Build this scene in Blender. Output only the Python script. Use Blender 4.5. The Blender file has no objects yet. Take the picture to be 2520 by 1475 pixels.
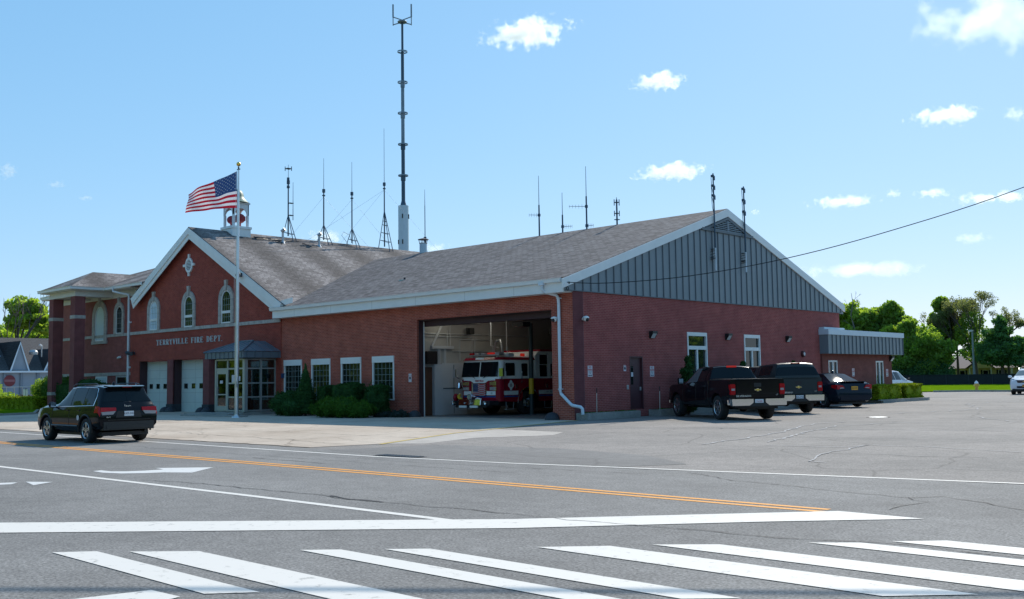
import bpy, bmesh, math, random
import numpy as np
from mathutils import Vector, Matrix
random.seed(7); rng = np.random.default_rng(7)
C = bpy.context.scene.collection
scn = bpy.context.scene
R = math.radians
PI = math.pi

# ------------------------------------------------------------------ camera
cam_d = bpy.data.cameras.new('camera'); cam = bpy.data.objects.new('camera', cam_d); C.objects.link(cam)
cam_d.sensor_width = 36.0; cam_d.lens = 2489.2/2520*36; cam_d.clip_start = 0.1; cam_d.clip_end = 30000
def cam_matrix(roll, pitch, yaw, pos):
    f = Vector((-math.sin(yaw)*math.cos(pitch), math.cos(yaw)*math.cos(pitch), math.sin(pitch)))
    r = Vector((math.cos(yaw), math.sin(yaw), 0)); u = r.cross(f)
    c, s = math.cos(roll), math.sin(roll)
    r2, u2 = c*r+s*u, -s*r+c*u
    m = Matrix((r2, u2, -f)).transposed().to_4x4(); m.translation = Vector(pos)
    return m
cam.matrix_world = cam_matrix(R(-0.853), R(4.556), R(43.151), (24.735, -29.77, 1.552))
scn.camera = cam

# ------------------------------------------------------------------ sky, sun, exposure
SUNV = Vector((-0.286, 1.175, 1.0)).normalized()
EL = math.asin(SUNV.z); AZ = math.atan2(SUNV.x, SUNV.y)
w = bpy.data.worlds.new('World'); scn.world = w; w.use_nodes = True
nt = w.node_tree; nt.nodes.clear()
sky = nt.nodes.new('ShaderNodeTexSky'); sky.sky_type = 'NISHITA'; sky.sun_disc = False
sky.sun_elevation = EL; sky.sun_rotation = AZ
sky.air_density = 1.0; sky.dust_density = 0.25; sky.ozone_density = 2.5; sky.altitude = 0
EXPO = 0.55
def vmul(src, v):
    n = nt.nodes.new('ShaderNodeVectorMath'); n.operation = 'MULTIPLY'; n.inputs[1].default_value = v; nt.links.new(src, n.inputs[0]); return n.outputs[0]
# the raw sky is far brighter towards the sun than film shows it: compress each channel a little
sp = nt.nodes.new('ShaderNodeSeparateColor'); cb = nt.nodes.new('ShaderNodeCombineColor'); nt.links.new(vmul(sky.outputs[0], (.14, .14, .14)), sp.inputs[0])
k = 2**-EXPO/.14
for i, (g, f) in enumerate(((.70, .655), (.46, .80), (.36, 1.0))):
    pw = nt.nodes.new('ShaderNodeMath'); pw.operation = 'POWER'; pw.inputs[1].default_value = g; nt.links.new(sp.outputs[i], pw.inputs[0])
    ml = nt.nodes.new('ShaderNodeMath'); ml.operation = 'MULTIPLY'; ml.inputs[1].default_value = f*k; nt.links.new(pw.outputs[0], ml.inputs[0]); nt.links.new(ml.outputs[0], cb.inputs[i])
bg = nt.nodes.new('ShaderNodeBackground'); bg.inputs['Strength'].default_value = 0.14
out = nt.nodes.new('ShaderNodeOutputWorld')
nt.links.new(cb.outputs[0], bg.inputs[0]); nt.links.new(bg.outputs[0], out.inputs[0])
sl = bpy.data.lights.new('sun', 'SUN'); sl.energy = 3.5; sl.angle = R(0.55); sl.color = (1.0, 0.93, 0.82)
so = bpy.data.objects.new('sun', sl); C.objects.link(so); so.rotation_euler = (-SUNV).to_track_quat('-Z', 'Y').to_euler()
so.location = (0, 0, 60)
vs = scn.view_settings; vs.view_transform = 'Standard'; vs.look = 'None'; vs.gamma = 1; vs.use_curve_mapping = False; vs.exposure = EXPO
scn.cycles.max_bounces = 8; scn.cycles.transparent_max_bounces = 12; scn.cycles.volume_bounces = 6

# ------------------------------------------------------------------ materials
MATS = {}
def nodes_of(name):
    m = bpy.data.materials.new(name); m.use_nodes = True
    n = m.node_tree.nodes; l = m.node_tree.links
    return m, n, l, n['Principled BSDF']
def c4(c): return (c[0], c[1], c[2], 1)
def mat(name, col, rough=0.6, metal=0.0, var=0.0, vscale=3.0, bump=0.0, bscale=40.0, spec=0.5, emit=None, estr=0, coat=0, uv=False, stretch=None):
    if name in MATS: return MATS[name]
    m, n, l, b = nodes_of(name)
    b.inputs['Base Color'].default_value = c4(col); b.inputs['Roughness'].default_value = rough
    b.inputs['Metallic'].default_value = metal; b.inputs['Specular IOR Level'].default_value = spec
    b.inputs['Coat Weight'].default_value = coat
    if emit: b.inputs['Emission Color'].default_value = c4(emit); b.inputs['Emission Strength'].default_value = estr
    if var or bump:
        tc = n.new('ShaderNodeTexCoord'); src = tc.outputs['UV' if uv else 'Object']
        if stretch:
            mp = n.new('ShaderNodeMapping'); mp.inputs['Scale'].default_value = stretch; l.new(src, mp.inputs[0]); src = mp.outputs[0]
    if var:
        t = n.new('ShaderNodeTexNoise'); t.inputs['Scale'].default_value = vscale; t.inputs['Detail'].default_value = 6; t.inputs['Roughness'].default_value = .65
        l.new(src, t.inputs['Vector'])
        mx = n.new('ShaderNodeMix'); mx.data_type = 'RGBA'
        mx.inputs[6].default_value = c4([max(0, x*(1-var)) for x in col]); mx.inputs[7].default_value = c4([min(1, x*(1+var)) for x in col])
        mr = n.new('ShaderNodeMapRange'); mr.inputs[1].default_value = .3; mr.inputs[2].default_value = .7
        l.new(t.outputs['Fac'], mr.inputs[0]); l.new(mr.outputs[0], mx.inputs[0]); l.new(mx.outputs[2], b.inputs['Base Color'])
    if bump:
        t2 = n.new('ShaderNodeTexNoise'); t2.inputs['Scale'].default_value = bscale; t2.inputs['Detail'].default_value = 4
        l.new(src, t2.inputs['Vector'])
        bp = n.new('ShaderNodeBump'); bp.inputs['Strength'].default_value = bump; bp.inputs['Distance'].default_value = .02
        l.new(t2.outputs['Fac'], bp.inputs['Height']); l.new(bp.outputs[0], b.inputs['Normal'])
    MATS[name] = m
    return m
def brick(name, c1, c2, mortar, bw=.2133, rh=.0677, ms=.006, rough=.85, patch=.25, pscale=.35, pcol=None):
    m, n, l, b = nodes_of(name); MATS[name] = m
    tc = n.new('ShaderNodeTexCoord')
    t = n.new('ShaderNodeTexBrick'); l.new(tc.outputs['UV'], t.inputs['Vector'])
    t.inputs['Scale'].default_value = 1; t.inputs['Brick Width'].default_value = bw; t.inputs['Row Height'].default_value = rh
    t.inputs['Mortar Size'].default_value = ms; t.inputs['Mortar Smooth'].default_value = .2; t.inputs['Bias'].default_value = -.1
    t.inputs['Color1'].default_value = c4(c1); t.inputs['Color2'].default_value = c4(c2); t.inputs['Mortar'].default_value = c4(mortar)
    no = n.new('ShaderNodeTexNoise'); no.inputs['Scale'].default_value = pscale; no.inputs['Detail'].default_value = 5
    l.new(tc.outputs['UV'], no.inputs['Vector'])
    mr = n.new('ShaderNodeMapRange'); mr.inputs[1].default_value = .35; mr.inputs[2].default_value = .7; mr.inputs[3].default_value = 0; mr.inputs[4].default_value = patch
    l.new(no.outputs['Fac'], mr.inputs[0])
    mx = n.new('ShaderNodeMix'); mx.data_type = 'RGBA'; mx.inputs[7].default_value = c4(pcol or [x*.55 for x in c1])
    l.new(mr.outputs[0], mx.inputs[0]); l.new(t.outputs['Color'], mx.inputs[6])
    w2 = n.new('ShaderNodeTexNoise'); w2.inputs['Scale'].default_value = 1.7; w2.inputs['Detail'].default_value = 9; w2.inputs['Roughness'].default_value = .7; l.new(tc.outputs['UV'], w2.inputs['Vector'])
    wr = n.new('ShaderNodeMapRange'); wr.inputs[1].default_value = .3; wr.inputs[2].default_value = .7; wr.inputs[3].default_value = .78; wr.inputs[4].default_value = 1.2; l.new(w2.outputs['Fac'], wr.inputs[0])
    wm = n.new('ShaderNodeMix'); wm.data_type = 'RGBA'; wm.blend_type = 'MULTIPLY'; wm.inputs[0].default_value = 1; l.new(mx.outputs[2], wm.inputs[6]); l.new(wr.outputs[0], wm.inputs[7]); l.new(wm.outputs[2], b.inputs['Base Color'])
    bp = n.new('ShaderNodeBump'); bp.inputs['Strength'].default_value = .5; bp.inputs['Distance'].default_value = .008; bp.invert = True
    l.new(t.outputs['Fac'], bp.inputs['Height']); l.new(bp.outputs[0], b.inputs['Normal'])
    b.inputs['Roughness'].default_value = rough; b.inputs['Specular IOR Level'].default_value = .25
    return m
def shingle(name, c1, c2, streak, sfreq=.22, samt=.5):
    m, n, l, b = nodes_of(name); MATS[name] = m
    tc = n.new('ShaderNodeTexCoord')
    t = n.new('ShaderNodeTexBrick'); l.new(tc.outputs['UV'], t.inputs['Vector'])
    t.inputs['Scale'].default_value = 1; t.inputs['Brick Width'].default_value = .36; t.inputs['Row Height'].default_value = .21
    t.inputs['Mortar Size'].default_value = .022; t.inputs['Mortar Smooth'].default_value = .4; t.offset = .37; t.inputs['Bias'].default_value = -.2
    t.inputs['Color1'].default_value = c4(c1); t.inputs['Color2'].default_value = c4(c2); t.inputs['Mortar'].default_value = c4([x*.45 for x in c1])
    mp = n.new('ShaderNodeMapping'); mp.inputs['Scale'].default_value = (sfreq, sfreq*.22, 1); mp.inputs['Rotation'].default_value = (0, 0, R(8)); l.new(tc.outputs['UV'], mp.inputs[0])
    no = n.new('ShaderNodeTexNoise'); no.inputs['Scale'].default_value = 1; no.inputs['Detail'].default_value = 3; l.new(mp.outputs[0], no.inputs['Vector'])
    mr = n.new('ShaderNodeMapRange'); mr.inputs[1].default_value = .40; mr.inputs[2].default_value = .62; mr.inputs[3].default_value = 0; mr.inputs[4].default_value = samt
    if samt > .6:      # broad run-off streaks going down the slope
        wv = n.new('ShaderNodeTexWave'); wv.inputs['Scale'].default_value = .085; wv.inputs['Distortion'].default_value = 4.2; wv.inputs['Detail'].default_value = 3; wv.inputs['Detail Scale'].default_value = .35
        m_ = n.new('ShaderNodeMapping'); m_.inputs['Scale'].default_value = (1, .18, 1); m_.inputs['Rotation'].default_value = (0, 0, R(6)); l.new(tc.outputs['UV'], m_.inputs[0]); l.new(m_.outputs[0], wv.inputs['Vector'])
        mr.inputs[1].default_value = .1; mr.inputs[2].default_value = .95; l.new(wv.outputs['Fac'], mr.inputs[0])
    else: l.new(no.outputs['Fac'], mr.inputs[0])
    mx = n.new('ShaderNodeMix'); mx.data_type = 'RGBA'; mx.inputs[7].default_value = c4(streak)
    l.new(mr.outputs[0], mx.inputs[0]); l.new(t.outputs['Color'], mx.inputs[6])
    # fine granule mottling
    n2 = n.new('ShaderNodeTexNoise'); n2.inputs['Scale'].default_value = 7.5; n2.inputs['Detail'].default_value = 8; n2.inputs['Roughness'].default_value = .75
    l.new(tc.outputs['UV'], n2.inputs['Vector'])
    m2 = n.new('ShaderNodeMix'); m2.data_type = 'RGBA'; m2.blend_type = 'MULTIPLY'; m2.inputs[0].default_value = .7
    r2 = n.new('ShaderNodeMapRange'); r2.inputs[1].default_value = .3; r2.inputs[2].default_value = .7; r2.inputs[3].default_value = .5; r2.inputs[4].default_value = 1.4
    l.new(n2.outputs['Fac'], r2.inputs[0]); l.new(mx.outputs[2], m2.inputs[6]); l.new(r2.outputs[0], m2.inputs[7])
    l.new(m2.outputs[2], b.inputs['Base Color']); b.inputs['Roughness'].default_value = .9; b.inputs['Specular IOR Level'].default_value = .2
    bp = n.new('ShaderNodeBump'); bp.inputs['Strength'].default_value = .8; bp.inputs['Distance'].default_value = .02; bp.invert = True
    l.new(t.outputs['Fac'], bp.inputs['Height']); l.new(bp.outputs[0], b.inputs['Normal'])
    return m
def paving(name, col, var, grain=.25, crack=.0, big=.12, rough=.9, gscale=55, tint=None, spec=.3):
    """ground surface: broad stains, aggregate grain, hairline cracks"""
    m, n, l, b = nodes_of(name); MATS[name] = m
    tc = n.new('ShaderNodeTexCoord'); P = tc.outputs['Object']
    n1 = n.new('ShaderNodeTexNoise'); n1.inputs['Scale'].default_value = big; n1.inputs['Detail'].default_value = 7; n1.inputs['Roughness'].default_value = .62; l.new(P, n1.inputs['Vector'])
    mr = n.new('ShaderNodeMapRange'); mr.inputs[1].default_value = .32; mr.inputs[2].default_value = .68; l.new(n1.outputs['Fac'], mr.inputs[0])
    mx = n.new('ShaderNodeMix'); mx.data_type = 'RGBA'; mx.inputs[6].default_value = c4([x*(1-var) for x in col]); mx.inputs[7].default_value = c4([x*(1+var) for x in (tint or col)])
    l.new(mr.outputs[0], mx.inputs[0]); last = mx.outputs[2]
    n2 = n.new('ShaderNodeTexNoise'); n2.inputs['Scale'].default_value = gscale; n2.inputs['Detail'].default_value = 5; n2.inputs['Roughness'].default_value = .7; l.new(P, n2.inputs['Vector'])
    r2 = n.new('ShaderNodeMapRange'); r2.inputs[1].default_value = .3; r2.inputs[2].default_value = .7; r2.inputs[3].default_value = 1-grain; r2.inputs[4].default_value = 1+grain; l.new(n2.outputs['Fac'], r2.inputs[0])
    m2 = n.new('ShaderNodeMix'); m2.data_type = 'RGBA'; m2.blend_type = 'MULTIPLY'; m2.inputs[0].default_value = 1
    l.new(last, m2.inputs[6]); l.new(r2.outputs[0], m2.inputs[7]); last = m2.outputs[2]
    n3 = n.new('ShaderNodeTexNoise'); n3.inputs['Scale'].default_value = gscale*.09; n3.inputs['Detail'].default_value = 6; n3.inputs['Roughness'].default_value = .7; l.new(P, n3.inputs['Vector'])
    r3 = n.new('ShaderNodeMapRange'); r3.inputs[1].default_value = .3; r3.inputs[2].default_value = .7; r3.inputs[3].default_value = .86; r3.inputs[4].default_value = 1.14; l.new(n3.outputs['Fac'], r3.inputs[0])
    m3 = n.new('ShaderNodeMix'); m3.data_type = 'RGBA'; m3.blend_type = 'MULTIPLY'; m3.inputs[0].default_value = 1
    l.new(last, m3.inputs[6]); l.new(r3.outputs[0], m3.inputs[7]); last = m3.outputs[2]
    if crack:
        no = n.new('ShaderNodeTexNoise'); no.inputs['Scale'].default_value = .8; no.inputs['Detail'].default_value = 5; l.new(P, no.inputs['Vector'])
        ad = n.new('ShaderNodeMix'); ad.data_type = 'VECTOR'; ad.inputs[0].default_value = .35; l.new(P, ad.inputs[4]); l.new(no.outputs['Color'], ad.inputs[5])
        vo = n.new('ShaderNodeTexVoronoi'); vo.feature = 'DISTANCE_TO_EDGE'; vo.inputs['Scale'].default_value = .33; l.new(ad.outputs[1], vo.inputs['Vector'])
        rc = n.new('ShaderNodeMapRange'); rc.inputs[1].default_value = .0; rc.inputs[2].default_value = .009; rc.inputs[3].default_value = 1-crack; rc.inputs[4].default_value = 1; l.new(vo.outputs['Distance'], rc.inputs[0])
        m4 = n.new('ShaderNodeMix'); m4.data_type = 'RGBA'; m4.blend_type = 'MULTIPLY'; m4.inputs[0].default_value = 1
        l.new(last, m4.inputs[6]); l.new(rc.outputs[0], m4.inputs[7]); last = m4.outputs[2]
    l.new(last, b.inputs['Base Color']); b.inputs['Roughness'].default_value = rough; b.inputs['Specular IOR Level'].default_value = spec
    bp = n.new('ShaderNodeBump'); bp.inputs['Strength'].default_value = .6; bp.inputs['Distance'].default_value = .01
    l.new(n2.outputs['Fac'], bp.inputs['Height']); l.new(bp.outputs[0], b.inputs['Normal'])
    return m
def worn_paint(name, col, wear=.5):
    """road paint: chips and scuffs showing as darker specks"""
    m, n, l, b = nodes_of(name); MATS[name] = m
    tc = n.new('ShaderNodeTexCoord')
    t = n.new('ShaderNodeTexNoise'); t.inputs['Scale'].default_value = 7; t.inputs['Detail'].default_value = 10; t.inputs['Roughness'].default_value = .72; l.new(tc.outputs['Object'], t.inputs['Vector'])
    mr = n.new('ShaderNodeMapRange'); mr.inputs[1].default_value = .30; mr.inputs[2].default_value = .43; mr.inputs[3].default_value = 1-wear; mr.inputs[4].default_value = 1; l.new(t.outputs['Fac'], mr.inputs[0])
    mx = n.new('ShaderNodeMix'); mx.data_type = 'RGBA'; mx.blend_type = 'MULTIPLY'; mx.inputs[0].default_value = 1; mx.inputs[6].default_value = c4(col)
    l.new(mr.outputs[0], mx.inputs[7]); l.new(mx.outputs[2], b.inputs['Base Color']); b.inputs['Roughness'].default_value = .75
    return m
def leaf(name, c_dark, c_light, scale=.6, trans=.45, tcol=None):
    m, n, l, b = nodes_of(name); MATS[name] = m
    tc = n.new('ShaderNodeTexCoord'); t = n.new('ShaderNodeTexNoise'); t.inputs['Scale'].default_value = scale; t.inputs['Detail'].default_value = 8; t.inputs['Roughness'].default_value = .75
    l.new(tc.outputs['Object'], t.inputs['Vector'])
    mr = n.new('ShaderNodeMapRange'); mr.inputs[1].default_value = .35; mr.inputs[2].default_value = .65; l.new(t.outputs['Fac'], mr.inputs[0])
    mx = n.new('ShaderNodeMix'); mx.data_type = 'RGBA'; mx.inputs[6].default_value = c4(c_dark); mx.inputs[7].default_value = c4(c_light); l.new(mr.outputs[0], mx.inputs[0])
    l.new(mx.outputs[2], b.inputs['Base Color']); b.inputs['Roughness'].default_value = .7; b.inputs['Specular IOR Level'].default_value = .08
    tr = n.new('ShaderNodeBsdfTranslucent'); mt = n.new('ShaderNodeMix'); mt.data_type = 'RGBA'; mt.blend_type = 'MULTIPLY'; mt.inputs[0].default_value = 1
    mt.inputs[7].default_value = c4(tcol or (1.9, 1.8, .6)); l.new(mx.outputs[2], mt.inputs[6]); l.new(mt.outputs[2], tr.inputs['Color'])
    ms = n.new('ShaderNodeMixShader'); ms.inputs[0].default_value = trans; l.new(b.outputs[0], ms.inputs[1]); l.new(tr.outputs[0], ms.inputs[2])
    l.new(ms.outputs[0], n['Material Output'].inputs[0])
    return m
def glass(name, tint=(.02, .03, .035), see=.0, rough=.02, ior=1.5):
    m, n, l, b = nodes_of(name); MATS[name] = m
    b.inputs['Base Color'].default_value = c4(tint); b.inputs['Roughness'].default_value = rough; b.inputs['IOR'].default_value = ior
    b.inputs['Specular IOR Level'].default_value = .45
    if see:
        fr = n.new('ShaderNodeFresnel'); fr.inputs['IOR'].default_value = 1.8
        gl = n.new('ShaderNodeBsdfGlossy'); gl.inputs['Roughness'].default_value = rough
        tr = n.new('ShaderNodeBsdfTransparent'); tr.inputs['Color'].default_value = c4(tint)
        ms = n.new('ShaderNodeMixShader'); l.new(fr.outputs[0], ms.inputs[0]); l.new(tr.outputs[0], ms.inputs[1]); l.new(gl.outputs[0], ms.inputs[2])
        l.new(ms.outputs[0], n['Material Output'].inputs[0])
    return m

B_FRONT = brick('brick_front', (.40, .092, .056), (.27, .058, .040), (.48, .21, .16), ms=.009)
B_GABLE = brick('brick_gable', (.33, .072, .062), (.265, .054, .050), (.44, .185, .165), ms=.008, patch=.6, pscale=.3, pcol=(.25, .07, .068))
B_HALL = brick('brick_hall', (.34, .062, .042), (.24, .042, .032), (.40, .14, .105), ms=.007, patch=.4)
B_WING = brick('brick_wing', (.29, .076, .066), (.21, .054, .05), (.38, .16, .14), ms=.009)
B_COL = brick('brick_column', (.18, .042, .044), (.13, .03, .034), (.36, .16, .15), ms=.010)
SHG_E = shingle('shingle_bay', (.185, .175, .18), (.045, .042, .046), (.08, .075, .08), .6, .3)
SHG_H = shingle('shingle_hall', (.30, .27, .26), (.12, .105, .10), (.065, .057, .055), .30, .72)
SHG_D = shingle('shingle_dark', (.055, .055, .06), (.035, .035, .04), (.03, .03, .033), .4, .3)
SHG_G = shingle('shingle_grey', (.12, .115, .115), (.09, .085, .085), (.07, .065, .065), .4, .4)
ASPH_ROAD = paving('asphalt_road', (.195, .187, .178), .16, .62, .0, .30, gscale=36)
ASPH_LOT = paving('asphalt_lot', (.222, .207, .192), .2, .5, .35, .22, gscale=30, tint=(.225, .202, .185))
ASPH_PATCH = paving('asphalt_patch', (.185, .176, .168), .15, .4, .2, .3, gscale=50)
CONC = paving('concrete_apron', (.46, .37, .29), .16, .2, .25, .2, gscale=30, tint=(.47, .40, .33))
CONC_K = paving('concrete_kerb', (.30, .29, .27), .2, .25, .0, 1.2, gscale=30)
CONC_L = paving('concrete_light', (.42, .38, .34), .1, .2, .0, .6, gscale=30)
EARTH = paving('earth', (.10, .085, .06), .3, .3, .0, .8, gscale=20)
GRASSM = paving('grass_soil', (.085, .165, .004), .3, .5, .0, .8, gscale=14, tint=(.115, .20, .006), spec=.0)
PAINT_W = worn_paint('road_white', (.66, .625, .575), .6)
PAINT_F = worn_paint('road_white_worn', (.60, .59, .57), .45)
PAINT_Y = worn_paint('road_yellow', (.74, .30, .03), .55)
PAINT_K = worn_paint('kerb_yellow', (.50, .36, .08), .6)
WHITE = mat('white_trim', (.74, .75, .74), .45, var=.05, vscale=1.5)
CREAM = mat('cream_trim', (.62, .60, .54), .5, var=.06, vscale=1.5)
STONE = mat('limestone', (.40, .37, .34), .85, var=.28, vscale=5, bump=.4, bscale=12)
SIDING = mat('siding_grey', (.19, .225, .25), .42, var=.07, vscale=.8, spec=.4)
SEAM = mat('siding_seam', (.10, .12, .14), .45)
METALROOF = mat('metal_roof_blue', (.12, .155, .185), .38, var=.08, vscale=1.2)
STEEL = mat('galvanised', (.42, .44, .46), .45, .7, var=.15, vscale=2)
DKSTEEL = mat('dark_steel', (.045, .06, .075), .5, .4)
MAST = mat('mast_steel', (.05, .085, .125), .5, .5, var=.2, vscale=1)
MASTG = mat('mast_steel_grey', (.17, .22, .27), .5, .5, var=.2, vscale=1)
ALU = mat('aluminium', (.62, .64, .66), .35, .8, var=.1, vscale=3)
BLACK = mat('black_plastic', (.012, .012, .014), .5)
RUBBER = mat('rubber', (.018, .018, .02), .8, var=.3, vscale=20)
GUARD = mat('guard_rubber', (.03, .035, .045), .7, var=.2, vscale=6)
CHROME = mat('chrome', (.75, .75, .76), .08, 1.0)
RIM = mat('alloy_rim', (.55, .56, .58), .25, .9)
GOLD = mat('gold', (.80, .50, .12), .25, 1.0)
BOWTIE = mat('gold_emblem', (.75, .48, .10), .35, .6)
COPPER = mat('green_dome', (.09, .19, .15), .5, var=.2, vscale=4)
SIREN = mat('siren_red', (.30, .03, .045), .55, var=.15, vscale=4)
DOORW = mat('garage_door_white', (.55, .60, .58), .5, var=.05, vscale=.8)
DOORR = mat('door_maroon', (.075, .022, .028), .5, var=.1, vscale=2)
JAMB = mat('jamb_dark', (.05, .018, .022), .6, var=.15, vscale=2)
INWALL = mat('inside_wall', (.40, .40, .39), .8, var=.08, vscale=.8)
INWALL2 = mat('inside_wall_blue', (.52, .55, .58), .7, var=.06, vscale=.8)
INFLOOR = mat('inside_floor', (.14, .145, .15), .5, var=.2, vscale=.8)
CEIL = mat('inside_ceiling', (.60, .56, .48), .8)
BROWND = mat('brown_door', (.12, .055, .03), .5)
LAMP = mat('tube_light', (.9, .88, .8), .5, emit=(1, .95, .78), estr=7)
GLASSW = glass('window_glass', (.012, .018, .016))
GLASSV = glass('vestibule_glass', (.55, .68, .69), see=1)
GLASSC = glass('car_glass', (.006, .010, .013), ior=1.33)
GLASST = glass('light_car_glass', (.10, .14, .15))
GLASSB = glass('painted_sky_window_glass', (.55, .66, .78), rough=.06)  # pale blue base colour stands in for sky reflected in these panes
TAIL = mat('tail_red', (.42, .004, .010), .2, spec=.3)
TAILW = mat('tail_clear', (.36, .33, .34), .15)
TAILON = mat('tail_lit', (.7, .02, .02), .2, emit=(1, .05, .03), estr=.12)
def paint(name, col, rough=.10): return mat(name, col, rough, 0, coat=0, spec=.22)
P_BLACK = paint('paint_black', (.007, .008, .011)); P_GREY = paint('paint_grey', (.032, .042, .045), .3); P_BLUE = paint('paint_blue', (.008, .016, .03))
P_WHITE = paint('paint_white', (.72, .74, .77)); P_RED = paint('paint_fire_red', (.28, .008, .024), .2); P_CREAM = paint('paint_off_white', (.84, .83, .80), .25)
P_BLUES = paint('stripe_blue', (.02, .07, .25)); P_MAROON = paint('paint_maroon_dark', (.011, .008, .011))
PLATEW = mat('plate_white', (.72, .72, .74), .4); PLATEY = mat('plate_orange', (.72, .33, .03), .4); INK = mat('ink_dark', (.03, .03, .05), .6)
INKR = mat('ink_red', (.50, .05, .06), .6); BADGE = mat('badge_silver', (.6, .62, .65), .25, .8); SIGNW = mat('sign_white', (.62, .58, .60), .5)
LETTER = mat('letter_metal', (.50, .54, .60), .4, .3)
F_RED = mat('flag_red', (.40, .008, .028), .7); F_WHITE = mat('flag_white', (.75, .74, .78), .7); F_BLUE = mat('flag_blue', (.018, .05, .16), .7)
for _m in (F_RED, F_WHITE, F_BLUE):     # thin cloth lets light through
    _n = _m.node_tree.nodes; _l = _m.node_tree.links; _b = _n['Principled BSDF']; _t = _n.new('ShaderNodeBsdfTranslucent'); _t.inputs[0].default_value = _b.inputs['Base Color'].default_value
    _x = _n.new('ShaderNodeMixShader'); _x.inputs[0].default_value = .28; _l.new(_b.outputs[0], _x.inputs[1]); _l.new(_t.outputs[0], _x.inputs[2]); _l.new(_x.outputs[0], _n['Material Output'].inputs[0])
BARK = mat('bark', (.085, .065, .05), .9, var=.3, vscale=6, bump=.6, bscale=14)
BARKG = mat('bark_grey', (.16, .14, .13), .9, var=.3, vscale=6)
HYD = mat('hydrant_yellow', (.55, .37, .06), .5, var=.12, vscale=8); HYDB = mat('hydrant_cap', (.75, .78, .85), .4)
HOUSEB = mat('house_blue', (.23, .29, .36), .7, var=.05, vscale=1); HOUSEY = mat('house_yellow', (.62, .52, .26), .7, var=.05, vscale=1)
SHRED = mat('sign_maroon', (.15, .02, .03), .5); FENCEM = mat('fence_mesh_black', (.008, .014, .016), .8, var=.4, vscale=2)
L_SHRUB = leaf('leaf_shrub', (.028, .075, .014), (.075, .17, .022), 3, .25)
L_YEW = leaf('leaf_yew', (.018, .060, .022), (.050, .125, .035), 4, .25)
L_HEDGE = leaf('leaf_hedge', (0.120, 0.180, 0.012), (0.324, 0.396, 0.024), 2.5, .2, (1.5, 1.4, .35))
L_TREE1 = leaf('leaf_tree_bright', (0.127, 0.196, 0.052), (0.287, 0.380, 0.086), .5, .55, (2.2,2.2,.6))
L_TREE2 = leaf('leaf_tree_mid', (0.101, 0.182, 0.057), (0.243, 0.338, 0.088), .5, .52, (2.2,2.2,.6))
L_TREE3 = leaf('leaf_tree_pale', (.12, .14, .075), (.22, .24, .12), .6, .5, (1.6,1.6,.8))
L_TREE4 = leaf('leaf_tree_dark', (0.047, 0.115, 0.061), (0.108, 0.216, 0.074), .5, .4, (1.8,1.9,.6))
L_GRASS = leaf('leaf_grass', (.055, .11, .005), (.085, .15, .008), .5, .0)

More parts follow.
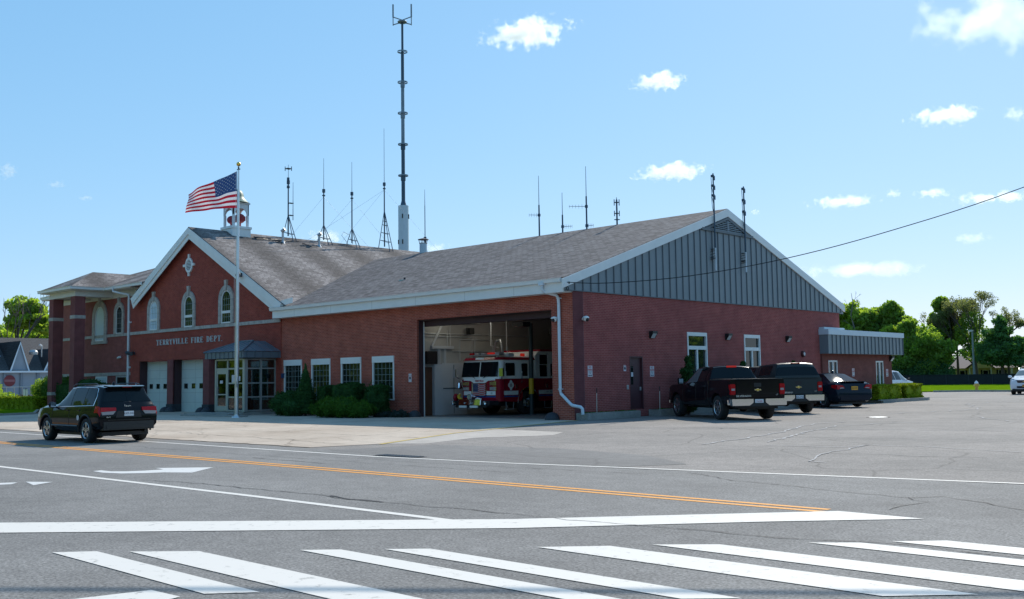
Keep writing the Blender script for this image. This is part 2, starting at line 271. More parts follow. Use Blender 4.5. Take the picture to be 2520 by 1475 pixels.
# ------------------------------------------------------------------ mesh helpers
ID = lambda p: p
def facade(y0):      # local (along, outwards, up) on a wall that faces -y
    return lambda p: (p[0], y0-p[1], p[2])
def gable(x0):       # on a wall that faces +x : along = y
    return lambda p: (x0+p[1], p[0], p[2])
class MB:
    def __init__(s, xf=None): s.v = []; s.f = []; s.m = []; s.xf = xf or ID
    def add(s, vs, fs, mi=0):
        o = len(s.v); s.v += [tuple(s.xf(p)) for p in vs]; s.f += [tuple(i+o for i in f) for f in fs]; s.m += [mi]*len(fs); return s
    def box(s, x0, x1, y0, y1, z0, z1, mi=0):
        return s.add([(x0,y0,z0),(x1,y0,z0),(x1,y1,z0),(x0,y1,z0),(x0,y0,z1),(x1,y0,z1),(x1,y1,z1),(x0,y1,z1)],
                     [(0,3,2,1),(4,5,6,7),(0,1,5,4),(1,2,6,5),(2,3,7,6),(3,0,4,7)], mi)
    def quad(s, a, b, c, d, mi=0): return s.add([a,b,c,d], [(0,1,2,3)], mi)
    def poly(s, pts, mi=0): return s.add(pts, [tuple(range(len(pts)))], mi)
    def prism(s, pts, d, mi=0):     # planar polygon pushed by vector d
        n = len(pts); q = [tuple(p[i]+d[i] for i in range(3)) for p in pts]
        return s.add(list(pts)+q, [tuple(range(n))[::-1], tuple(range(n, 2*n))]+[(i,(i+1)%n,(i+1)%n+n,i+n) for i in range(n)], mi)
    def cyl(s, p0, p1, r0, r1=None, n=12, mi=0, caps=True):
        r1 = r0 if r1 is None else r1; a, b = Vector(p0), Vector(p1); d = (b-a).normalized()
        u = d.cross(Vector((0,0,1)) if abs(d.z) < .9 else Vector((1,0,0))).normalized(); w_ = d.cross(u)
        vs = []
        for p, r in ((a, r0), (b, r1)):
            vs += [tuple(p+u*(r*math.cos(2*PI*k/n))+w_*(r*math.sin(2*PI*k/n))) for k in range(n)]
        fs = [(k,(k+1)%n,(k+1)%n+n,k+n) for k in range(n)]
        if caps: fs += [tuple(range(n))[::-1], tuple(range(n, 2*n))]
        return s.add(vs, fs, mi)
    def tube(s, pts, r, n=8, mi=0):
        P = [Vector(p) for p in pts]; rr = r if isinstance(r, (list, tuple)) else [r]*len(P); vs = []; u0 = None
        for i, p in enumerate(P):
            d = (P[min(i+1, len(P)-1)]-P[max(i-1, 0)]).normalized()
            u = d.cross(Vector((0,0,1)) if abs(d.z) < .95 else Vector((1,0,0))).normalized()
            if u0 is not None and abs(d.z) > .8: u = (u0-d*u0.dot(d)).normalized()
            if u0 is not None and u.dot(u0) < 0: u = -u
            u0 = u; w_ = d.cross(u)
            vs += [tuple(p+u*(rr[i]*math.cos(2*PI*k/n))+w_*(rr[i]*math.sin(2*PI*k/n))) for k in range(n)]
        fs = [(i*n+k, i*n+(k+1)%n, (i+1)*n+(k+1)%n, (i+1)*n+k) for i in range(len(P)-1) for k in range(n)]
        fs += [tuple(range(n))[::-1], tuple(range((len(P)-1)*n, len(P)*n))]
        return s.add(vs, fs, mi)
    def lathe(s, prof, c=(0,0,0), axis='z', n=20, mi=0, a0=0, a1=2*PI):
        full = abs(a1-a0-2*PI) < 1e-6; k = n if full else n+1; vs = []
        for r, h in prof:
            for i in range(k):
                a = a0+(a1-a0)*i/n; x, y = r*math.cos(a), r*math.sin(a)
                p = (x, y, h) if axis == 'z' else (x, h, y) if axis == 'y' else (h, x, y)
                vs.append((c[0]+p[0], c[1]+p[1], c[2]+p[2]))
        fs = [(j*k+i, j*k+(i+1)%k, (j+1)*k+(i+1)%k, (j+1)*k+i) for j in range(len(prof)-1) for i in range(n)]
        return s.add(vs, fs, mi)
    def ball(s, c, r, n=14, mi=0, sc=(1,1,1)):
        m = n//2; vs = []; fs = []
        for j in range(m+1):
            t = PI*j/m
            for i in range(n):
                a = 2*PI*i/n; vs.append((c[0]+r*sc[0]*math.sin(t)*math.cos(a), c[1]+r*sc[1]*math.sin(t)*math.sin(a), c[2]+r*sc[2]*math.cos(t)))
        fs = [(j*n+i, j*n+(i+1)%n, (j+1)*n+(i+1)%n, (j+1)*n+i) for j in range(m) for i in range(n)]
        return s.add(vs, fs, mi)
    def merge(s, o):
        k = len(s.v); s.v += o.v; s.f += [tuple(i+k for i in f) for f in o.f]; s.m += o.m; return s
def uv_of(me):
    uvl = me.uv_layers.new(name='UVMap'); vs = me.vertices; d = uvl.data
    for p in me.polygons:
        n = p.normal
        if abs(n.z) > .98: u = Vector((1,0,0)); v = Vector((0,1,0))
        else:
            u = Vector((-n.y, n.x, 0)).normalized(); v = n.cross(u)
            if v.z < 0: v = -v
        for li in p.loop_indices:
            co = vs[me.loops[li].vertex_index].co; d[li].uv = (co.dot(u), co.dot(v))
def mesh(name, mb, mats, smooth=False, ang=35, bevel=0):
    me = bpy.data.meshes.new(name); me.from_pydata(mb.v, [], mb.f); me.polygons.foreach_set('material_index', mb.m)
    bm = bmesh.new(); bm.from_mesh(me)
    if bevel:
        bmesh.ops.remove_doubles(bm, verts=bm.verts, dist=1e-5)
        bmesh.ops.recalc_face_normals(bm, faces=bm.faces)
        es = [e for e in bm.edges if len(e.link_faces) == 2 and e.calc_face_angle(0) > .5]
        bmesh.ops.bevel(bm, geom=es, offset=bevel, segments=2, affect='EDGES', clamp_overlap=True)
    bmesh.ops.recalc_face_normals(bm, faces=bm.faces); bm.to_mesh(me); bm.free()
    for m in (mats if isinstance(mats, (list, tuple)) else [mats]): me.materials.append(m)
    uv_of(me)
    if smooth: me.shade_smooth(); me.set_sharp_from_angle(angle=R(ang))
    return me
def obj(name, me, parent=None, label=None):
    o = bpy.data.objects.new(name, me); C.objects.link(o); o.parent = parent
    if label: o['label'] = label
    return o
def part(name, mb, mats, parent, smooth=False, label=None, bevel=0, ang=35): return obj(name, mesh(name, mb, mats, smooth, ang, bevel), parent, label)
def tag(o, label, cat, group=None):
    o['label'] = label; o['category'] = cat
    if group: o['group'] = group
    return o
def thing(name, label, cat, loc=(0,0,0), rz=0, group=None, scale=1):
    o = bpy.data.objects.new(name, None); C.objects.link(o); o.location = loc; o.rotation_euler = (0,0,rz); o.scale = (scale,)*3
    o.empty_display_size = .3
    return tag(o, label, cat, group)
def top(name, mb, mats, label, cat, group=None, smooth=False, loc=(0,0,0), rz=0, bevel=0):
    o = obj(name, mesh(name, mb, mats, smooth, 35, bevel)); o.location = loc; o.rotation_euler = (0,0,rz); return tag(o, label, cat, group)
def struct(name, mb, mats, parent=None, smooth=False):
    o = obj(name, mesh(name, mb, mats, smooth), parent)
    if parent is None: o['kind'] = 'structure'
    return o
def copy_tree(o, parent=None):
    c = o.copy(); C.objects.link(c); c.parent = parent
    for ch in list(o.children): copy_tree(ch, c)
    return c
def text_mb(txt, size, fn, sx=1.0, depth=.004, align='CENTER', bold=0.0):
    """flat lettering as mesh; fn maps (x, y-up, depth) to the object's space"""
    cu = bpy.data.curves.new('t', 'FONT'); cu.body = txt; cu.size = size; cu.align_x = align; cu.align_y = 'CENTER'; cu.extrude = depth; cu.resolution_u = 2; cu.offset = bold
    o = bpy.data.objects.new('t', cu); C.objects.link(o); dg = bpy.context.evaluated_depsgraph_get(); dg.update()
    me = bpy.data.meshes.new_from_object(o.evaluated_get(dg)); mb = MB()
    mb.add([fn(v.co.x*sx, v.co.y, v.co.z) for v in me.vertices], [tuple(p.vertices) for p in me.polygons])
    bpy.data.objects.remove(o); bpy.data.curves.remove(cu); bpy.data.meshes.remove(me)
    return mb
def clumped(blobs, k=15, f=.46, seed=3):
    """break each ellipsoid of a crown into uneven clumps of foliage"""
    q = np.random.default_rng(seed+len(blobs)); res = []
    for b in blobs:
        v = q.normal(size=(k, 3)); v /= np.linalg.norm(v, axis=1)[:, None]; rr = .45+.5*q.random(k)
        for d, r in zip(v, rr):
            s = f*(.65+.7*q.random()); res.append((b[0]+d[0]*r*b[3], b[1]+d[1]*r*b[4], b[2]+d[2]*r*b[5], b[3]*s*1.15, b[4]*s*1.15, b[5]*s*.8))
    return res
def leaves(name, blobs, n, size, m, parent=None, flat=.0, core=0, shell=.5, jitter=.35, aspect=1.7):
    """many leaf-sized faces spread through ellipsoid clumps (cx,cy,cz,rx,ry,rz) or boxes ('b',x0,x1,y0,y1,z0,z1)"""
    pts = []; wts = np.array([(b[3]*b[4]*b[5])**.67 if b[0] != 'b' else ((b[2]-b[1])*(b[4]-b[3])*(b[6]-b[5]))**.67 for b in blobs]); wts = wts/wts.sum()
    for b, k in zip(blobs, rng.multinomial(n, wts)):
        if b[0] == 'b':
            lo = np.array([b[1], b[3], b[5]]); hi = np.array([b[2], b[4], b[6]]); p = rng.random((k, 3)); d = rng.integers(0, 3, k); sd = rng.random(k) < .5
            sh = rng.random(k) < .85
            for a in range(3):
                q = sh & (d == a); p[q, a] = np.where(sd[q], rng.random(q.sum())*.06, 1-rng.random(q.sum())*.06)
            p = lo+p*(hi-lo)
            p += (np.sin(p[:, [1, 2, 0]]*4.1+1.3)+np.sin(p[:, [2, 0, 1]]*7.3))*np.minimum((hi-lo)*.03, .05)
        else:
            v = rng.normal(size=(k, 3)); v /= np.linalg.norm(v, axis=1)[:, None]
            r = rng.random(k)**(1/3.0); r = np.where(rng.random(k) < shell, .8+.25*rng.random(k), r)
            lump = 1+.16*np.sin(v[:, 0]*5+b[0])*np.sin(v[:, 1]*6+b[1])+.12*np.sin(v[:, 2]*9+b[2]*3)*np.cos(v[:, 0]*8)
            p = np.array(b[:3])+v*(r*lump)[:, None]*np.array(b[3:6])
        pts.append(p)
    p = np.concatenate(pts); k = len(p)
    u = rng.normal(size=(k, 3)); u[:, 2] *= (1-flat); u /= np.linalg.norm(u, axis=1)[:, None]
    t = rng.normal(size=(k, 3)); w_ = np.cross(u, t); w_ /= np.linalg.norm(w_, axis=1)[:, None]
    s = size*(1+jitter*rng.normal(size=k)).clip(.4, 2)
    a = u*(s*aspect*.5)[:, None]; c = w_*(s*.5)[:, None]
    co = np.stack([p-a, p+c*1.0, p+a, p-c*1.0], 1).reshape(-1, 3)
    me = bpy.data.meshes.new(name); me.vertices.add(4*k); me.vertices.foreach_set('co', co.ravel()); me.loops.add(4*k); me.loops.foreach_set('vertex_index', np.arange(4*k, dtype=np.int32))
    me.polygons.add(k); me.polygons.foreach_set('loop_start', np.arange(0, 4*k, 4, dtype=np.int32)); me.polygons.foreach_set('loop_total', np.full(k, 4, dtype=np.int32))
    me.update(calc_edges=True); me.materials.append(m)
    if core:
        mb = MB()
        for b in blobs:
            if b[0] == 'b':
                cx, cy, cz = (b[1]+b[2])/2, (b[3]+b[4])/2, (b[5]+b[6])/2; e = [(b[2]-b[1])*core/2, (b[4]-b[3])*core/2, (b[6]-b[5])*core/2]
                mb.box(cx-e[0], cx+e[0], cy-e[1], cy+e[1], cz-e[2], cz+e[2])
            else: mb.ball(b[:3], 1, 10, 0, [q*core for q in b[3:6]])
        bm = bmesh.new(); bm.from_mesh(me); m2 = bpy.data.meshes.new('c'); m2.from_pydata(mb.v, [], mb.f); bm.from_mesh(m2); bm.to_mesh(me); bm.free(); bpy.data.meshes.remove(m2)
    return obj(name, me, parent)

# ------------------------------------------------------------------ ground, road, apron, lawn
def sheet(name, pts, z, m, parent=None, d=.0):
    mb = MB(); mb.poly([(x, y, z) for x, y in pts]); return struct(name, mb, m, parent)
mb = MB()
mb.quad((-2500,-2500,-.03),(2500,-2500,-.03),(2500,3000,-.03),(-2500,3000,-.03)); struct('ground', mb, GRASSM)
lot = sheet('parking_lot', [(-70,-16.0),(70,-16.0),(70,110),(-8,110),(-9,58),(-60,58),(-60,1)], -.008, ASPH_LOT)
road = sheet('road', [(-220,-15.3),(5.2,-15.35),(9,-15.9),(14,-15.55),(18,-14.75),(26,-14.0),(70,-9),(70,-80),(-220,-80)], -.004, ASPH_ROAD)
apron = sheet('concrete_apron', [(-60,-15.05),(4.2,-15.13),(4.66,-13.4),(2.6,-8.84),(1.65,-5.17),(1.1,-3.5),(.12,-.02),(.0,.38),(-36,.6),(-36,-2.5),(-60,-8.0)], 0.0, CONC)
sheet('lot_patch', [(4.66,-13.2),(2.75,-8.9),(2.0,-6.4),(5.2,-6.8),(6.0,-8.2),(4.9,-10.2),(5.6,-12.6)], -.004, CONC_L)
sheet('lot_patch', [(5.3,-15.4),(6.2,-12.8),(9.6,-12.2),(12.6,-12.9),(14.4,-14.2),(13.6,-15.55),(9,-15.86)], -.004, ASPH_PATCH)
lawn = sheet('lawn', [(-120,-2.0),(-48,-1.6),(-43.5,-1.6),(-42.8,-2.9),(-35.6,-5.9),(-35.0,-8.0),(-60,-8.6),(-120,-9.2)], .06, GRASSM)
mb = MB()
def kerb_run(mb, pts, wd, z0, z1):
    for (x0,y0),(x1,y1) in zip(pts, pts[1:]):
        d = Vector((x1-x0,y1-y0)).normalized(); n = Vector((-d.y,d.x))*wd
        mb.prism([(x0,y0,z0),(x1,y1,z0),(x1+n.x,y1+n.y,z0),(x0+n.x,y0+n.y,z0)], (0,0,z1-z0))
kerb_run(mb, [(-120,-9.35),(-60,-8.75),(-35.2,-8.15),(-34.85,-8.0)], .18, -.02, .13)
kerb_run(mb, [(-34.85,-8.0),(-35.45,-5.85),(-42.7,-2.75)], .16, -.02, .115)
struct('kerb', mb, CONC_K)
sheet('driveway', [(-140,-1.5),(-49,-1.2),(-49,30),(-140,30)], -.012, CONC_L)
# apron joints and cracks
def crack(mb, pts, wd, z, mi=0, jit=.12, seg=.35):
    P = []
    for (x0,y0),(x1,y1) in zip(pts, pts[1:]):
        L = math.hypot(x1-x0,y1-y0); k = max(1,int(L/seg))
        for i in range(k):
            t = i/k; P.append((x0+(x1-x0)*t+random.uniform(-jit,jit)*(0<i or len(P)>0), y0+(y1-y0)*t+random.uniform(-jit,jit)))
    P.append(pts[-1])
    for a, b in zip(P, P[1:]):
        d = Vector((b[0]-a[0], b[1]-a[1])); 
        if d.length < 1e-4: continue
        n = Vector((-d.y, d.x)).normalized(); w0 = wd*random.uniform(.4,1.2)/2; w1 = wd*random.uniform(.4,1.2)/2
        mb.quad((a[0]-n.x*w0,a[1]-n.y*w0,z),(b[0]-n.x*w1,b[1]-n.y*w1,z),(b[0]+n.x*w1,b[1]+n.y*w1,z),(a[0]+n.x*w0,a[1]+n.y*w0,z), mi)
TAR = mat('crack_dark', (.035,.034,.036), .8); SEAL = mat('crack_sealant', (.36,.345,.34), .9, var=.2, vscale=3); DIRT = mat('crack_dirt', (.20,.165,.13), .9); SEALD = mat('crack_filler', (.15,.145,.14), .9)
mb = MB()
for y in (-3.4,-6.9,-11.0): crack(mb, [(-34,y+.05),(2.6+ (y+8.8)*.3 if y>-9 else 3.5,y)], .035, .004, 0, .015, .5)
for x in (-30,-25.5,-21,-16.5,-12,-7.5,-3,1.2): crack(mb, [(x,-.8),(x-.15,-14.9)], .03, .004, 0, .015, .5)
crack(mb, [(-8.6,-12.4),(-4,-13.2),(1.3,-13.5),(4,-13.9)], .035, .004); crack(mb, [(1.3,-13.5),(2.0,-14.2),(3.2,-15)], .03, .004)
crack(mb, [(-14.6,-6.4),(-12.8,-8.8),(-11.6,-11.0),(-9.4,-12.3),(-5.7,-14.9)], .03, .004)
crack(mb, [(-30,-15.05),(4.2,-15.13)], .07, .004, 0, .05)
struct('apron_joints', mb, [DIRT], apron)
mb = MB()
crack(mb, [(11.7,-9.4),(11.0,-4.9),(9.2,1),(9.6,2.5)], .09, .002, 0, .10); crack(mb, [(12.6,-8.1),(11.2,-3),(10.5,0),(11.3,2.7),(13,4)], .08, .002, 0, .10)
crack(mb, [(13.1,-9),(14.7,-8.8),(15,-7.9),(16,-7.7),(18.3,-8.4),(22,-7.5)], .05, .002, 0, .08)
crack(mb, [(16.3,-12.6),(15.9,-12.5),(15.6,-11.6),(15.3,-10.5),(15,-7.9)], .05, .002, 0, .08)
crack(mb, [(8,10),(9.5,16),(6,24),(7,31)], .10, .002, 0, .25); crack(mb, [(2,24),(7,22),(13,24),(18,22)], .10, .002, 0, .25); crack(mb, [(12,8),(14,5),(18,6),(23,3)], .06, .002, 0, .15)
crack(mb, [(2,35),(6,33.5),(12,34.5)], .12, .002, 0, .2); crack(mb, [(11,12),(13.5,15),(12,20),(16,27)], .09, .002, 0, .25); crack(mb, [(17,-2),(19.5,-1),(21,2),(25,4)], .06, .002, 0, .12)
struct('sealed_cracks', mb, [SEAL], lot)
mb = MB()
crack(mb, [(5,-4),(7.5,-2.6),(10.2,-3.4),(13,-1)], .04, .002); crack(mb, [(6.6,5.4),(9,7),(13,6),(19,8)], .05, .002); crack(mb, [(15.3,-10.5),(19,-10),(22,-11.5)], .035, .002)
crack(mb, [(3,-6),(9,-6.6),(15,-5.2)], .035, .002); crack(mb, [(4,13),(9,13.5),(15,12)], .06, .002)
struct('lot_cracks', mb, [SEALD], lot)
mb = MB()
crack(mb, [(15.35,-15.6),(16.65,-16.3),(17.9,-16.6),(18.7,-16.8),(19.5,-16.95),(19.84,-16.6),(21,-17.3),(24,-17.6)], 0.021, .002, 0, .05, .2)
crack(mb, [(18.25,-20.95),(18.95,-20.87),(19.8,-20.8),(20.7,-20.5),(21.9,-20.5),(23,-20.4)], 0.021, .0035, 0, .04, .2); crack(mb, [(16.5,-21.05),(17.4,-21.1),(18.25,-20.95)], 0.018, .0035, 0, .03, .2)
crack(mb, [(19.5,-16.95),(19.84,-17.25),(19.8,-18.2)], 0.018, .002, 0, .05, .2)
crack(mb, [(8.7,-21.66),(9.9,-21.4),(11.3,-21.36),(13.25,-21.25),(13.7,-21.35),(15,-21.2),(16.5,-21.06)], 0.024, .002, 0, .05, .2)
crack(mb, [(13.2,-21.2),(13.6,-21.3),(14.4,-21.25)], 0.060, .0025, 0, .04, .15)
crack(mb, [(5.9,-17.83),(7.3,-17.83),(8.6,-17.9)], 0.027, .002, 0, .04, .2); crack(mb, [(-6,-17.2),(2,-17.4),(9,-17.3),(13,-17.2)], 0.018, .002, 0, .05); crack(mb, [(5,-16.7),(10,-16.7),(15,-16.2)], 0.018, .002, 0, .05)
struct('road_cracks', mb, [TAR], road)
# markings
def strip(name, pts, z, m, parent=road):
    mb = MB(); n = len(pts)//2
    for i in range(n-1): mb.quad((*pts[i],z),(*pts[i+1],z),(*pts[2*n-2-i],z),(*pts[2*n-1-i],z))
    return struct(name, mb, m, parent)
def line(name, pts, wd, z, m):
    a = [(x, y-wd/2) for x, y in pts]; b = [(x, y+wd/2) for x, y in pts][::-1]
    return strip(name, a+b, z, m)
line('centre_line', [(-200,-18.52),(7,-18.48),(19.25,-18.58)], .11, .0, PAINT_Y); line('centre_line', [(-200,-18.76),(7,-18.72),(19.4,-18.80)], .11, .0, PAINT_Y)
line('edge_line', [(-200,-16.06),(-2,-16.06),(8,-16.16),(11.6,-15.82),(16.5,-15.02),(20.1,-14.42),(30,-13.0)], .12, .0, PAINT_W)
line('lane_line', [(-200,-22.1),(3.7,-22.0),(12.4,-21.88),(16.5,-21.9)], .13, .0, PAINT_W)
strip('stop_line', [(12.9,-25.75),(17.32,-21.93),(19.22,-19.87),(20.4,-18.72),(19.4,-18.66),(18.87,-19.23),(16.85,-21.42),(12.2,-25.3)], .002, PAINT_W)
for a, b, L in (((14.94,-25.7),(15.22,-25.4),3.1),((15.49,-25.21),(16.0,-24.78),3.6),((16.70,-24.15),(16.99,-23.89),3.6),((17.30,-23.62),(17.62,-23.34),3.6),((18.34,-22.66),(18.83,-22.19),3.6),((19.10,-21.89),(19.58,-21.50),3.6),((20.17,-20.91),(20.55,-20.62),3.6),((20.74,-20.38),(21.11,-20.03),3.6)):
    # stripes run along the road; both ends are cut parallel to the crossing
    mb = MB(); mb.quad((a[0],a[1],.002),(a[0]+L*.92,a[1]-.06,.002),(b[0]+L*.92,b[1]-.06,.002),(b[0],b[1],.002)); struct('crosswalk_stripe', mb, PAINT_W, road)
strip('stop_line_end', [(17.2,-26.5),(17.9,-26.5),(17.75,-25.93),(17.35,-25.95)], .003, PAINT_W)
def arrow(pts):
    mb = MB(); mb.poly([(x,y,.0) for x,y in pts]); struct('turn_arrow', mb, PAINT_F, road)
P1 = [(6.25,-21.38),(6.75,-21.42),(7.2,-21.3),(7.5,-21.02),(7.65,-20.75),(8.15,-20.45),(7.45,-19.62),(6.62,-20.35),(7.05,-20.42),(7.0,-20.75),(6.85,-21.02),(6.6,-21.2),(6.2,-21.2)]
arrow(P1); arrow([(7.3,-22.98),(7.75,-22.72),(8.02,-23.14)]); arrow([(7.1,-23.4),(7.3,-23.1),(7.55,-23.3),(7.3,-23.75)])
mb = MB()
for i in range(len(((0,)))): pass
mb.quad((2.62,-8.9,.003),(2.74,-8.9,.003),(1.2,-3.55,.003),(1.06,-3.55,.003)); mb.quad((4.70,-13.4,.003),(4.86,-13.4,.003),(2.74,-8.9,.003),(2.62,-8.9,.003)); mb.quad((1.06,-3.55,.003),(1.2,-3.55,.003),(.24,-.02,.003),(.12,-.02,.003))
struct('apron_edge_line', mb, PAINT_K, lot)
mb = MB(); mb.cyl((8.95,6.6,-.01),(8.95,6.6,.0),.42,.42,28); mb.cyl((8.95,6.6,.0),(8.95,6.6,.004),.33,.33,28,1); top('manhole_cover', mb, [TAR, ALU], 'round metal manhole cover set in the asphalt lot', 'manhole cover')
mb = MB(); mb.box(7.7,9.0,-16.0,-15.62,-.02,.002)
for i in range(13): mb.box(7.75+i*.095,7.80+i*.095,-15.97,-15.65,.002,.012,1)
top('drain_grate', mb, [TAR, DKSTEEL], 'long iron drain grate at the edge of the road beside the white edge line', 'drain')
# far ground: lawn beyond the lot, kerb, planter kerbs along the gable wall
sheet('far_lawn', [(-60,58.5),(-9,58.5),(-6.2,64.0),(60,57.5),(60,110),(-60,113)], .05, GRASSM)
mb = MB(); kerb_run(mb, [(-8.2,57.6),(-6.2,59.4),(0,58.3),(60,55.6)], .2, -.02, .14); struct('far_kerb', mb, CONC_K)
# ------------------------------------------------------------------ fire station shell
FS = thing('fire_station', 'red brick fire station with white trim, grey roofs and an open engine bay', 'fire station')
def wall_grid(mb, a0, a1, z0, z1, holes, t, mi=0, rev=None):
    """wall in (along, out, up): outer face at out=0, inner at out=-t, with rectangular holes (a0,a1,z0,z1)"""
    A = sorted({a0, a1, *[h[0] for h in holes], *[h[1] for h in holes]}); Zs = sorted({z0, z1, *[h[2] for h in holes], *[h[3] for h in holes]})
    def solid(i, j):
        if i < 0 or j < 0 or i >= len(A)-1 or j >= len(Zs)-1: return False
        ca, cz = (A[i]+A[i+1])/2, (Zs[j]+Zs[j+1])/2
        return not any(h[0] < ca < h[1] and h[2] < cz < h[3] for h in holes)
    rev = mi if rev is None else rev
    for i in range(len(A)-1):
        for j in range(len(Zs)-1):
            if not solid(i, j): continue
            a, b, c, d = A[i], A[i+1], Zs[j], Zs[j+1]
            mb.quad((a,0,c),(b,0,c),(b,0,d),(a,0,d),mi); mb.quad((b,-t,c),(a,-t,c),(a,-t,d),(b,-t,d),rev)
            if not solid(i-1,j): mb.quad((a,-t,c),(a,0,c),(a,0,d),(a,-t,d),rev if i else mi)
            if not solid(i+1,j): mb.quad((b,0,c),(b,-t,c),(b,-t,d),(b,0,d),rev if i < len(A)-2 else mi)
            if not solid(i,j-1) and j: mb.quad((a,-t,c),(b,-t,c),(b,0,c),(a,0,c),rev)
            if not solid(i,j+1): mb.quad((a,0,d),(b,0,d),(b,-t,d),(a,-t,d),rev)
    return mb
MUNT = mat('muntin_grey', (.22,.27,.27), .5)
ZW1, ZW0 = 2.726, .725
wins = [(-19.16,-17.65),(-16.80,-15.30),(-14.42,-12.92),(-12.05,-10.55)]
GL = [(7.78,9.36,1.2,3.54),(12.59,14.07,1.2,3.54)]
mb = MB(facade(0)); wall_grid(mb, -19.43, -.004, 0, 5.0, [(-8.97,-1.08,0,4.27)]+[(a,b,ZW0,ZW1) for a,b in wins], .38, 0)
part('front_wall', mb, [B_FRONT], FS)
mb = MB(gable(0)); wall_grid(mb, .005, 22.74, 0, 4.97, [(3.55,4.45,.30,2.45)]+GL, .38, 0)
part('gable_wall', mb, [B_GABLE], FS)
mb = MB(); mb.box(-.002,.014,.0,.62,0,4.96); part('corner_pilaster', mb, [brick('brick_corner', (.17,.052,.056), (.165,.05,.054), (.19,.075,.078), patch=.5)], FS)
mb = MB(); mb.box(.002,.012,.615,.63,.0,4.95); part('wall_joint', mb, [mat('joint_pale', (.30,.2,.2), .8)], FS)
# inside of the engine bay
IN = part('bay_interior', MB().quad((-9.85,.38,.004),(-.38,.38,.004),(-.38,22,.004),(-9.85,22,.004)), [INFLOOR], FS)
part('inside_wall', MB().quad((-9.84,.38,0),(-9.84,22,0),(-9.84,22,5.3),(-9.84,.38,5.3)), [INWALL], IN)
part('inside_wall', MB().quad((-9.84,22,0),(-.38,22,0),(-.38,22,5.3),(-9.84,22,5.3)), [INWALL], IN)
part('inside_wall', MB().quad((-.385,.38,0),(-.385,22,0),(-.385,22,5.3),(-.385,.38,5.3)), [INWALL], IN)
part('inside_ceiling', MB().quad((-9.84,.38,4.98),(-.38,.38,4.98),(-.38,22,4.98),(-9.84,22,4.98)), [CEIL], IN)
mb = MB(); mb.box(-9.8,-.4,2.6,2.95,4.42,4.80); mb.box(-9.8,-.4,6.6,6.9,4.5,4.86); part('ceiling_beam', mb, [CEIL], IN)
mb = MB(); mb.box(-9.5,-.5,.42,.85,4.0,4.5); part('door_header', mb, [JAMB], IN)
for x, y in ((-8.0,4.4),(-8.6,1.9)):
    mb = MB(); mb.box(x-.7,x+.7,y-.06,y+.06,4.40,4.45); mb.box(x-.75,x+.75,y-.1,y+.1,4.45,4.49,1); part('ceiling_light', mb, [LAMP, CEIL], IN)
mb = MB(); mb.box(-9.84,-9.78,1.05,1.62,0,2.2); part('inside_door', mb, [BROWND], IN)
mb = MB(); mb.box(-9.84,-9.70,2.15,3.75,0,2.38); mb.box(-9.70,-9.68,2.22,3.68,1.2,1.24,1); mb.box(-9.70,-9.69,2.9,2.92,.05,2.3,1); part('wall_cabinet', mb, [INWALL2, DKSTEEL], IN)
mb = MB(); mb.box(-9.84,-9.62,1.62,2.15,0,2.34); part('inside_pier', mb, [INWALL2], IN)
mb = MB(); mb.box(-9.7,-9.55,1.12,1.74,2.34,2.92); part('wall_screen', mb, [BLACK], IN)
mb = MB(); mb.box(-9.84,-9.7,1.58,2.94,3.05,3.18)
for y in (2.0,2.08,2.38,2.45): mb.box(-9.82,-9.76,y,y+.05,2.35,3.06)
part('electrical_trunking', mb, [INWALL2], IN)
mb = MB()
mb.tube([(-9.75,1.6,3.16),(-9.75,2.35,4.35),(-9.75,2.4,4.4)], .055); mb.tube([(-9.78,2.78,3.15),(-9.78,2.78,4.1),(-9.78,2.9,4.2),(-9.6,4.6,4.3)], .02); mb.tube([(-9.78,2.6,3.15),(-9.78,2.6,3.9)], .02)
mb.tube([(-9.78,1.2,3.75),(-9.78,8.5,3.75)], .022); mb.tube([(-9.78,1.2,3.62),(-9.78,4.2,3.62),(-9.78,4.2,2.8),(-9.78,6.8,2.8)], .02); mb.tube([(-9.78,3.4,2.5),(-9.78,3.4,3.5),(-9.78,5.6,3.5),(-9.78,5.6,2.6)], .02); mb.tube([(-9.78,2.9,2.95),(-9.78,9,2.95)], .02)
mb.tube([(-8.9,4.6,4.4),(-8.9,4.6,3.2),(-8.7,4.9,3.1)], .03); mb.tube([(-9.2,6,4.5),(-9.2,6,3.0),(-8.8,6.2,2.9)], .035)
part('pipe', mb, [INWALL2], IN, True)
mb = MB(); mb.tube([(-8.55,4.5,2.7),(-8.55,4.5,3.15),(-8.4,4.45,3.4),(-8.1,4.4,3.42),(-7.95,4.35,3.2),(-7.9,4.35,2.75)], .06); part('exhaust_hose', mb, [STEEL], IN, True)
mb = MB(); mb.box(-9.75,-9.5,3.8,4.1,3.75,4.05); part('wall_speaker', mb, [BLACK], IN)
mb = MB(); mb.cyl((-5.97,4.18,0),(-5.97,4.18,4.1),.10); mb.cyl((-5.97,4.18,.92),(-5.97,4.18,1.62),.115,.115,16,1); mb.cyl((-5.97,4.18,0),(-5.97,4.18,.05),.2,.2,16,0); part('bay_post', mb, [mat('post_green', (.022,.035,.04), .5), mat('post_yellow', (.62,.36,.015), .5)], IN, True)
mb = MB(); mb.box(-6.6,-5.9,3.6,4.1,3.95,4.15); mb.box(-5.6,-1.2,5,8,3.6,3.95); part('door_opener', mb, [BLACK], IN)
# jamb linings of the bay
mb = MB(); mb.box(-8.97,-8.93,.10,.38,0,4.27); mb.box(-8.93,-8.90,.34,.38,0,4.2,1); mb.box(-8.97,-1.08,.10,.38,4.235,4.27); part('door_jamb', mb, [JAMB, WHITE], FS)
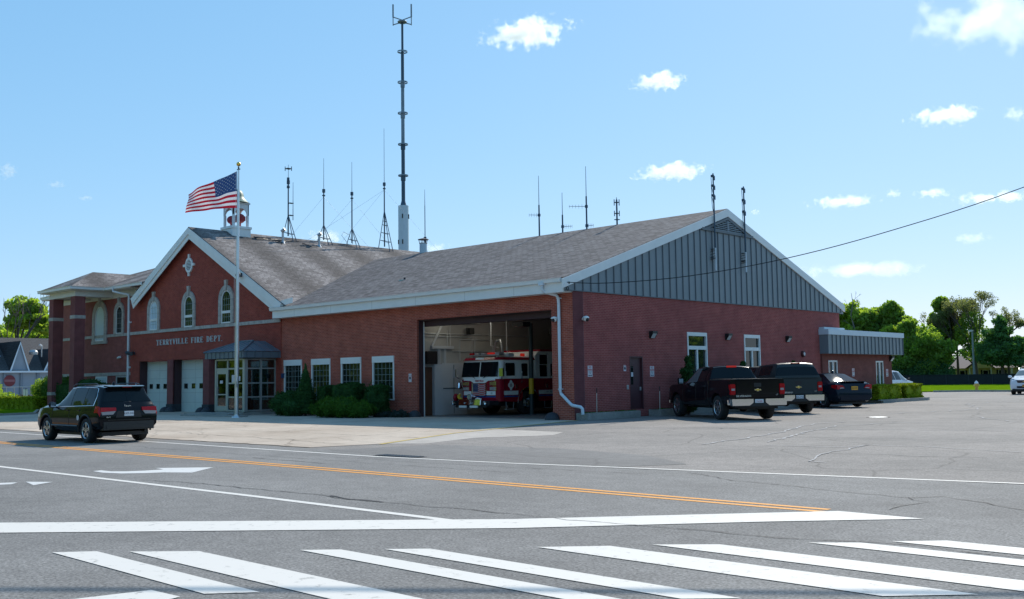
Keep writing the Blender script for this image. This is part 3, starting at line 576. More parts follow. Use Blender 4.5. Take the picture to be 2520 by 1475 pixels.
# quarter-round bumper guards at the jambs
def guard(name, x, y, r=.27, sx=.28, parent=FS):
    mb = MB(); prof = [(r*math.cos(t), r*math.sin(t)) for t in np.linspace(0, PI/2, 7)]
    mb.lathe([(r*1.0,0),(r*1.0,.06)]+prof[1:], (x,y,0), 'z', 18); return part('bumper_guard', mb, [GUARD], parent, True)
guard('g', -9.02, -.12, .30); guard('g', -1.02, -.12, .30)

# roofs --------------------------------------------------------------
SE, ZE, YE = .3366, 5.419, -.48           # bay roof: slope, eave
YR, ZR = 11.37, 5.419+.3366*11.85         # ridge
SG, XG, ZG = .53, -28.1, 10.6             # hall roof
xr = XG+(ZG-ZR)/SG
xv = XG+(ZG-ZE)/SG
def slab(pts, t=.07): 
    mb = MB(); mb.prism(pts, (0,0,-t)); return mb
mb = slab([(.06,YE-.06,ZE-.0),(.06,YR,ZR),(xr,YR,ZR),(xv,YE-.06,ZE-.0)]); mb.merge(slab([(.06,YE-.06,ZE),(xv,YE-.06,ZE),(-19.52,YE-.06,ZE)]))
mb.merge(slab([(.06,YR,ZR),(.06,23.2,ZE),(xv,23.2,ZE),(xr,YR,ZR)])); part('bay_roof', mb, [SHG_E], FS)
YB = 23.0
xl, xrr = -35.15, -18.4
mb = slab([(XG,-.47,ZG),(xrr,-.47,ZG-SG*(xrr-XG)),(xrr,YB,ZG-SG*(xrr-XG)),(XG,YB,ZG)]); mb.merge(slab([(XG,-.47,ZG),(XG,YB,ZG),(xl,YB,ZG-SG*(XG-xl)),(xl,-.47,ZG-SG*(XG-xl))]))
part('hall_roof', mb, [SHG_H], FS)
# fascia, gutter, rakes of the bay
mb = MB(); mb.box(-19.52,-.03,-.50,-.44,4.872,5.36); mb.box(-19.52,-.03,-.44,.0,4.872,4.92)
for x in (-17.6,-14.6,-11.5,-8.5,-5.4,-2.6): mb.box(x-.006,x+.006,-.503,-.50,4.88,5.30,1)
part('fascia', mb, [WHITE, mat('trim_joint', (.35,.36,.36), .6)], FS)
mb = MB(); mb.prism([(-19.62,-.50,5.24),(-19.62,-.62,5.26),(-19.62,-.64,5.36),(-19.62,-.66,5.405),(-19.62,-.50,5.405)], (19.55,0,0)); part('gutter', mb, [WHITE], FS)
for x in (-16.6,-16.2,-13.6,-13.1,-12.7,-12.1,-11.1,-10.1,-9.5,-6.3,-5.4,-1.0):
    pass
def rake(y0, z0, y1, z1, x0, x1, h):
    return MB().prism([(x0,y0,z0),(x0,y1,z1),(x0,y1,z1-h),(x0,y0,z0-h)], (x1-x0,0,0))
mb = rake(-.66,5.36,YR,ZR-.02,.03,.10,.36); part('rake_board', mb, [WHITE], FS)
mb = rake(YR,ZR-.02,23.30,5.38,.03,.10,.36); part('rake_board', mb, [WHITE], FS)
# siding on the gable, ribs
mb = MB(); mb.prism([(.0,-.47,4.90),(.0,0,4.90),(.0,0,4.96),(.0,22.74,4.96),(.0,22.74,4.90),(.0,23.22,4.90),(.0,23.22,5.30),(.0,YR,ZR-.2),(.0,-.47,5.30)], (.024,0,0))
y = .12
while y < 23.1:
    zt = (5.36+(y+.6)*(ZR-5.38)/(YR+.66)-.3) if y < YR else (ZR-(y-YR)*(ZR-5.38)/(23.30-YR)-.3)
    if zt > 5.0: mb.box(.024,.062,y-.02,y+.02,4.965,zt,1)
    y += .495
SD = part('gable_siding', mb, [SIDING, SEAM], FS)
mb = MB(); mb.box(.024,.05,-.47,22.9,4.93,4.965); part('drip_edge', mb, [SEAM], SD)
# triangular louvre vent under the apex
za = ZR-.42; hw = 2.0; zb_ = za-.36*hw+.02
mb = MB()
mb.prism([(.026,YR-hw-.25,zb_-.09),(.026,YR+hw+.25,zb_-.09),(.026,YR+hw+.25,zb_+.03),(.026,YR-hw-.25,zb_+.03)], (.075,0,0))
for s in (-1,1): mb.prism([(.026,YR,za),(.026,YR+s*hw,zb_),(.026,YR+s*(hw-.3),zb_),(.026,YR,za-.11)], (.07,0,0))
lv = part('louvre_vent', mb, [SEAM], FS)
mb = MB(); mb.prism([(.027,YR,za-.1),(.027,YR+hw-.3,zb_),(.027,YR-hw+.3,zb_)], (.01,0,0), 1); z = zb_+.06
while z < za-.16:
    h_ = (za-.11-z)/.36*.98; mb.prism([(.03,YR-h_,z),(.03,YR+h_,z),(.09,YR+h_,z-.035),(.09,YR-h_,z-.035)], (0,0,.02)); z += .085
mb.box(.03,.095,YR-.02,YR+.02,zb_,za-.15); part('louvre_slats', mb, [mat('louvre_grey', (.30,.35,.39), .5), BLACK], lv)
# gable-side downspout
mb = MB(); mb.tube([(-1.05,-.56,5.26),(-1.05,-.56,5.05),(-1.0,-.50,4.93),(-.70,-.12,4.80),(-.64,-.09,4.70),(-.62,-.09,4.5),(-.62,-.09,1.12),(-.58,-.09,1.0),(-.10,-.12,.62),(.0,-.12,.56),(.42,-.14,.50),(.50,-.14,.44),(.52,-.14,.22)], .062, 10)
mb.box(-.70,-.54,-.13,-.0,4.66,4.70); mb.box(-.70,-.54,-.13,0,1.16,1.20); mb.box(-1.14,-.92,-.68,-.52,5.18,5.30)
part('downspout', mb, [mat('downspout_white', (.62,.68,.74), .35)], FS, True)
# roof vents on the bay slope
def onE(x, y): return ZE+SE*(y+.48)
mb = MB(); z = onE(0,2.89); mb.box(-13.42,-13.1,2.75,3.05,z-.02,z+.02); mb.cyl((-13.2,2.95,z-.05),(-13.2,2.95,z+.14),.05,.05,10,1); part('pipe_vent', mb, [ALU, BLACK], FS)

# front windows of the bay -------------------------------------------
def grid_window(a0, a1, z0, z1, xf, cols, rows, head, parent=FS, name='window', frame=.06, pm=None, d=.03):
    mb = MB(xf); o = d
    mb.box(a0-.02,a0+frame,-.06,o,z0,z1-head); mb.box(a1-frame,a1+.02,-.06,o,z0,z1-head); mb.box(a0+frame,a1-frame,-.06,o,z0,z0+frame)
    mb.box(a0-.02,a1+.02,-.06,o+.02,z1-head,z1+.01)
    wn = part(name, mb, [WHITE], parent)
    mb = MB(xf); mb.box(a0+frame,a1-frame,-.05,-.035,z0+frame,z1-head); part('pane', mb, [pm or GLASSW], wn)
    mb = MB(xf)
    for i in range(1,cols): x = a0+frame+(a1-a0-2*frame)*i/cols; mb.box(x-.008,x+.008,-.035,-.02,z0+frame,z1-head)
    for j in range(1,rows): z = z0+frame+(z1-head-z0-frame)*j/rows; mb.box(a0+frame,a1-frame,-.034,-.019,z-.008,z+.008)
    if cols > 1 or rows > 1: part('muntins', mb, [MUNT], wn)
    return wn
for a, b in wins: grid_window(a, b, ZW0, ZW1, facade(0), 5, 6, .28)
# gable-wall windows
for a0, a1, z0, z1 in GL:
    X = gable(0); mb = MB(X); mb.box(a0,a0+.08,-.1,.03,z0,z1); mb.box(a1-.08,a1,-.1,.03,z0,z1); mb.box(a0+.08,a1-.08,-.1,.03,z1-.16,z1); mb.box(a0+.08,a1-.08,-.1,.02,2.78,2.94); mb.box(a0+.08,a1-.08,-.1,.04,z0,z0+.08); am = (a0+a1)/2; mb.box(am-.05,am+.05,-.1,.01,z0,2.78)
    wn = part('window', mb, [WHITE], FS)
    for q in ((a0+.08,am-.05,z0+.08,2.78),(am+.05,a1-.08,z0+.08,2.78),(a0+.08,a1-.08,2.94,z1-.16)):
        mb = MB(X); mb.box(q[0],q[1],-.08,-.06,q[2],q[3]); part('pane', mb, [GLASSW], wn)
# maroon door in the gable wall
X = gable(0); mb = MB(X); mb.box(3.6,4.40,-.12,-.07,.30,2.40); dr = part('door', mb, [DOORR], FS)
mb = MB(X); mb.box(3.55,3.6,-.14,.01,.30,2.45); mb.box(4.40,4.45,-.14,.01,.30,2.45); mb.box(3.6,4.40,-.14,.01,2.40,2.45); part('door_frame', mb, [DOORR], dr)
mb = MB(X); mb.box(3.70,3.86,-.07,-.06,1.30,2.05); part('pane', mb, [GLASSW], dr)
mb = MB(X); mb.box(4.28,4.34,-.07,-.02,1.05,1.2); part('handle', mb, [ALU], dr)
mb = MB(X); mb.box(3.71,3.85,-.06,-.055,1.62,1.80); part('notice', mb, [SIGNW], dr)

# central hall ---------------------------------------------------------
YH = -.05
holes = [(-34.63,-31.02,0,3.04),(-30.38,-26.92,0,3.04),(-26.36,-23.0,0,3.04)]
mb = MB(facade(YH)); wall_grid(mb, -35.75, -19.43, 0, 4.6, holes, .55, 0)
part('hall_wall', mb, [B_HALL], FS)
mb = MB(); mb.prism([(-35.75,YH,4.6),(-19.43,YH,4.6),(-19.43,YH,ZG-SG*8.67-.1),(XG,YH,ZG-.12),(-35.75,YH,ZG-SG*7.65-.1)], (0,.3,0)); part('gable_end_wall', mb, [B_HALL], FS)
mb = MB(); mb.box(-35.70,-31.0,YH-.05,YH+.01,4.70,4.86)
for x in np.arange(-35.4,-19.6,.62): mb.box(x-.004,x+.004,YH-.066,YH-.06,4.69,4.87,1)
mb = MB(); mb.box(-35.75,-19.45,YH-.06,YH,4.70,4.88)
for x in np.arange(-35.4,-19.6,.62): mb.box(x-.006,x+.006,YH-.063,YH-.06,4.70,4.88,1)
part('stone_band', mb, [STONE, mat('stone_joint', (.20,.18,.165), .9)], FS)
# white rakes with a stepped profile
def hall_rake(s, xe, nm='rake_board'):
    mb = MB(); L = abs(xe-XG)
    def zz(d): return ZG-.05-SG*d
    for y0, y1, h0, h1 in ((-.50,-.44,.0,.34),(-.44,-.40,.20,.62)):
        mb.prism([(XG,y0,zz(0)-h0),(XG+s*L,y0,zz(L)-h0),(XG+s*(L-.25),y0,zz(L)-h1),(XG,y0,zz(0)-h1-.02)], (0,y1-y0,0))
    mb.prism([(XG,-.40,zz(0)-.16),(XG+s*L,-.40,zz(L)-.16),(XG+s*L,-.40,zz(L)-.20),(XG,-.40,zz(0)-.20)], (0,.34,0))
    return part(nm, mb, [WHITE], FS)
hall_rake(-1, -34.98); hall_rake(1, -18.75)
mb = MB(); mb.prism([(-18.9,-.44,5.46),(-17.9,-.44,5.58),(-17.9,-.44,5.85),(-18.9,-.44,5.74)], (0,.05,0)); part('eave_return', mb, [WHITE], FS)
# arched windows with stone surrounds
def arched(xc, z0, wdt, hgt, y, pm, key=.34, st=.26, mull=None, sill=0, name='arched_window', grid=True):
    """outer glass size wdt x hgt; the head is a half circle"""
    r = wdt/2; zs = z0+hgt-r; N = 14; F = facade(y)
    def arc(rr, o, inc=True): return [(xc+rr*math.cos(t), o, zs+rr*math.sin(t)*1.06) for t in np.linspace(0, PI, N+1)]
    mb = MB(F)
    inn = [(xc+r,.0,z0)]+arc(r,0)+[(xc-r,.0,z0)]; outp = [(xc+r+st,0,z0)]+arc(r+st,0)+[(xc-r-st,0,z0)]
    for i in range(len(inn)-1):
        a, b, c, d = inn[i], inn[i+1], outp[i+1], outp[i]
        mb.prism([a,b,c,d], (0,.085,0))
    for i in list(range(1,len(inn)-1,3)):
        a, d = inn[i], outp[i]; u = Vector(d)-Vector(a); nrm = Vector((-u.z,0,u.x)).normalized()*.008
        mb.prism([tuple(Vector(a)-nrm),tuple(Vector(a)+nrm),tuple(Vector(d)+nrm),tuple(Vector(d)-nrm)], (0,.087,0), 1)
    for z in np.arange(z0+.45,zs,.5):
        for s in (-1,1): mb.prism([(xc+s*r,0,z-.007),(xc+s*(r+st),0,z-.007),(xc+s*(r+st),0,z+.007),(xc+s*r,0,z+.007)], (0,.087,0), 1)
    if sill: mb.box(xc-r-st-.05,xc+r+st+.05,0,.1,z0-sill,z0)
    sur = part(name, mb, [STONE, MATS['stone_joint']], FS)
    zt = zs+(r+st)*1.06; mb = MB(F); mb.prism([(xc-.08,0,zs+r*1.06-.03),(xc+.08,0,zs+r*1.06-.03),(xc+.13,0,zt+key-.06),(xc-.13,0,zt+key-.06)], (0,.12,0)); part('keystone', mb, [STONE], sur)
    fr = .07; mb = MB(F)
    o1 = [(xc+r,.0,z0)]+arc(r,0)+[(xc-r,.0,z0)]; i1 = [(xc+r-fr,.0,z0)]+arc(r-fr,0)+[(xc-r+fr,.0,z0)]
    for i in range(len(o1)-1): mb.prism([i1[i],i1[i+1],o1[i+1],o1[i]], (0,.05,0))
    mb.box(xc-r+fr,xc+r-fr,0,.05,z0,z0+fr)
    if mull: mb.box(xc-r+fr,xc+r-fr,0,.055,z0+mull-.07,z0+mull+.07)
    if grid:
        for i in (1,2,3): x = xc-r+fr+(wdt-2*fr)*i/4; mb.box(x-.008,x+.008,.014,.022,z0+fr,zs+.2,1)
        for z in np.arange(z0+.35,zs+.3,.33): mb.box(xc-r+fr,xc+r-fr,.014,.0215,z-.008,z+.008,1)
    part('frame', mb, [WHITE, MUNT], sur)
    mb = MB(F); mb.prism([(xc+r-fr,.003,z0)]+arc(r-fr,.003)+[(xc-r+fr,.003,z0)], (0,.009,0)); part('pane', mb, [pm], sur)
    return sur
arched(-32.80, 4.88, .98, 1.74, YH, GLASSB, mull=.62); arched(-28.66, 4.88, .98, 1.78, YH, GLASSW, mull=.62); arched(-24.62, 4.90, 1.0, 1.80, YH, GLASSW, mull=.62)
# oval louvre window
mb = MB(facade(YH)); xc, zc = -28.66, 8.46; N = 24
E1 = [(xc+.40*math.cos(t),0,zc+.44*math.sin(t)) for t in np.linspace(0,2*PI,N+1)]; E2 = [(xc+.29*math.cos(t),0,zc+.32*math.sin(t)) for t in np.linspace(0,2*PI,N+1)]
for i in range(N): mb.prism([E2[i],E2[i+1],E1[i+1],E1[i]], (0,.08,0))
for dx, dz, w_, h_ in ((0,.52,.06,.12),(0,-.52,.06,.12),(.47,0,.14,.07),(-.47,0,.14,.07)): mb.box(xc+dx-w_,xc+dx+w_,0,.1,zc+dz-h_,zc+dz+h_)
ov = part('oval_vent', mb, [WHITE], FS)
mb = MB(facade(YH)); mb.prism([(p[0],.004,p[2]) for p in E2[:-1]], (0,.006,0), 1)
for z in np.arange(zc-.27,zc+.28,.085):
    h_ = .29*math.sqrt(max(0,1-((z-zc)/.32)**2)); mb.prism([(xc-h_,.01,z+.02),(xc+h_,.01,z+.02),(xc+h_,.05,z-.02),(xc-h_,.05,z-.02)], (0,0,.02))
part('louvre_slats', mb, [WHITE, BLACK], ov)
# garage doors
for a0, a1 in ((-34.55,-31.02),(-30.36,-26.93),(-26.34,-23.0)):
    mb = MB(); y = .46; mb.box(a0,a1,y,y+.06,.0,3.0)
    for z in (.55,1.1,1.95,2.45): mb.box(a0,a1,y-.002,y,z-.008,z+.008,1)
    mb.box(a0+1.55,a0+1.57,y-.002,y,.02,2.95,1)
    gd = part('garage_door', mb, [DOORW, mat('door_joint', (.30,.33,.32), .6)], FS)
    for i in range(4):
        x = a0+.32+i*.86
        if x+.45 > a1: break
        mb = MB(); mb.box(x,x+.42,y-.012,y,1.34,1.64); pw = part('door_window', mb, [GLASSW], gd)
        mb = MB(); mb.box(x-.04,x+.46,y-.016,y-.001,1.30,1.34); mb.box(x-.04,x+.46,y-.016,y-.001,1.64,1.68); mb.box(x-.04,x,y-.016,y-.001,1.34,1.64); mb.box(x+.42,x+.46,y-.016,y-.001,1.34,1.64); part('window_frame', mb, [DOORW], pw)
    mb = MB(); mb.box(a0-.075,a0-.005,YH+.05,.5,0,3.03); part('door_jamb', mb, [JAMB], FS)
for x in (-30.7,-26.64): 
    mb = MB(); mb.box(x-.32,x+.32,YH-.07,.45,.42,3.035); part('brick_pier', mb, [B_COL], FS)
    mb = MB(); mb.box(x-.36,x+.36,YH-.10,.45,0,.45); part('pier_base', mb, [GUARD], FS)
    guard('g', x-.28, -.25, .30); guard('g', x+.3, -.22, .30)
# lettering: condensed serif capitals built from strokes
def glyphs(txt, x0, x1, zb, zt, y):
    H = zt-zb; T = .17; t = .085; adv = {'I':.32,' ':.42,'.':.2}; tot = sum(adv.get(c,.62)+.13 for c in txt)
    k = (x1-x0)/(tot*H); mb = MB(facade(y)); x = x0
    def bar(u0,v0,u1,v1):
        mb.box(x+u0*H*k,x+u1*H*k,0,.03,zb+v0*H,zb+v1*H)
    def dia(u0,v0,u1,v1,w_):
        mb.prism([(x+u0*H*k,0,zb+v0*H),(x+(u0+w_)*H*k,0,zb+v0*H),(x+(u1+w_)*H*k,0,zb+v1*H),(x+u1*H*k,0,zb+v1*H)],(0,.03,0))
    def bowl(u0,v0,v1,u1):
        cz = (v0+v1)/2; rz = (v1-v0)/2; P = [(u0+(u1-u0)*math.sin(a), cz+rz*math.cos(a)) for a in np.linspace(0,PI,9)]; Q = [(u0+(u1-u0-.15)*max(0,math.sin(a)), cz+(rz-t)*math.cos(a)) for a in np.linspace(0,PI,9)]
        for i in range(8): mb.prism([(x+p[0]*H*k,0,zb+p[1]*H) for p in (Q[i],Q[i+1],P[i+1],P[i])],(0,.03,0))
    S = t
    for c in txt:
        if c == 'T': bar(.22,0,.22+T,1); bar(0,1-t,.62,1); bar(0,.78,.06,1); bar(.56,.78,.62,1); bar(.13,0,.48,.05)
        elif c in 'EF':
            bar(.07,0,.07+T,1); bar(0,1-t,.58,1); bar(.2,.48,.44,.48+t); bar(.53,.78,.58,1); bar(.40,.40,.45,.64)
            if c == 'E': bar(0,0,.60,t); bar(.55,0,.60,.24)
            else: bar(0,0,.34,.05)
        elif c in 'RPD':
            bar(.07,0,.07+T,1); bar(0,0,.32,.05); bar(0,.95,.3,1)
            if c == 'D': bowl(.2,0,1,.64)
            else: bowl(.2,.44,1,.58)
            if c == 'R': dia(.48,0,.24,.48,T)
        elif c == 'Y': bar(.22,0,.22+T,.45); dia(.22,.42,.02,1,T); dia(.25,.42,.50,1,.10); bar(.13,0,.48,.05); bar(-.02,.95,.24,1); bar(.42,.95,.66,1)
        elif c == 'V': dia(.24,0,.02,1,T); dia(.28,0,.50,1,.10); bar(-.03,.95,.25,1); bar(.42,.95,.66,1)
        elif c == 'I': bar(.07,0,.07+T,1); bar(0,0,.31,.05); bar(0,.95,.31,1)
        elif c == 'L': bar(.07,0,.07+T,1); bar(0,0,.58,t); bar(.53,0,.58,.25); bar(0,.95,.31,1)
        elif c == '.': bar(.03,0,.15,.12)
        x += (adv.get(c,.62)+.13)*H*k
    return mb
part('lettering', glyphs('TERRYVILLE FIRE DEPT.', -32.45, -24.95, 3.935, 4.275, YH), [LETTER], FS)

# glass vestibule ------------------------------------------------------
V0, V1, VY, VZ = -22.52, -19.90, -1.9, .17
VE = part('vestibule', MB().box(V0-.02,V1+.02,VY-.02,YH,.0,VZ), [CONC_K], FS)
FR = mat('vestibule_frame', (.42,.45,.44), .4, .5)
mb = MB()
for x in (V0,-21.36,-20.62,V1): mb.box(x-.05,x+.05,VY-.05,VY+.05,VZ,2.82)
mb.box(V1-.02,V1+.16,VY-.06,VY+.12,VZ,2.82)
for z in (2.34,2.80): mb.box(V0,V1,VY-.045,VY+.045,z-.04,z+.04)
for z in (.22,.90,1.60): mb.box(-21.36,V1,VY-.042,VY+.042,z-.035,z+.035)
for y in (-.93,-.06): mb.box(V1-.05,V1+.05,y-.05,y+.05,VZ,2.82)
for z in (.22,.90,1.60,2.34,2.80): mb.box(V1-.045,V1+.045,VY+.05,YH,z-.035,z+.035)
for y in (-.93,-.06): mb.box(V0-.05,V0+.05,y-.05,y+.05,VZ,2.82)
for z in (.22,1.60,2.34,2.80): mb.box(V0-.045,V0+.045,VY+.05,YH,z-.035,z+.035)
part('frame', mb, [FR], VE)
for a in (MB().box(V0+.05,V1-.05,VY-.004,VY+.004,2.38,2.76), MB().box(-21.31,V1-.05,VY-.004,VY+.004,.26,2.30), MB().box(V1-.004,V1+.004,VY+.06,YH,.25,2.76), MB().box(V0-.004,V0+.004,VY+.06,YH,.25,2.76)): part('pane', a, [GLASSV], VE)
mb = MB(); x0, x1 = V0+.06,-21.42; mb.box(x0,x0+.12,VY-.03,VY+.03,.2,2.3); mb.box(x1-.12,x1,VY-.03,VY+.03,.2,2.3); mb.box(x0+.12,x1-.12,VY-.03,VY+.03,.2,.45); mb.box(x0+.12,x1-.12,VY-.03,VY+.03,2.08,2.3); mb.box(x0+.12,x1-.12,VY-.032,VY+.032,1.0,1.06); mb.box(x0+.12,x1-.12,VY-.004,VY+.004,.45,2.08,1); mb.box(x0+.05,x0+.08,VY-.10,VY-.05,1.0,1.4,2)
part('glass_door', mb, [FR, GLASSV, ALU], VE)
for a in (MB().box(-20.98,-20.70,VY-.03,VY-.012,1.62,2.02), MB().box(-20.50,-20.2,VY-.03,VY-.012,1.72,1.95), MB().box(-22.1,-21.85,VY-.03,VY-.012,1.6,1.75)): part('notice', a, [SIGNW], VE)
# inner doors on the hall wall behind the vestibule
mb = MB(facade(YH)); mb.box(-21.9,-20.1,0,.03,.17,2.3); 
for x in (-21.75,-20.9): mb.box(x,x+.65,.03,.035,.5,2.05,1)
part('inner_door', mb, [mat('inner_frame', (.20,.22,.22), .5), GLASSW], VE)
# hipped metal canopy
cx0, cx1, cy, cz0, cz1 = -23.06, -19.42, -2.25, 2.85, 3.20
mb = MB(); mb.box(cx0,cx1,cy,YH,cz0+.02,cz1-.02); zr_ = 3.78; 
A, B_, Cc, D_ = (cx0-.06,cy-.06,cz1), (cx1+.03,cy-.06,cz1), (cx1+.03,YH-.0,cz1), (cx0-.06,YH,cz1); r1, r2, r3_, r4 = (-22.05,-.75,zr_), (-20.85,-.75,zr_), (-20.85,YH,zr_), (-22.05,YH,zr_)
mb.quad(A,B_,r2,r1); mb.quad(B_,Cc,r3_,r2); mb.quad(D_,A,r1,r4); mb.quad(r1,r2,r3_,r4)
for i in range(9): x = cx0+.25+i*(cx1-cx0-.4)/8; mb.box(x-.015,x+.015,cy-.025,cy,cz0+.02,cz1-.03,1)
for i in range(5): y = cy+.2+i*.46; mb.box(cx1,cx1+.025,y-.015,y+.015,cz0+.02,cz1-.03,1)
def seam(a, b, h=.03): mb.tube([a,b], .022, 5, 1)
for i in range(8):
    t = (i+.5)/8; a = Vector(A).lerp(Vector(B_), t); b = Vector(r1).lerp(Vector(r2), t); 
    # straight-up seams end on the hip
    tt = 1.0
    if a.x < r1[0]: tt = max(.1,(a.x-A[0])/(r1[0]-A[0]))
    if a.x > r2[0]: tt = max(.1,(B_[0]-a.x)/(B_[0]-r2[0]))
    seam(a, (a.x, A[1]+(r1[1]-A[1])*tt, A[2]+(r1[2]-A[2])*tt))
for i in range(4):
    y = cy+.25+i*.5; tt = 1.0
    if y < r2[1]: tt = max(.1,(y-A[1])/(r2[1]-A[1]))
    seam((B_[0],y,cz1), (B_[0]+(r2[0]-B_[0])*tt, y, cz1+(zr_-cz1)*tt))
for a, b in ((A,r1),(B_,r2),(r1,r2)): mb.tube([a,b], .055, 6, 1)
cn = part('canopy', mb, [METALROOF, SEAM], VE)
mb = MB(); mb.box(-23.6,-19.3,-3.1,-1.94,-.01,.12); mb.box(-22.9,-17.6,-3.7,-3.1,-.01,.06); part('entrance_step', mb, [CONC_K], FS)

# left wing and its porch ---------------------------------------------
YL = .28
mb = MB(facade(YL)); wall_grid(mb, -47.6, -35.6, 0, 7.35, [], .3, 0); mb.box(-47.6,-47.3,-12,-.3,0,7.35); part('wing_wall', mb, [B_WING], FS)
EZ = 7.85; sw = .36
LX0, LY0 = -48.2, -.56; PX0, PX1, PY = -43.25, -38.38, -2.68
def lz(y): return EZ+sw*(y-LY0)
mb = MB(); yr = 8.0; hx = LX0+(yr-LY0)
mb.merge(slab([(LX0,LY0,EZ),(-33.2,LY0,EZ),(-33.2,LY0+3.0,EZ+sw*3.0),(-30.5,yr,lz(yr)),(hx,yr,lz(yr))])); mb.merge(slab([(LX0,LY0,EZ),(hx,yr,lz(yr)),(LX0,17,EZ)]))
xc = (PX0+PX1)/2; hp = .50; pz = EZ+hp*(PX1-PX0)/2; py = PY+(PX1-PX0)/2; yv = LY0+(pz-EZ)/sw
mb.merge(slab([(PX1,PY,EZ),(PX1,LY0,EZ),(xc,yv,pz),(xc,py,pz)])); mb.merge(slab([(PX0,PY,EZ),(xc,py,pz),(xc,yv,pz),(PX0,LY0,EZ)])); mb.merge(slab([(PX0,PY,EZ),(PX1,PY,EZ),(xc,py,pz)]))
part('wing_roof', mb, [SHG_H], FS)
mb = MB()
def gut(a, b, o):   # o: outward 2d dir
    mb.prism([(a[0]+o[0]*u, a[1]+o[1]*u, z) for u, z in ((0,EZ-.20),(.08,EZ-.19),(.10,EZ-.06),(.14,EZ-.02),(0,EZ-.02))], (b[0]-a[0],b[1]-a[1],0))
gut((LX0,LY0),(PX0,LY0),(0,-1)); gut((PX1-.0,LY0),(-33.4,LY0),(0,-1)); gut((PX0-.1,PY),(PX1+.1,PY),(0,-1)); gut((PX1,PY-.1),(PX1,LY0),(1,0)); gut((PX0,LY0),(PX0,PY-.1),(-1,0))
part('gutter', mb, [WHITE], FS)
mb = MB(); mb.box(LX0+.05,-35.0,LY0+.02,YL,EZ-.24,EZ-.20); mb.box(-47.7,-35.7,YL-.05,YL,7.2,EZ-.24)
mb.box(PX0+.05,PX1-.05,PY+.03,LY0+.02,EZ-.24,EZ-.20)
bx0, bx1, by = PX0+.5, PX1-.46, PY+.44
mb.box(bx0,bx1,by,by+.62,7.26,EZ-.24); mb.box(bx1-.62,bx1,by+.62,YL-.05,7.26,EZ-.24); mb.box(bx0,bx0+.62,by+.62,YL-.05,7.26,EZ-.24); mb.box(bx0+.62,bx1-.62,by+.62,YL-.05,7.40,7.44)
part('porch_frieze', mb, [CREAM], FS)
for x in (bx1-.66, bx0):
    mb = MB(); mb.box(x,x+.66,by,by+.66,1.22,5.84); mb.box(x,x+.66,by,by+.66,6.05,7.26); mb.box(x,x+.66,by,by+.66,0,1.02); pc = part('brick_column', mb, [B_COL], FS)
    [part('stone_band', MB().box(x-.02,x+.68,by-.02,by+.68,a_,b__), [STONE], pc) for a_, b__ in ((5.84,6.05),(1.02,1.22))]
[part('stone_band', MB(facade(YL)).box(-47.5,-35.75,0,.05,a_,b__), [STONE], FS) for a_, b__ in ((4.72,4.90),(2.22,2.42))]
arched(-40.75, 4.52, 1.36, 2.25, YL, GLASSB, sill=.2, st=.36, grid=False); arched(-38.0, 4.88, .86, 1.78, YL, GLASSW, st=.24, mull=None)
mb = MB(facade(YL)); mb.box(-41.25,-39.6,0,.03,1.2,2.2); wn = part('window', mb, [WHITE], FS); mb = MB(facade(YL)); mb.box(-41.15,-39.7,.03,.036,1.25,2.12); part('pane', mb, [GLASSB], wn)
mb = MB(facade(YL)); mb.box(-38.3,-36.7,0,.05,1.0,2.2); wn = part('window', mb, [STONE], FS); mb = MB(facade(YL)); mb.box(-38.1,-36.9,.05,.056,1.1,2.1); part('pane', mb, [GLASSW], wn)
mb = MB(); mb.tube([(-37.0,-.66,7.74),(-37.0,-.66,7.5),(-36.6,-.4,7.38),(-35.95,-.14,7.25),(-35.92,-.13,7.1),(-35.92,-.13,.15)], .075, 8)
for z in (5.5,2.7): mb.box(-36.02,-35.72,-.15,-.03,z-.06,z+.06)
part('downspout', mb, [mat('downspout_grey', (.60,.62,.64), .4)], FS, True)

# annex beyond the gable wall -----------------------------------------
mb = MB(gable(-.02)); wall_grid(mb, 22.72, 29.5, 0, 2.75, [(21.2+2.05,22.2+2.05,.9,2.36),(27.15,28.15,.0,2.34)][1:], .3, 0)
mb = MB(); ax = .10
mb2 = MB(gable(ax)); wall_grid(mb2, 20.35, 29.2, 0, 2.75, [(21.05,22.1,.9,2.35),(27.0,28.02,.15,2.34)], .3, 0); part('annex_wall', mb2, [brick('brick_annex', (.22,.066,.052), (.18,.052,.044), (.28,.14,.12), patch=.3)], FS)
mb = MB(); mb.box(-6,ax-.3,29.1,29.2,0,2.75); mb.box(-6,ax-.3,20.4,29.2,3.3,3.4); part('annex_wall', mb, [B_FRONT], FS)
mb = MB(); mb.box(-.3,ax+.40,20.30,30.0,2.70,3.70)
for i in range(20): y = 20.75+i*.485; mb.box(ax+.40,ax+.44,y-.018,y+.018,2.71,3.68,1)
mf = part('mansard', mb, [SIDING, SEAM], FS)
mb = MB(); mb.box(-.35,ax+.46,20.24,30.06,3.70,3.98); mb.box(-.6,ax+.2,20.3,22.7,3.98,4.10); part('coping', mb, [mat('coping_blue_white', (.55,.63,.70), .4)], mf)
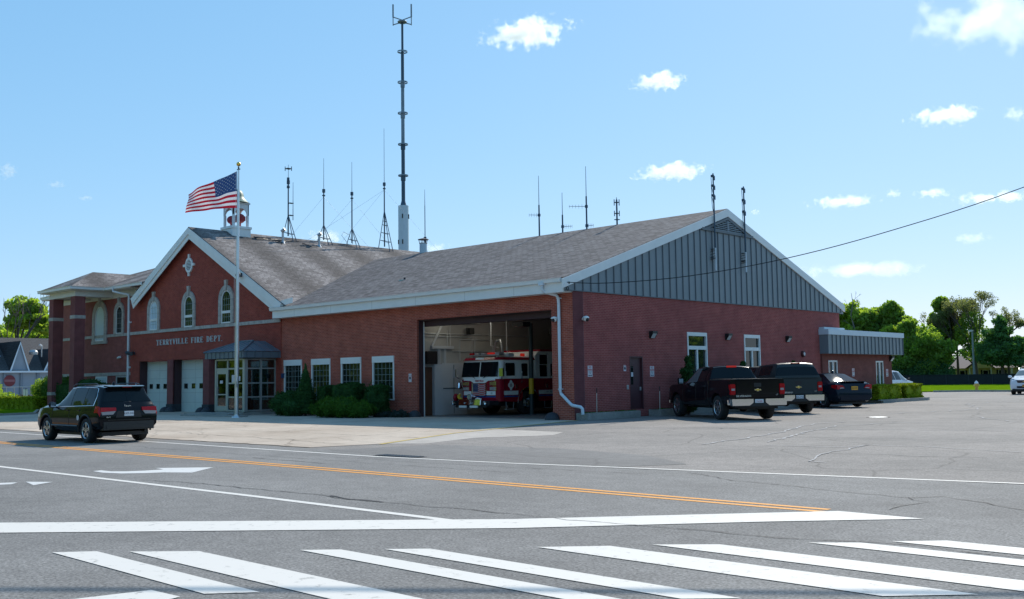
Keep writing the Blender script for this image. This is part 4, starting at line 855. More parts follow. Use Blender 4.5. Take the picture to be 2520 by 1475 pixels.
for a0, a1, z0, z1 in ((21.05,22.1,.9,2.35),(27.0,28.02,.15,2.34)):
    X = gable(ax); mb = MB(X); am = (a0+a1)/2; mb.box(a0,a1,-.1,-.0,z1-.08,z1); mb.box(a0,a0+.07,-.1,.0,z0,z1-.08); mb.box(a1-.07,a1,-.1,.0,z0,z1-.08); mb.box(am-.06,am+.06,-.1,.0,z0,z1-.08); mb.box(a0+.07,a1-.07,-.1,0,z0,z0+.07); wn = part('window', mb, [WHITE], FS)
    for q in ((a0+.07,am-.06),(am+.06,a1-.07)): mb = MB(X); mb.box(q[0],q[1],-.08,-.06,z0+.07,z1-.08); part('pane', mb, [GLASSW], wn)

# cupola on the hall ridge ---------------------------------------------
CU = part('cupola', MB().box(-28.66,-27.44,1.99,3.21,9.6,10.72).box(-28.71,-27.39,1.94,3.26,10.72,10.86), [WHITE], FS)
mb = MB(); c0x, c1x, c0y, c1y = -28.58,-27.52,2.07,3.13
for x in (c0x,c1x-.12):
    for y in (c0y,c1y-.12): mb.box(x,x+.12,y,y+.12,10.86,11.55)
def arch_plate(mb, ax_, f, a0, a1, z0, z1, t):
    cxx = (a0+a1)/2; r = (a1-a0)/2-.12; N = 10; P = [(cxx+r*math.cos(q), z0+r*math.sin(q)) for q in np.linspace(0,PI,N+1)]
    for (u0,v0),(u1,v1) in zip(P,P[1:]):
        pts = [(u0,v0),(u1,v1),(u1,z1),(u0,z1)]
        mb.prism([((p[0],f,p[1]) if ax_ == 'x' else (f,p[0],p[1])) for p in pts], (0,t,0) if ax_ == 'x' else (t,0,0))
    for s0, s1 in ((a0,cxx-r),(cxx+r,a1)): 
        pts = [(s0,z0),(s1,z0),(s1,z1),(s0,z1)]; mb.prism([((p[0],f,p[1]) if ax_ == 'x' else (f,p[0],p[1])) for p in pts], (0,t,0) if ax_ == 'x' else (t,0,0))
for f in (c0y,c1y-.06): arch_plate(mb, 'x', f, c0x, c1x, 11.55, 12.22, .06)
for f in (c0x,c1x-.06): arch_plate(mb, 'y', f, c0y, c1y, 11.55, 12.22, .06)
mb.box(c0x-.06,c1x+.06,c0y-.06,c1y+.06,12.22,12.30); part('arcade', mb, [mat('cupola_white', (.62,.64,.66), .5)], CU)
mb = MB(); xm, ym = -28.05, 2.60
prof = [(.98,12.32),(.80,12.44),(.62,12.60),(.56,12.75),(.50,12.92),(.38,13.06),(.2,13.15),(.0,13.18)]
mb.lathe([(r*.80,z) for i,(r,z) in enumerate(prof)], (xm,ym,0), 'z', 24); part('dome', mb, [COPPER], CU, True)
mb = MB(); mb.ball((xm-.24,ym-.16,11.32), .28, 16, 0, (1,1,.9)); mb.ball((xm+.22,ym+.1,11.38), .33, 16, 0, (1,1,.9)); mb.cyl((xm-.24,ym-.16,10.86),(xm-.24,ym-.16,11.1),.08); mb.cyl((xm+.22,ym+.1,10.86),(xm+.22,ym+.1,11.1),.08); mb.cyl((xm-.24,ym-.16,11.34),(xm+.22,ym+.1,11.36),.12)
for k_ in range(5): mb.lathe([(.335,0),(.345,.02),(.335,.04)], (xm+.22,ym+.1,11.26+k_*.05), 'z', 18)
part('siren', mb, [SIREN], CU, True)
mb = MB()
for k_ in range(4):
    P = [(-28.0+.5+.12*k_+random.uniform(-.1,.1), 3.4+i*.55, ZG-SG*(.6+.1*k_)+.02+random.uniform(0,.05)) for i in range(7-k_)]; mb.tube(P, .022, 5)
mb.tube([(-27.2,4.9,ZG-SG*.9+.05),(-27.0,5.2,ZG-SG*1.1+.04),(-26.8,5.0,ZG-SG*1.3+.04),(-27.1,4.7,ZG-SG*1.0+.04)], .02, 5); mb.tube([(-27.2,7.5,ZG-SG*.9+.05),(-27.0,7.8,ZG-SG*1.1+.04),(-26.9,7.2,ZG-SG*1.2+.04),(-27.3,6.8,ZG-SG*.8+.04)], .02, 5)
part('roof_cable', mb, [BLACK], FS)
# chimney and roof pipes
mb = MB(); mb.cyl((-21.35,11.5,9.2),(-21.35,11.5,9.98),.23,.23,18); ch = part('chimney', mb, [mat('flue_grey', (.42,.50,.56), .4, .3)], FS, True)
mb = MB(); mb.lathe([(.34,10.22),(.33,10.25),(.0,10.34)], (-21.35,11.5,0), 'z', 18); mb.lathe([(.25,9.98),(.25,10.02)], (-21.35,11.5,0), 'z', 18)
for a in range(5): q = a*2*PI/5; mb.cyl((-21.35+.22*math.cos(q),11.5+.22*math.sin(q),9.98),(-21.35+.28*math.cos(q),11.5+.28*math.sin(q),10.24),.02,.02,5)
part('flue_cap', mb, [mat('cap_rust', (.16,.13,.13), .6)], ch)
for y in (5.28,7.97):
    mb = MB(); z = ZG-SG*.93; mb.cyl((-27.17,y,z-.1),(-27.17,y,z+.62),.07,.07,10); mb.cyl((-27.17,y,z-.1),(-27.17,y,z+.1),.17,.09,12); mb.cyl((-27.22,y-.05,z+.66),(-27.05,y+.06,z+.82),.11,.11,10); part('roof_pipe', mb, [STEEL], FS, True)

# ------------------------------------------------------------------ vehicles
class Body:
    """lofted car body; keys: x, zs, zb, zt, ws, wm, wb, wt (x forwards, half widths)"""
    def __init__(s, keys): s.k = sorted(keys); s.V = 12
    def par(s, x):
        k = s.k
        if x <= k[0][0]: return k[0][1:]
        for a, b in zip(k, k[1:]):
            if x <= b[0]:
                t = (x-a[0])/max(1e-6, b[0]-a[0]); return [p+(q-p)*t for p, q in zip(a[1:], b[1:])]
        return k[-1][1:]
    def sec(s, x):
        zs, zb, zt, ws, wm, wb, wt = s.par(x); h = zb-zs; g = zt-zb
        return [(0,zs),(ws*.88,zs),(ws,zs+.06),(wm*.99,zs+h*.28),(wm,zs+h*.55),(wm*.985,zs+h*.80),(wb,zb),(wb+(wt-wb)*.5,zb+g*.45),(wt,zb+g*.80),(wt-.05*min(1,g*3),zb+g*.93),(wt*.55,zt-.012*min(1,g*3)),(0,zt)]
    def S(s, x, v):
        q = s.sec(x); i = min(int(v), s.V-2); t = v-i
        return Vector((x, q[i][0]+(q[i+1][0]-q[i][0])*t, q[i][1]+(q[i+1][1]-q[i][1])*t))
    def loft(s, mi=0):
        xs = sorted({round(a[0]+(b[0]-a[0])*i/n, 4) for a, b in zip(s.k, s.k[1:]) for n in [max(1, int((b[0]-a[0])/.22))] for i in range(n+1)})
        mb = MB(); n = 2*(s.V-1); vs = []
        for x in xs:
            q = s.sec(x); vs += [(x,y,z) for y, z in q]+[(x,-y,z) for y, z in q[-2:0:-1]]
        fs = [(i*n+j, i*n+(j+1)%n, (i+1)*n+(j+1)%n, (i+1)*n+j) for i in range(len(xs)-1) for j in range(n)]
        fs += [tuple(range(n))[::-1], tuple(range((len(xs)-1)*n, len(xs)*n))]
        return mb.add(vs, fs, mi)
    def patch(s, x0, x1, v0, v1, off=.006, side=1, nx=8, nv=6, skew0=0, skew1=0, th=.0):
        """panel lying on the body; side -1/+1, or 0 for across the centre. skew moves the x ends at v1"""
        mb = MB(); rows = []
        sides = [side] if side else [1, -1]
        for sd in sides:
            vs = []
            for i in range(nx+1):
                for j in range(nv+1):
                    b = j/nv; xa = x0+skew0*b; xb = x1+skew1*b; x = xa+(xb-xa)*i/nx; v = v0+(v1-v0)*b
                    e = 1e-3; p = s.S(x, v); du = s.S(x+e, v)-s.S(x-e, v); dv = s.S(x, min(v+e, s.V-1.001))-s.S(x, v-e)
                    nrm = du.cross(dv); nrm = nrm.normalized() if nrm.length > 1e-12 else Vector((0,0,1))
                    if nrm.dot(Vector((0,p.y,p.z-.7))) < 0: nrm = -nrm
                    p = p+nrm*off; vs.append((p.x, p.y*sd, p.z))
            mb.add(vs, [(i*(nv+1)+j, (i+1)*(nv+1)+j, (i+1)*(nv+1)+j+1, i*(nv+1)+j+1) for i in range(nx) for j in range(nv)])
        return mb
def carve(mb, cuts, paintm, name, parent, ang=38):
    """body with wheel openings cut out; cuts: (x, z, r, half width inner, outer)"""
    me = mesh(name, mb, [paintm, BLACK], False); o = obj(name, me); cs = []
    for x, z, r, yi, yo in cuts:
        c = MB(); c.cyl((x,yi,z),(x,yo,z),r,r,36,1); c.cyl((x,-yo,z),(x,-yi,z),r,r,36,1)
        co = obj('cut', mesh('cut', c, [paintm, BLACK])); m = o.modifiers.new('b', 'BOOLEAN'); m.operation = 'DIFFERENCE'; m.solver = 'EXACT'; m.object = co; cs.append(co)
    dg = bpy.context.evaluated_depsgraph_get(); dg.update(); me2 = bpy.data.meshes.new_from_object(o.evaluated_get(dg)); o.modifiers.clear(); o.data = me2; me2.name = name
    for c in cs: bpy.data.objects.remove(c)
    me2.shade_smooth(); me2.set_sharp_from_angle(angle=R(ang)); o.parent = parent
    return o
def wheel(parent, x, y, r, wd, rimr, side, spokes=5, style='double', rimm=None):
    """tyre with a rim; y = outer face, side +1/-1"""
    mb = MB(); yo = y; yi = y-side*wd; c = (x, 0, r); bv = .025
    prof = [(rimr, yo-side*.01),(rimr+.02,yo),(r-bv*1.6,yo),(r-bv*.4,yo-side*bv*.6),(r,yo-side*bv*1.6),(r,yi+side*bv*1.6),(r-bv,yi),(rimr,yi)]
    mb.lathe(prof, c, 'y', 36)
    for k_ in range(0):pass
    wh = part('wheel', mb, [RUBBER], parent, True, ang=50)
    mb = MB(); yr_ = yo-side*.022
    mb.lathe([(rimr,yo-side*.01),(rimr-.012,yo-side*.004),(rimr-.03,yr_),(rimr-.035,yr_-side*.09)], c, 'y', 32)
    mb.lathe([(rimr-.035,yr_-side*.09),(0,yr_-side*.09)], c, 'y', 32, 1)
    mb.lathe([(.065,yr_-side*.03),(.06,yr_+side*.004),(.0,yr_+side*.008)], c, 'y', 16)
    for k_ in range(spokes):
        for d in ((-.13,.13) if style == 'double' else (0,)):
            a = 2*PI*k_/spokes+d+.3; a2 = 2*PI*k_/spokes+d*.6+.3; w0, w1 = (.026,.020) if style == 'double' else (.055,.045)
            u = Vector((math.cos(a),0,math.sin(a))); t = Vector((-u.z,0,u.x)); cc = Vector(c)
            P = [cc+u*.04+t*w0, cc+u*.04-t*w0, cc+u*(rimr-.02)-t*w1, cc+u*(rimr-.02)+t*w1]
            mb.prism([(p.x,yr_+side*.002,p.z) for p in P], (0,-side*.03,0))
    part('rim', mb, [rimm or RIM, BLACK], wh, True, ang=30)
    return wh
def on_back(x, y0=0, z0=0):      # lettering on a rear face (seen from behind): text x runs to the car's right = -y
    return lambda a, b, c: (x-c, y0-a, z0+b)
def on_front(x, y0=0, z0=0): return lambda a, b, c: (x+c, y0+a, z0+b)
def plate(parent, x, y, z, txt, m, ink, back=True, w_=.305, h=.152):
    s = -1 if back else 1
    mb = MB(); mb.box(min(x,x+s*.012),max(x,x+s*.012),y-w_/2,y+w_/2,z-h/2,z+h/2); p = part('number_plate', mb, [m], parent)
    fn = on_back(x-.014,y,z) if back else on_front(x+.014,y,z)
    part('plate_number', text_mb(txt, h*.62, fn, .80, .001), [ink], p)
    return p
def bow_tie(parent, x, y, z, w_=.24, back=True):
    s = -1 if back else 1; h = w_*.36
    def shape(k): return [(-.5,-.22),(-.42,.22),(-.16,.22),(-.15,.5),(.17,.5),(.16,.22),(.5,.22),(.42,-.22),(.16,-.22),(.15,-.5),(-.17,-.5),(-.16,-.22)]
    mb = MB(); mb.prism([(x,y+p[0]*w_*1.06,z+p[1]*h*1.15) for p in shape(1)], (s*.010,0,0)); mb.prism([(x+s*.0105,y+p[0]*w_*.94,z+p[1]*h*.92) for p in shape(1)], (s*.006,0,0), 1)
    return part('emblem', mb, [BADGE, BOWTIE], parent)

# --- black SUV on the road
def make_jeep():
    t = thing('suv', 'black SUV with red tail lights driving away on the road in front of the station', 'car', (-4.33,-16.56,.0), PI, None, .885)
    B = Body([(2.42,.42,.78,.86,.66,.70,.66,.54),(2.35,.34,.95,1.04,.82,.87,.82,.66),(2.15,.30,1.03,1.12,.87,.94,.88,.70),(1.75,.30,1.07,1.17,.88,.965,.91,.74),(1.02,.30,1.10,1.19,.89,.97,.91,.74),(.95,.30,1.10,1.21,.89,.97,.91,.74),(.10,.30,1.12,1.77,.89,.97,.91,.70),(-.35,.30,1.12,1.815,.89,.97,.91,.72),(-1.3,.30,1.14,1.81,.89,.97,.91,.72),(-1.75,.32,1.15,1.785,.88,.965,.905,.70),(-2.06,.36,1.15,1.745,.87,.96,.90,.68),(-2.14,.38,1.15,1.56,.87,.96,.90,.70),(-2.30,.40,1.15,1.19,.87,.955,.89,.84),(-2.37,.42,1.06,1.11,.86,.945,.885,.84),(-2.41,.44,.90,.97,.84,.92,.87,.82)])
    b = carve(B.loft(), [(1.45,.40,.44,.62,1.2),(-1.465,.40,.44,.62,1.2)], P_BLACK, 'body', t)
    for sd in (1,-1):
        for nm, a, c, s0, s1 in (('side_window',.68,-.28,-.42,0),('side_window',-.34,-1.18,0,0),('side_window',-1.24,-1.88,0,.12)):
            part(nm, B.patch(a,c,6.12,8.35,.006,sd,8,6,s0,s1), [GLASSC], t, True)
        mb = MB(); P = [B.S(x,6.02) for x in np.linspace(.95,-1.92,14)]+[B.S(-1.93,7),B.S(-1.80,8.3)]+[B.S(x,8.52) for x in np.linspace(-1.7,.05,10)]
        mb.tube([(p.x,sd*(p.y+.006),p.z) for p in P], .012, 6); part('window_trim', mb, [CHROME], t, True)
        mb = MB(); mb.tube([(.05,sd*.66,1.76),(-.1,sd*.66,1.83),(-1.5,sd*.66,1.84),(-1.75,sd*.66,1.79)], .018, 6); part('roof_rail', mb, [DKSTEEL], t, True)
        mb = MB(); mb.ball((.74,sd*1.06,1.17), .13, 12, 0, (.55,1,.8)); mb.box(.70,.78,min(sd*.88,sd*1.0),max(sd*.88,sd*1.0),1.07,1.12); mr = part('side_mirror', mb, [P_BLACK], t, True)
        part('mirror_glass', MB().box(.665,.672,min(sd*.97,sd*1.14),max(sd*.97,sd*1.14),1.09,1.25), [CHROME], mr)
        # wheel arch flares
        for wx in (1.45,-1.465):
            mb = MB(); pr_ = [(math.cos(a),math.sin(a)) for a in np.linspace(-.15,PI+.15,19)]
            mb.tube([(wx+.465*c_,sd*(.955),.40+.465*s_) for c_, s_ in pr_], .032, 6); part('arch_flare', mb, [BLACK], t, True)
        for a, c in ((.60,-.32),(-.40,-1.12)):
            mb = MB(); p = B.S(c+.16,5.6); mb.box(c+.06,c+.26,min(sd*p.y,sd*(p.y+.035)),max(sd*p.y,sd*(p.y+.035)),.985,1.02); part('door_handle', mb, [P_BLACK], t, bevel=.008)
        mb = MB(); mb.tube([(.98,sd*.972,.52),(-.95,sd*.972,.52)], .028, 6); part('door_moulding', mb, [mat('moulding', (.03,.035,.045), .35)], t, True)
        mb = MB()
        for x in (.98,-.30,-1.08): 
            q = [B.S(x,v) for v in (2.4,3,4,5,5.9)]; mb.tube([(p.x,sd*(p.y+.001),p.z) for p in q], .005, 4)
        part('door_gap', mb, [BLACK], t)
        # tail lights wrap round the corner
        mb = B.patch(-2.06,-2.395,4.7,5.9,.008,sd,8,3); tl = part('tail_light', mb, [TAIL], t, True)
        mb = MB(); mb.prism([(-2.40,sd*.90,.965),(-2.40,sd*.42,.985),(-2.38,sd*.42,1.09),(-2.38,sd*.90,1.10)], (-.035,0,0)); mb.prism([(-2.415,sd*.86,.87),(-2.415,sd*.52,.88),(-2.41,sd*.44,.983),(-2.41,sd*.89,.963)], (-.03,0,0), 1); part('lens', mb, [TAIL, TAILW], tl)
        mb = MB(); mb.box(-2.435,-2.40,min(sd*.52,sd*.80),max(sd*.52,sd*.80),.575,.625); part('reflector', mb, [TAIL], t)
        wheel(t, 1.45, sd*.945, .385, .25, .255, sd); wheel(t, -1.465, sd*.945, .385, .25, .255, sd)
    part('rear_window', B.patch(-2.10,-2.262,8.0,10.99,.006,0,5,8), [GLASSC], t, True)
    part('windscreen', B.patch(.86,.18,8.2,10.99,.006,0,6,8), [GLASSC], t, True)
    mb = MB(); mb.prism([(-2.02,.64,1.735),(-2.02,-.64,1.735),(-2.26,-.58,1.705),(-2.26,.58,1.705)], (0,0,.035)); mb.box(-2.262,-2.255,-.16,.16,1.708,1.732,1); part('spoiler', mb, [P_BLACK, TAIL], t, bevel=.01)
    mb = MB(); mb.box(-2.44,-2.20,-.82,.82,.40,.66); mb.box(-2.46,-2.2,-.74,.74,.44,.56); mb.box(-2.455,-2.42,-.70,.70,.70,.72,1); part('rear_bumper', mb, [mat('bumper_black', (.016,.018,.02), .4), CHROME], t, bevel=.03)
    mb = MB(); mb.prism([(-2.365,.42,.78),(-2.365,-.42,.78),(-2.365,-.36,.98),(-2.365,.36,.98)], (-.047,0,0)); part('plate_recess', mb, [BLACK], t)
    mb = MB(); mb.tube([(-2.24,-.28,1.24),(-2.26,-.05,1.26),(-2.25,.24,1.24)], .022, 6); part('rear_wiper', mb, [BLACK], t, True)
    mb = MB(); mb.lathe([(.06,1.80),(.03,1.88),(.0,1.89)], (-1.35,0,0), 'z', 10); part('roof_antenna', mb, [P_BLACK], t, True)
    mb = MB(); mb.box(-2.2,1.9,-.75,.75,.22,.34); mb.cyl((-2.3,-.62,.34),(-2.0,-.62,.34),.045); mb.tube([(-2.0,.5,.28),(-1.6,.2,.26),(-1.0,.2,.27)], .06, 8); part('undercarriage', mb, [BLACK], t)
    plate(t, -2.415, .0, .90, 'KKM-3107', PLATEW, INK)
    part('badge', text_mb('Jeep', .13, on_back(-2.36,.02,1.125), 1.0, .004, bold=.003), [BADGE], t); part('badge', text_mb('4x4', .07, on_back(-2.42,.66,.80), 1.3, .003), [BADGE], t)
    for sd in (1,-1): part('headlight', MB().box(2.28,2.36,min(sd*.52,sd*.80),max(sd*.52,sd*.80),.80,.90), [TAILW], t)
    mb = MB(); mb.lathe([(.0,.976),(.085,.976)], (-.97,0,.78), 'y', 18); part('door_sticker', mb, [SIGNW], t)
    return t
make_jeep()

# --- pickups
def pickup_body(cabback=-.78): 
    return Body([(2.92,.55,.95,1.0,.74,.80,.78,.62),(2.84,.46,1.10,1.17,.86,.93,.90,.70),(2.5,.42,1.18,1.25,.92,1.0,.95,.76),(1.40,.42,1.22,1.31,.93,1.01,.97,.80),(1.32,.42,1.22,1.33,.93,1.01,.97,.80),(.58,.42,1.24,1.83,.93,1.01,.97,.70),(.2,.42,1.25,1.875,.93,1.01,.97,.72),(cabback+.02,.42,1.28,1.865,.93,1.01,.97,.72),(cabback-.04,.42,1.29,1.83,.93,1.01,.97,.74),(cabback-.20,.42,1.31,1.38,.93,1.01,.97,.88),(cabback-.22,.44,1.33,1.365,.93,1.01,.985,.93),(-2.70,.50,1.36,1.385,.93,1.01,.985,.93),(-2.80,.52,1.36,1.38,.92,1.0,.975,.92)])
def make_pickup(name, label, loc, rz, pm, tail, plates, cap=False, lit=False, tonneau=True, sc=1.06, badge='SILVERADO', cb=-.78, gloss=None):
    t = thing(name, label, 'pickup truck', loc, rz, None, sc); B = pickup_body(cb)
    carve(B.loft(), [(1.95,.44,.49,.66,1.2),(-1.695,.44,.49,.66,1.2)], pm, 'body', t)
    for sd in (1,-1):
        part('side_window', B.patch(1.0,.02,6.15,8.3,.006,sd,8,6,-.42,0), [GLASST], t, True); part('side_window', B.patch(-.05,cb+.14,6.15,8.3,.006,sd,6,6,0,.03), [GLASSC], t, True)
        mb = MB(); mb.box(1.0,1.10,min(sd*1.06,sd*1.28),max(sd*1.06,sd*1.28),1.22,1.45); mb.box(1.02,1.08,min(sd*.96,sd*1.1),max(sd*.96,sd*1.1),1.24,1.29); mr = part('side_mirror', mb, [pm], t, bevel=.03)
        part('mirror_glass', MB().box(.99,.997,min(sd*1.09,sd*1.25),max(sd*1.09,sd*1.25),1.25,1.42), [CHROME], mr)
        for x in (.28,-.62): part('door_handle', MB().box(x-.1,x+.1,min(sd*1.0,sd*1.04),max(sd*1.0,sd*1.04),1.08,1.12), [pm], t, bevel=.008)
        mb = MB()
        for x in (1.28,.06,cb+.02,cb-.21):
            q = [B.S(x,v) for v in (2.4,3,4,5,5.95)]; mb.tube([(p.x,sd*(p.y+.001),p.z) for p in q], .006, 4)
        part('door_gap', mb, [BLACK], t)
        mb = MB(); mb.box(-2.83,-2.70,min(sd*.80,sd*1.0),max(sd*.80,sd*1.0),.86,1.22); tl = part('tail_light', mb, [tail], t, bevel=.02)
        part('lens', MB().box(-2.838,-2.83,min(sd*.83,sd*.95),max(sd*.83,sd*.95),1.0,1.07), [TAILW], tl)
        wheel(t, 1.95, sd*.985, .415, .27, .27, sd, 5, 'double'); wheel(t, -1.695, sd*.985, .415, .27, .27, sd, 5, 'double')
        mb = MB(); mb.prism([(-2.80,sd*.22,.60),(-2.80,sd*.36,.50),(-2.80,sd*.98,.50),(-2.80,sd*1.0,.72),(-2.80,sd*.22,.72)], (-.15,0,0)); mb.prism([(-2.80,sd*.90,.52),(-2.60,sd*1.0,.52),(-2.60,sd*1.0,.70),(-2.80,sd*1.0,.72)], (-.02,sd*.012,0)); part('chrome_bumper', mb, [CHROME], t, bevel=.02)
    mb = MB(); mb.box(-2.93,-2.74,-.98,.98,.46,.60); mb.box(-2.90,-2.75,-.30,.30,.58,.72); part('bumper_step', mb, [BLACK], t, bevel=.015)
    part('rear_window', B.patch(cb-.055,cb-.185,8.15,10.99,.006,0,5,8), [GLASSC], t, True)
    part('windscreen', B.patch(1.24,.66,8.2,10.99,.006,0,6,8), [GLASSC], t, True)
    mb = MB(); mb.box(-2.825,-2.79,-.79,.79,.74,1.36); tg = part('tailgate', mb, [pm], t, bevel=.02); mb = MB(); mb.box(-2.83,-2.82,-.13,.13,1.12,1.25); part('handle', mb, [BLACK], tg); mb = MB(); mb.box(-2.831,-2.822,-.72,.72,.90,.905); part('crease', mb, [BLACK], tg)
    part('brake_light', MB().box(cb-.075,cb-.03,-.19,.19,1.80,1.86), [TAILON if lit else TAIL], t, bevel=.01)
    if tonneau: part('bed_cover', MB().box(-2.81,cb-.23,-.93,.93,1.365,1.395), [mat('tonneau', (.05,.05,.05), .45)], t, bevel=.01)
    if cap:
        K = Body([(cb-.10,1.30,1.34,1.90,.90,.93,.93,.74),(cb-.16,1.30,1.34,1.92,.92,.96,.95,.76),(-2.35,1.32,1.36,1.97,.92,.96,.95,.77),(-2.58,1.32,1.36,1.96,.92,.96,.95,.77),(-2.66,1.32,1.36,1.86,.92,.96,.95,.80),(-2.79,1.32,1.36,1.42,.92,.95,.94,.92)])
        cpo = part('camper_shell', K.loft(), [pm], t, True, ang=50)
        for sd in (1,-1): part('side_window', K.patch(cb-.45,-2.30,6.5,8.2,.006,sd,6,5), [GLASSC], cpo, True)
        part('rear_window', K.patch(-2.675,-2.775,8.1,10.99,.008,0,5,8), [GLASSC], cpo, True)
        part('brake_light', MB().box(-2.64,-2.60,-.18,.18,1.925,1.955), [TAIL], cpo)
    bow_tie(t, -2.83, .0, 1.02)
    part('badge', text_mb(badge, .085, on_back(-2.832,.52,.815), 1.25, .003, bold=.002), [BADGE], t); part('badge', text_mb('LT', .07, on_back(-2.832,-.70,.85), 1.1, .003), [BADGE], t)
    plate(t, -2.91, .0, .63, plates, PLATEW, INKR if plates[0].isdigit() else INK)
    mb = MB(); mb.box(-2.6,2.4,-.5,.5,.36,.48); mb.cyl((-1.695,-.8,.42),(-1.695,.8,.42),.07); mb.ball((-1.695,.0,.42), .17, 12); mb.box(-2.75,-2.5,-.7,.7,.40,.50); mb.cyl((-2.8,-.7,.42),(-2.3,-.7,.42),.04); part('undercarriage', mb, [BLACK], t)
    part('front_bumper', MB().box(2.86,3.0,-.92,.92,.48,.72), [CHROME], t, bevel=.03)
    for sd in (1,-1): part('headlight', MB().box(2.80,2.90,min(sd*.62,sd*.90),max(sd*.62,sd*.90),.92,1.06), [TAILW], t)
    part('grille', MB().box(2.86,2.935,-.6,.6,.76,1.02), [BLACK], t, bevel=.01)
    return t
HD = math.atan2(.56,-.83)
make_pickup('pickup_truck', 'black pickup truck with a flat bed cover parked by the gable wall', (3.87,4.23,0), HD, P_MAROON, TAIL, '716309', lit=True)
make_pickup('pickup_truck', 'dark grey pickup truck with a camper shell over its bed', (2.27,10.55,0), HD-.04, P_GREY, TAIL, 'BPB-7759', cap=True, tonneau=False, sc=1.07)
def make_white_van():
    t = thing('people_carrier', 'white people carrier half hidden behind the far corner of the station above a clipped hedge', 'car', (-5.95,43.2,0), R(88), None, 1.0)
    B = Body([(2.05,.40,.85,.92,.70,.74,.70,.56),(1.95,.30,1.0,1.07,.84,.90,.86,.66),(1.1,.26,1.10,1.22,.92,.97,.93,.74),(1.0,.26,1.10,1.24,.92,.97,.93,.74),(.15,.26,1.12,1.80,.92,.97,.93,.66),(-.4,.26,1.12,1.86,.92,.97,.93,.68),(-2.2,.28,1.14,1.82,.90,.95,.92,.66),(-2.45,.34,1.12,1.2,.88,.93,.9,.78),(-2.5,.4,.9,1.0,.84,.9,.86,.76)])
    carve(B.loft(), [(1.2,.36,.42,.62,1.2),(-1.5,.36,.42,.62,1.2)], P_WHITE, 'body', t)
    for sd in (1,-1):
        part('side_window', B.patch(.80,-.05,6.12,8.2,.006,sd,8,6,-.42,0), [GLASST], t, True); part('side_window', B.patch(-.12,-.95,6.12,8.2,.006,sd,8,6), [GLASSC], t, True); part('side_window', B.patch(-1.02,-2.1,6.12,8.2,.006,sd,8,6), [GLASSC], t, True)
        mb = MB(); mb.ball((.78,sd*1.08,1.2), .12, 12, 0, (.55,1,.8)); mb.box(.74,.82,min(sd*.9,sd*1.0),max(sd*.9,sd*1.0),1.12,1.16); part('side_mirror', mb, [BLACK], t, True)
        for x in (.0,-.9): part('door_handle', MB().box(x-.1,x+.1,min(sd*.955,sd*.99),max(sd*.955,sd*.99),.97,1.0), [ALU], t, bevel=.008)
        wheel(t, 1.2, sd*.95, .36, .24, .24, sd); wheel(t, -1.5, sd*.95, .36, .24, .24, sd)
    part('windscreen', B.patch(.9,.22,8.15,10.99,.006,0,8,8), [GLASST], t, True); part('undercarriage', MB().box(-2.1,1.8,-.7,.7,.18,.28), [BLACK], t)
make_white_van()

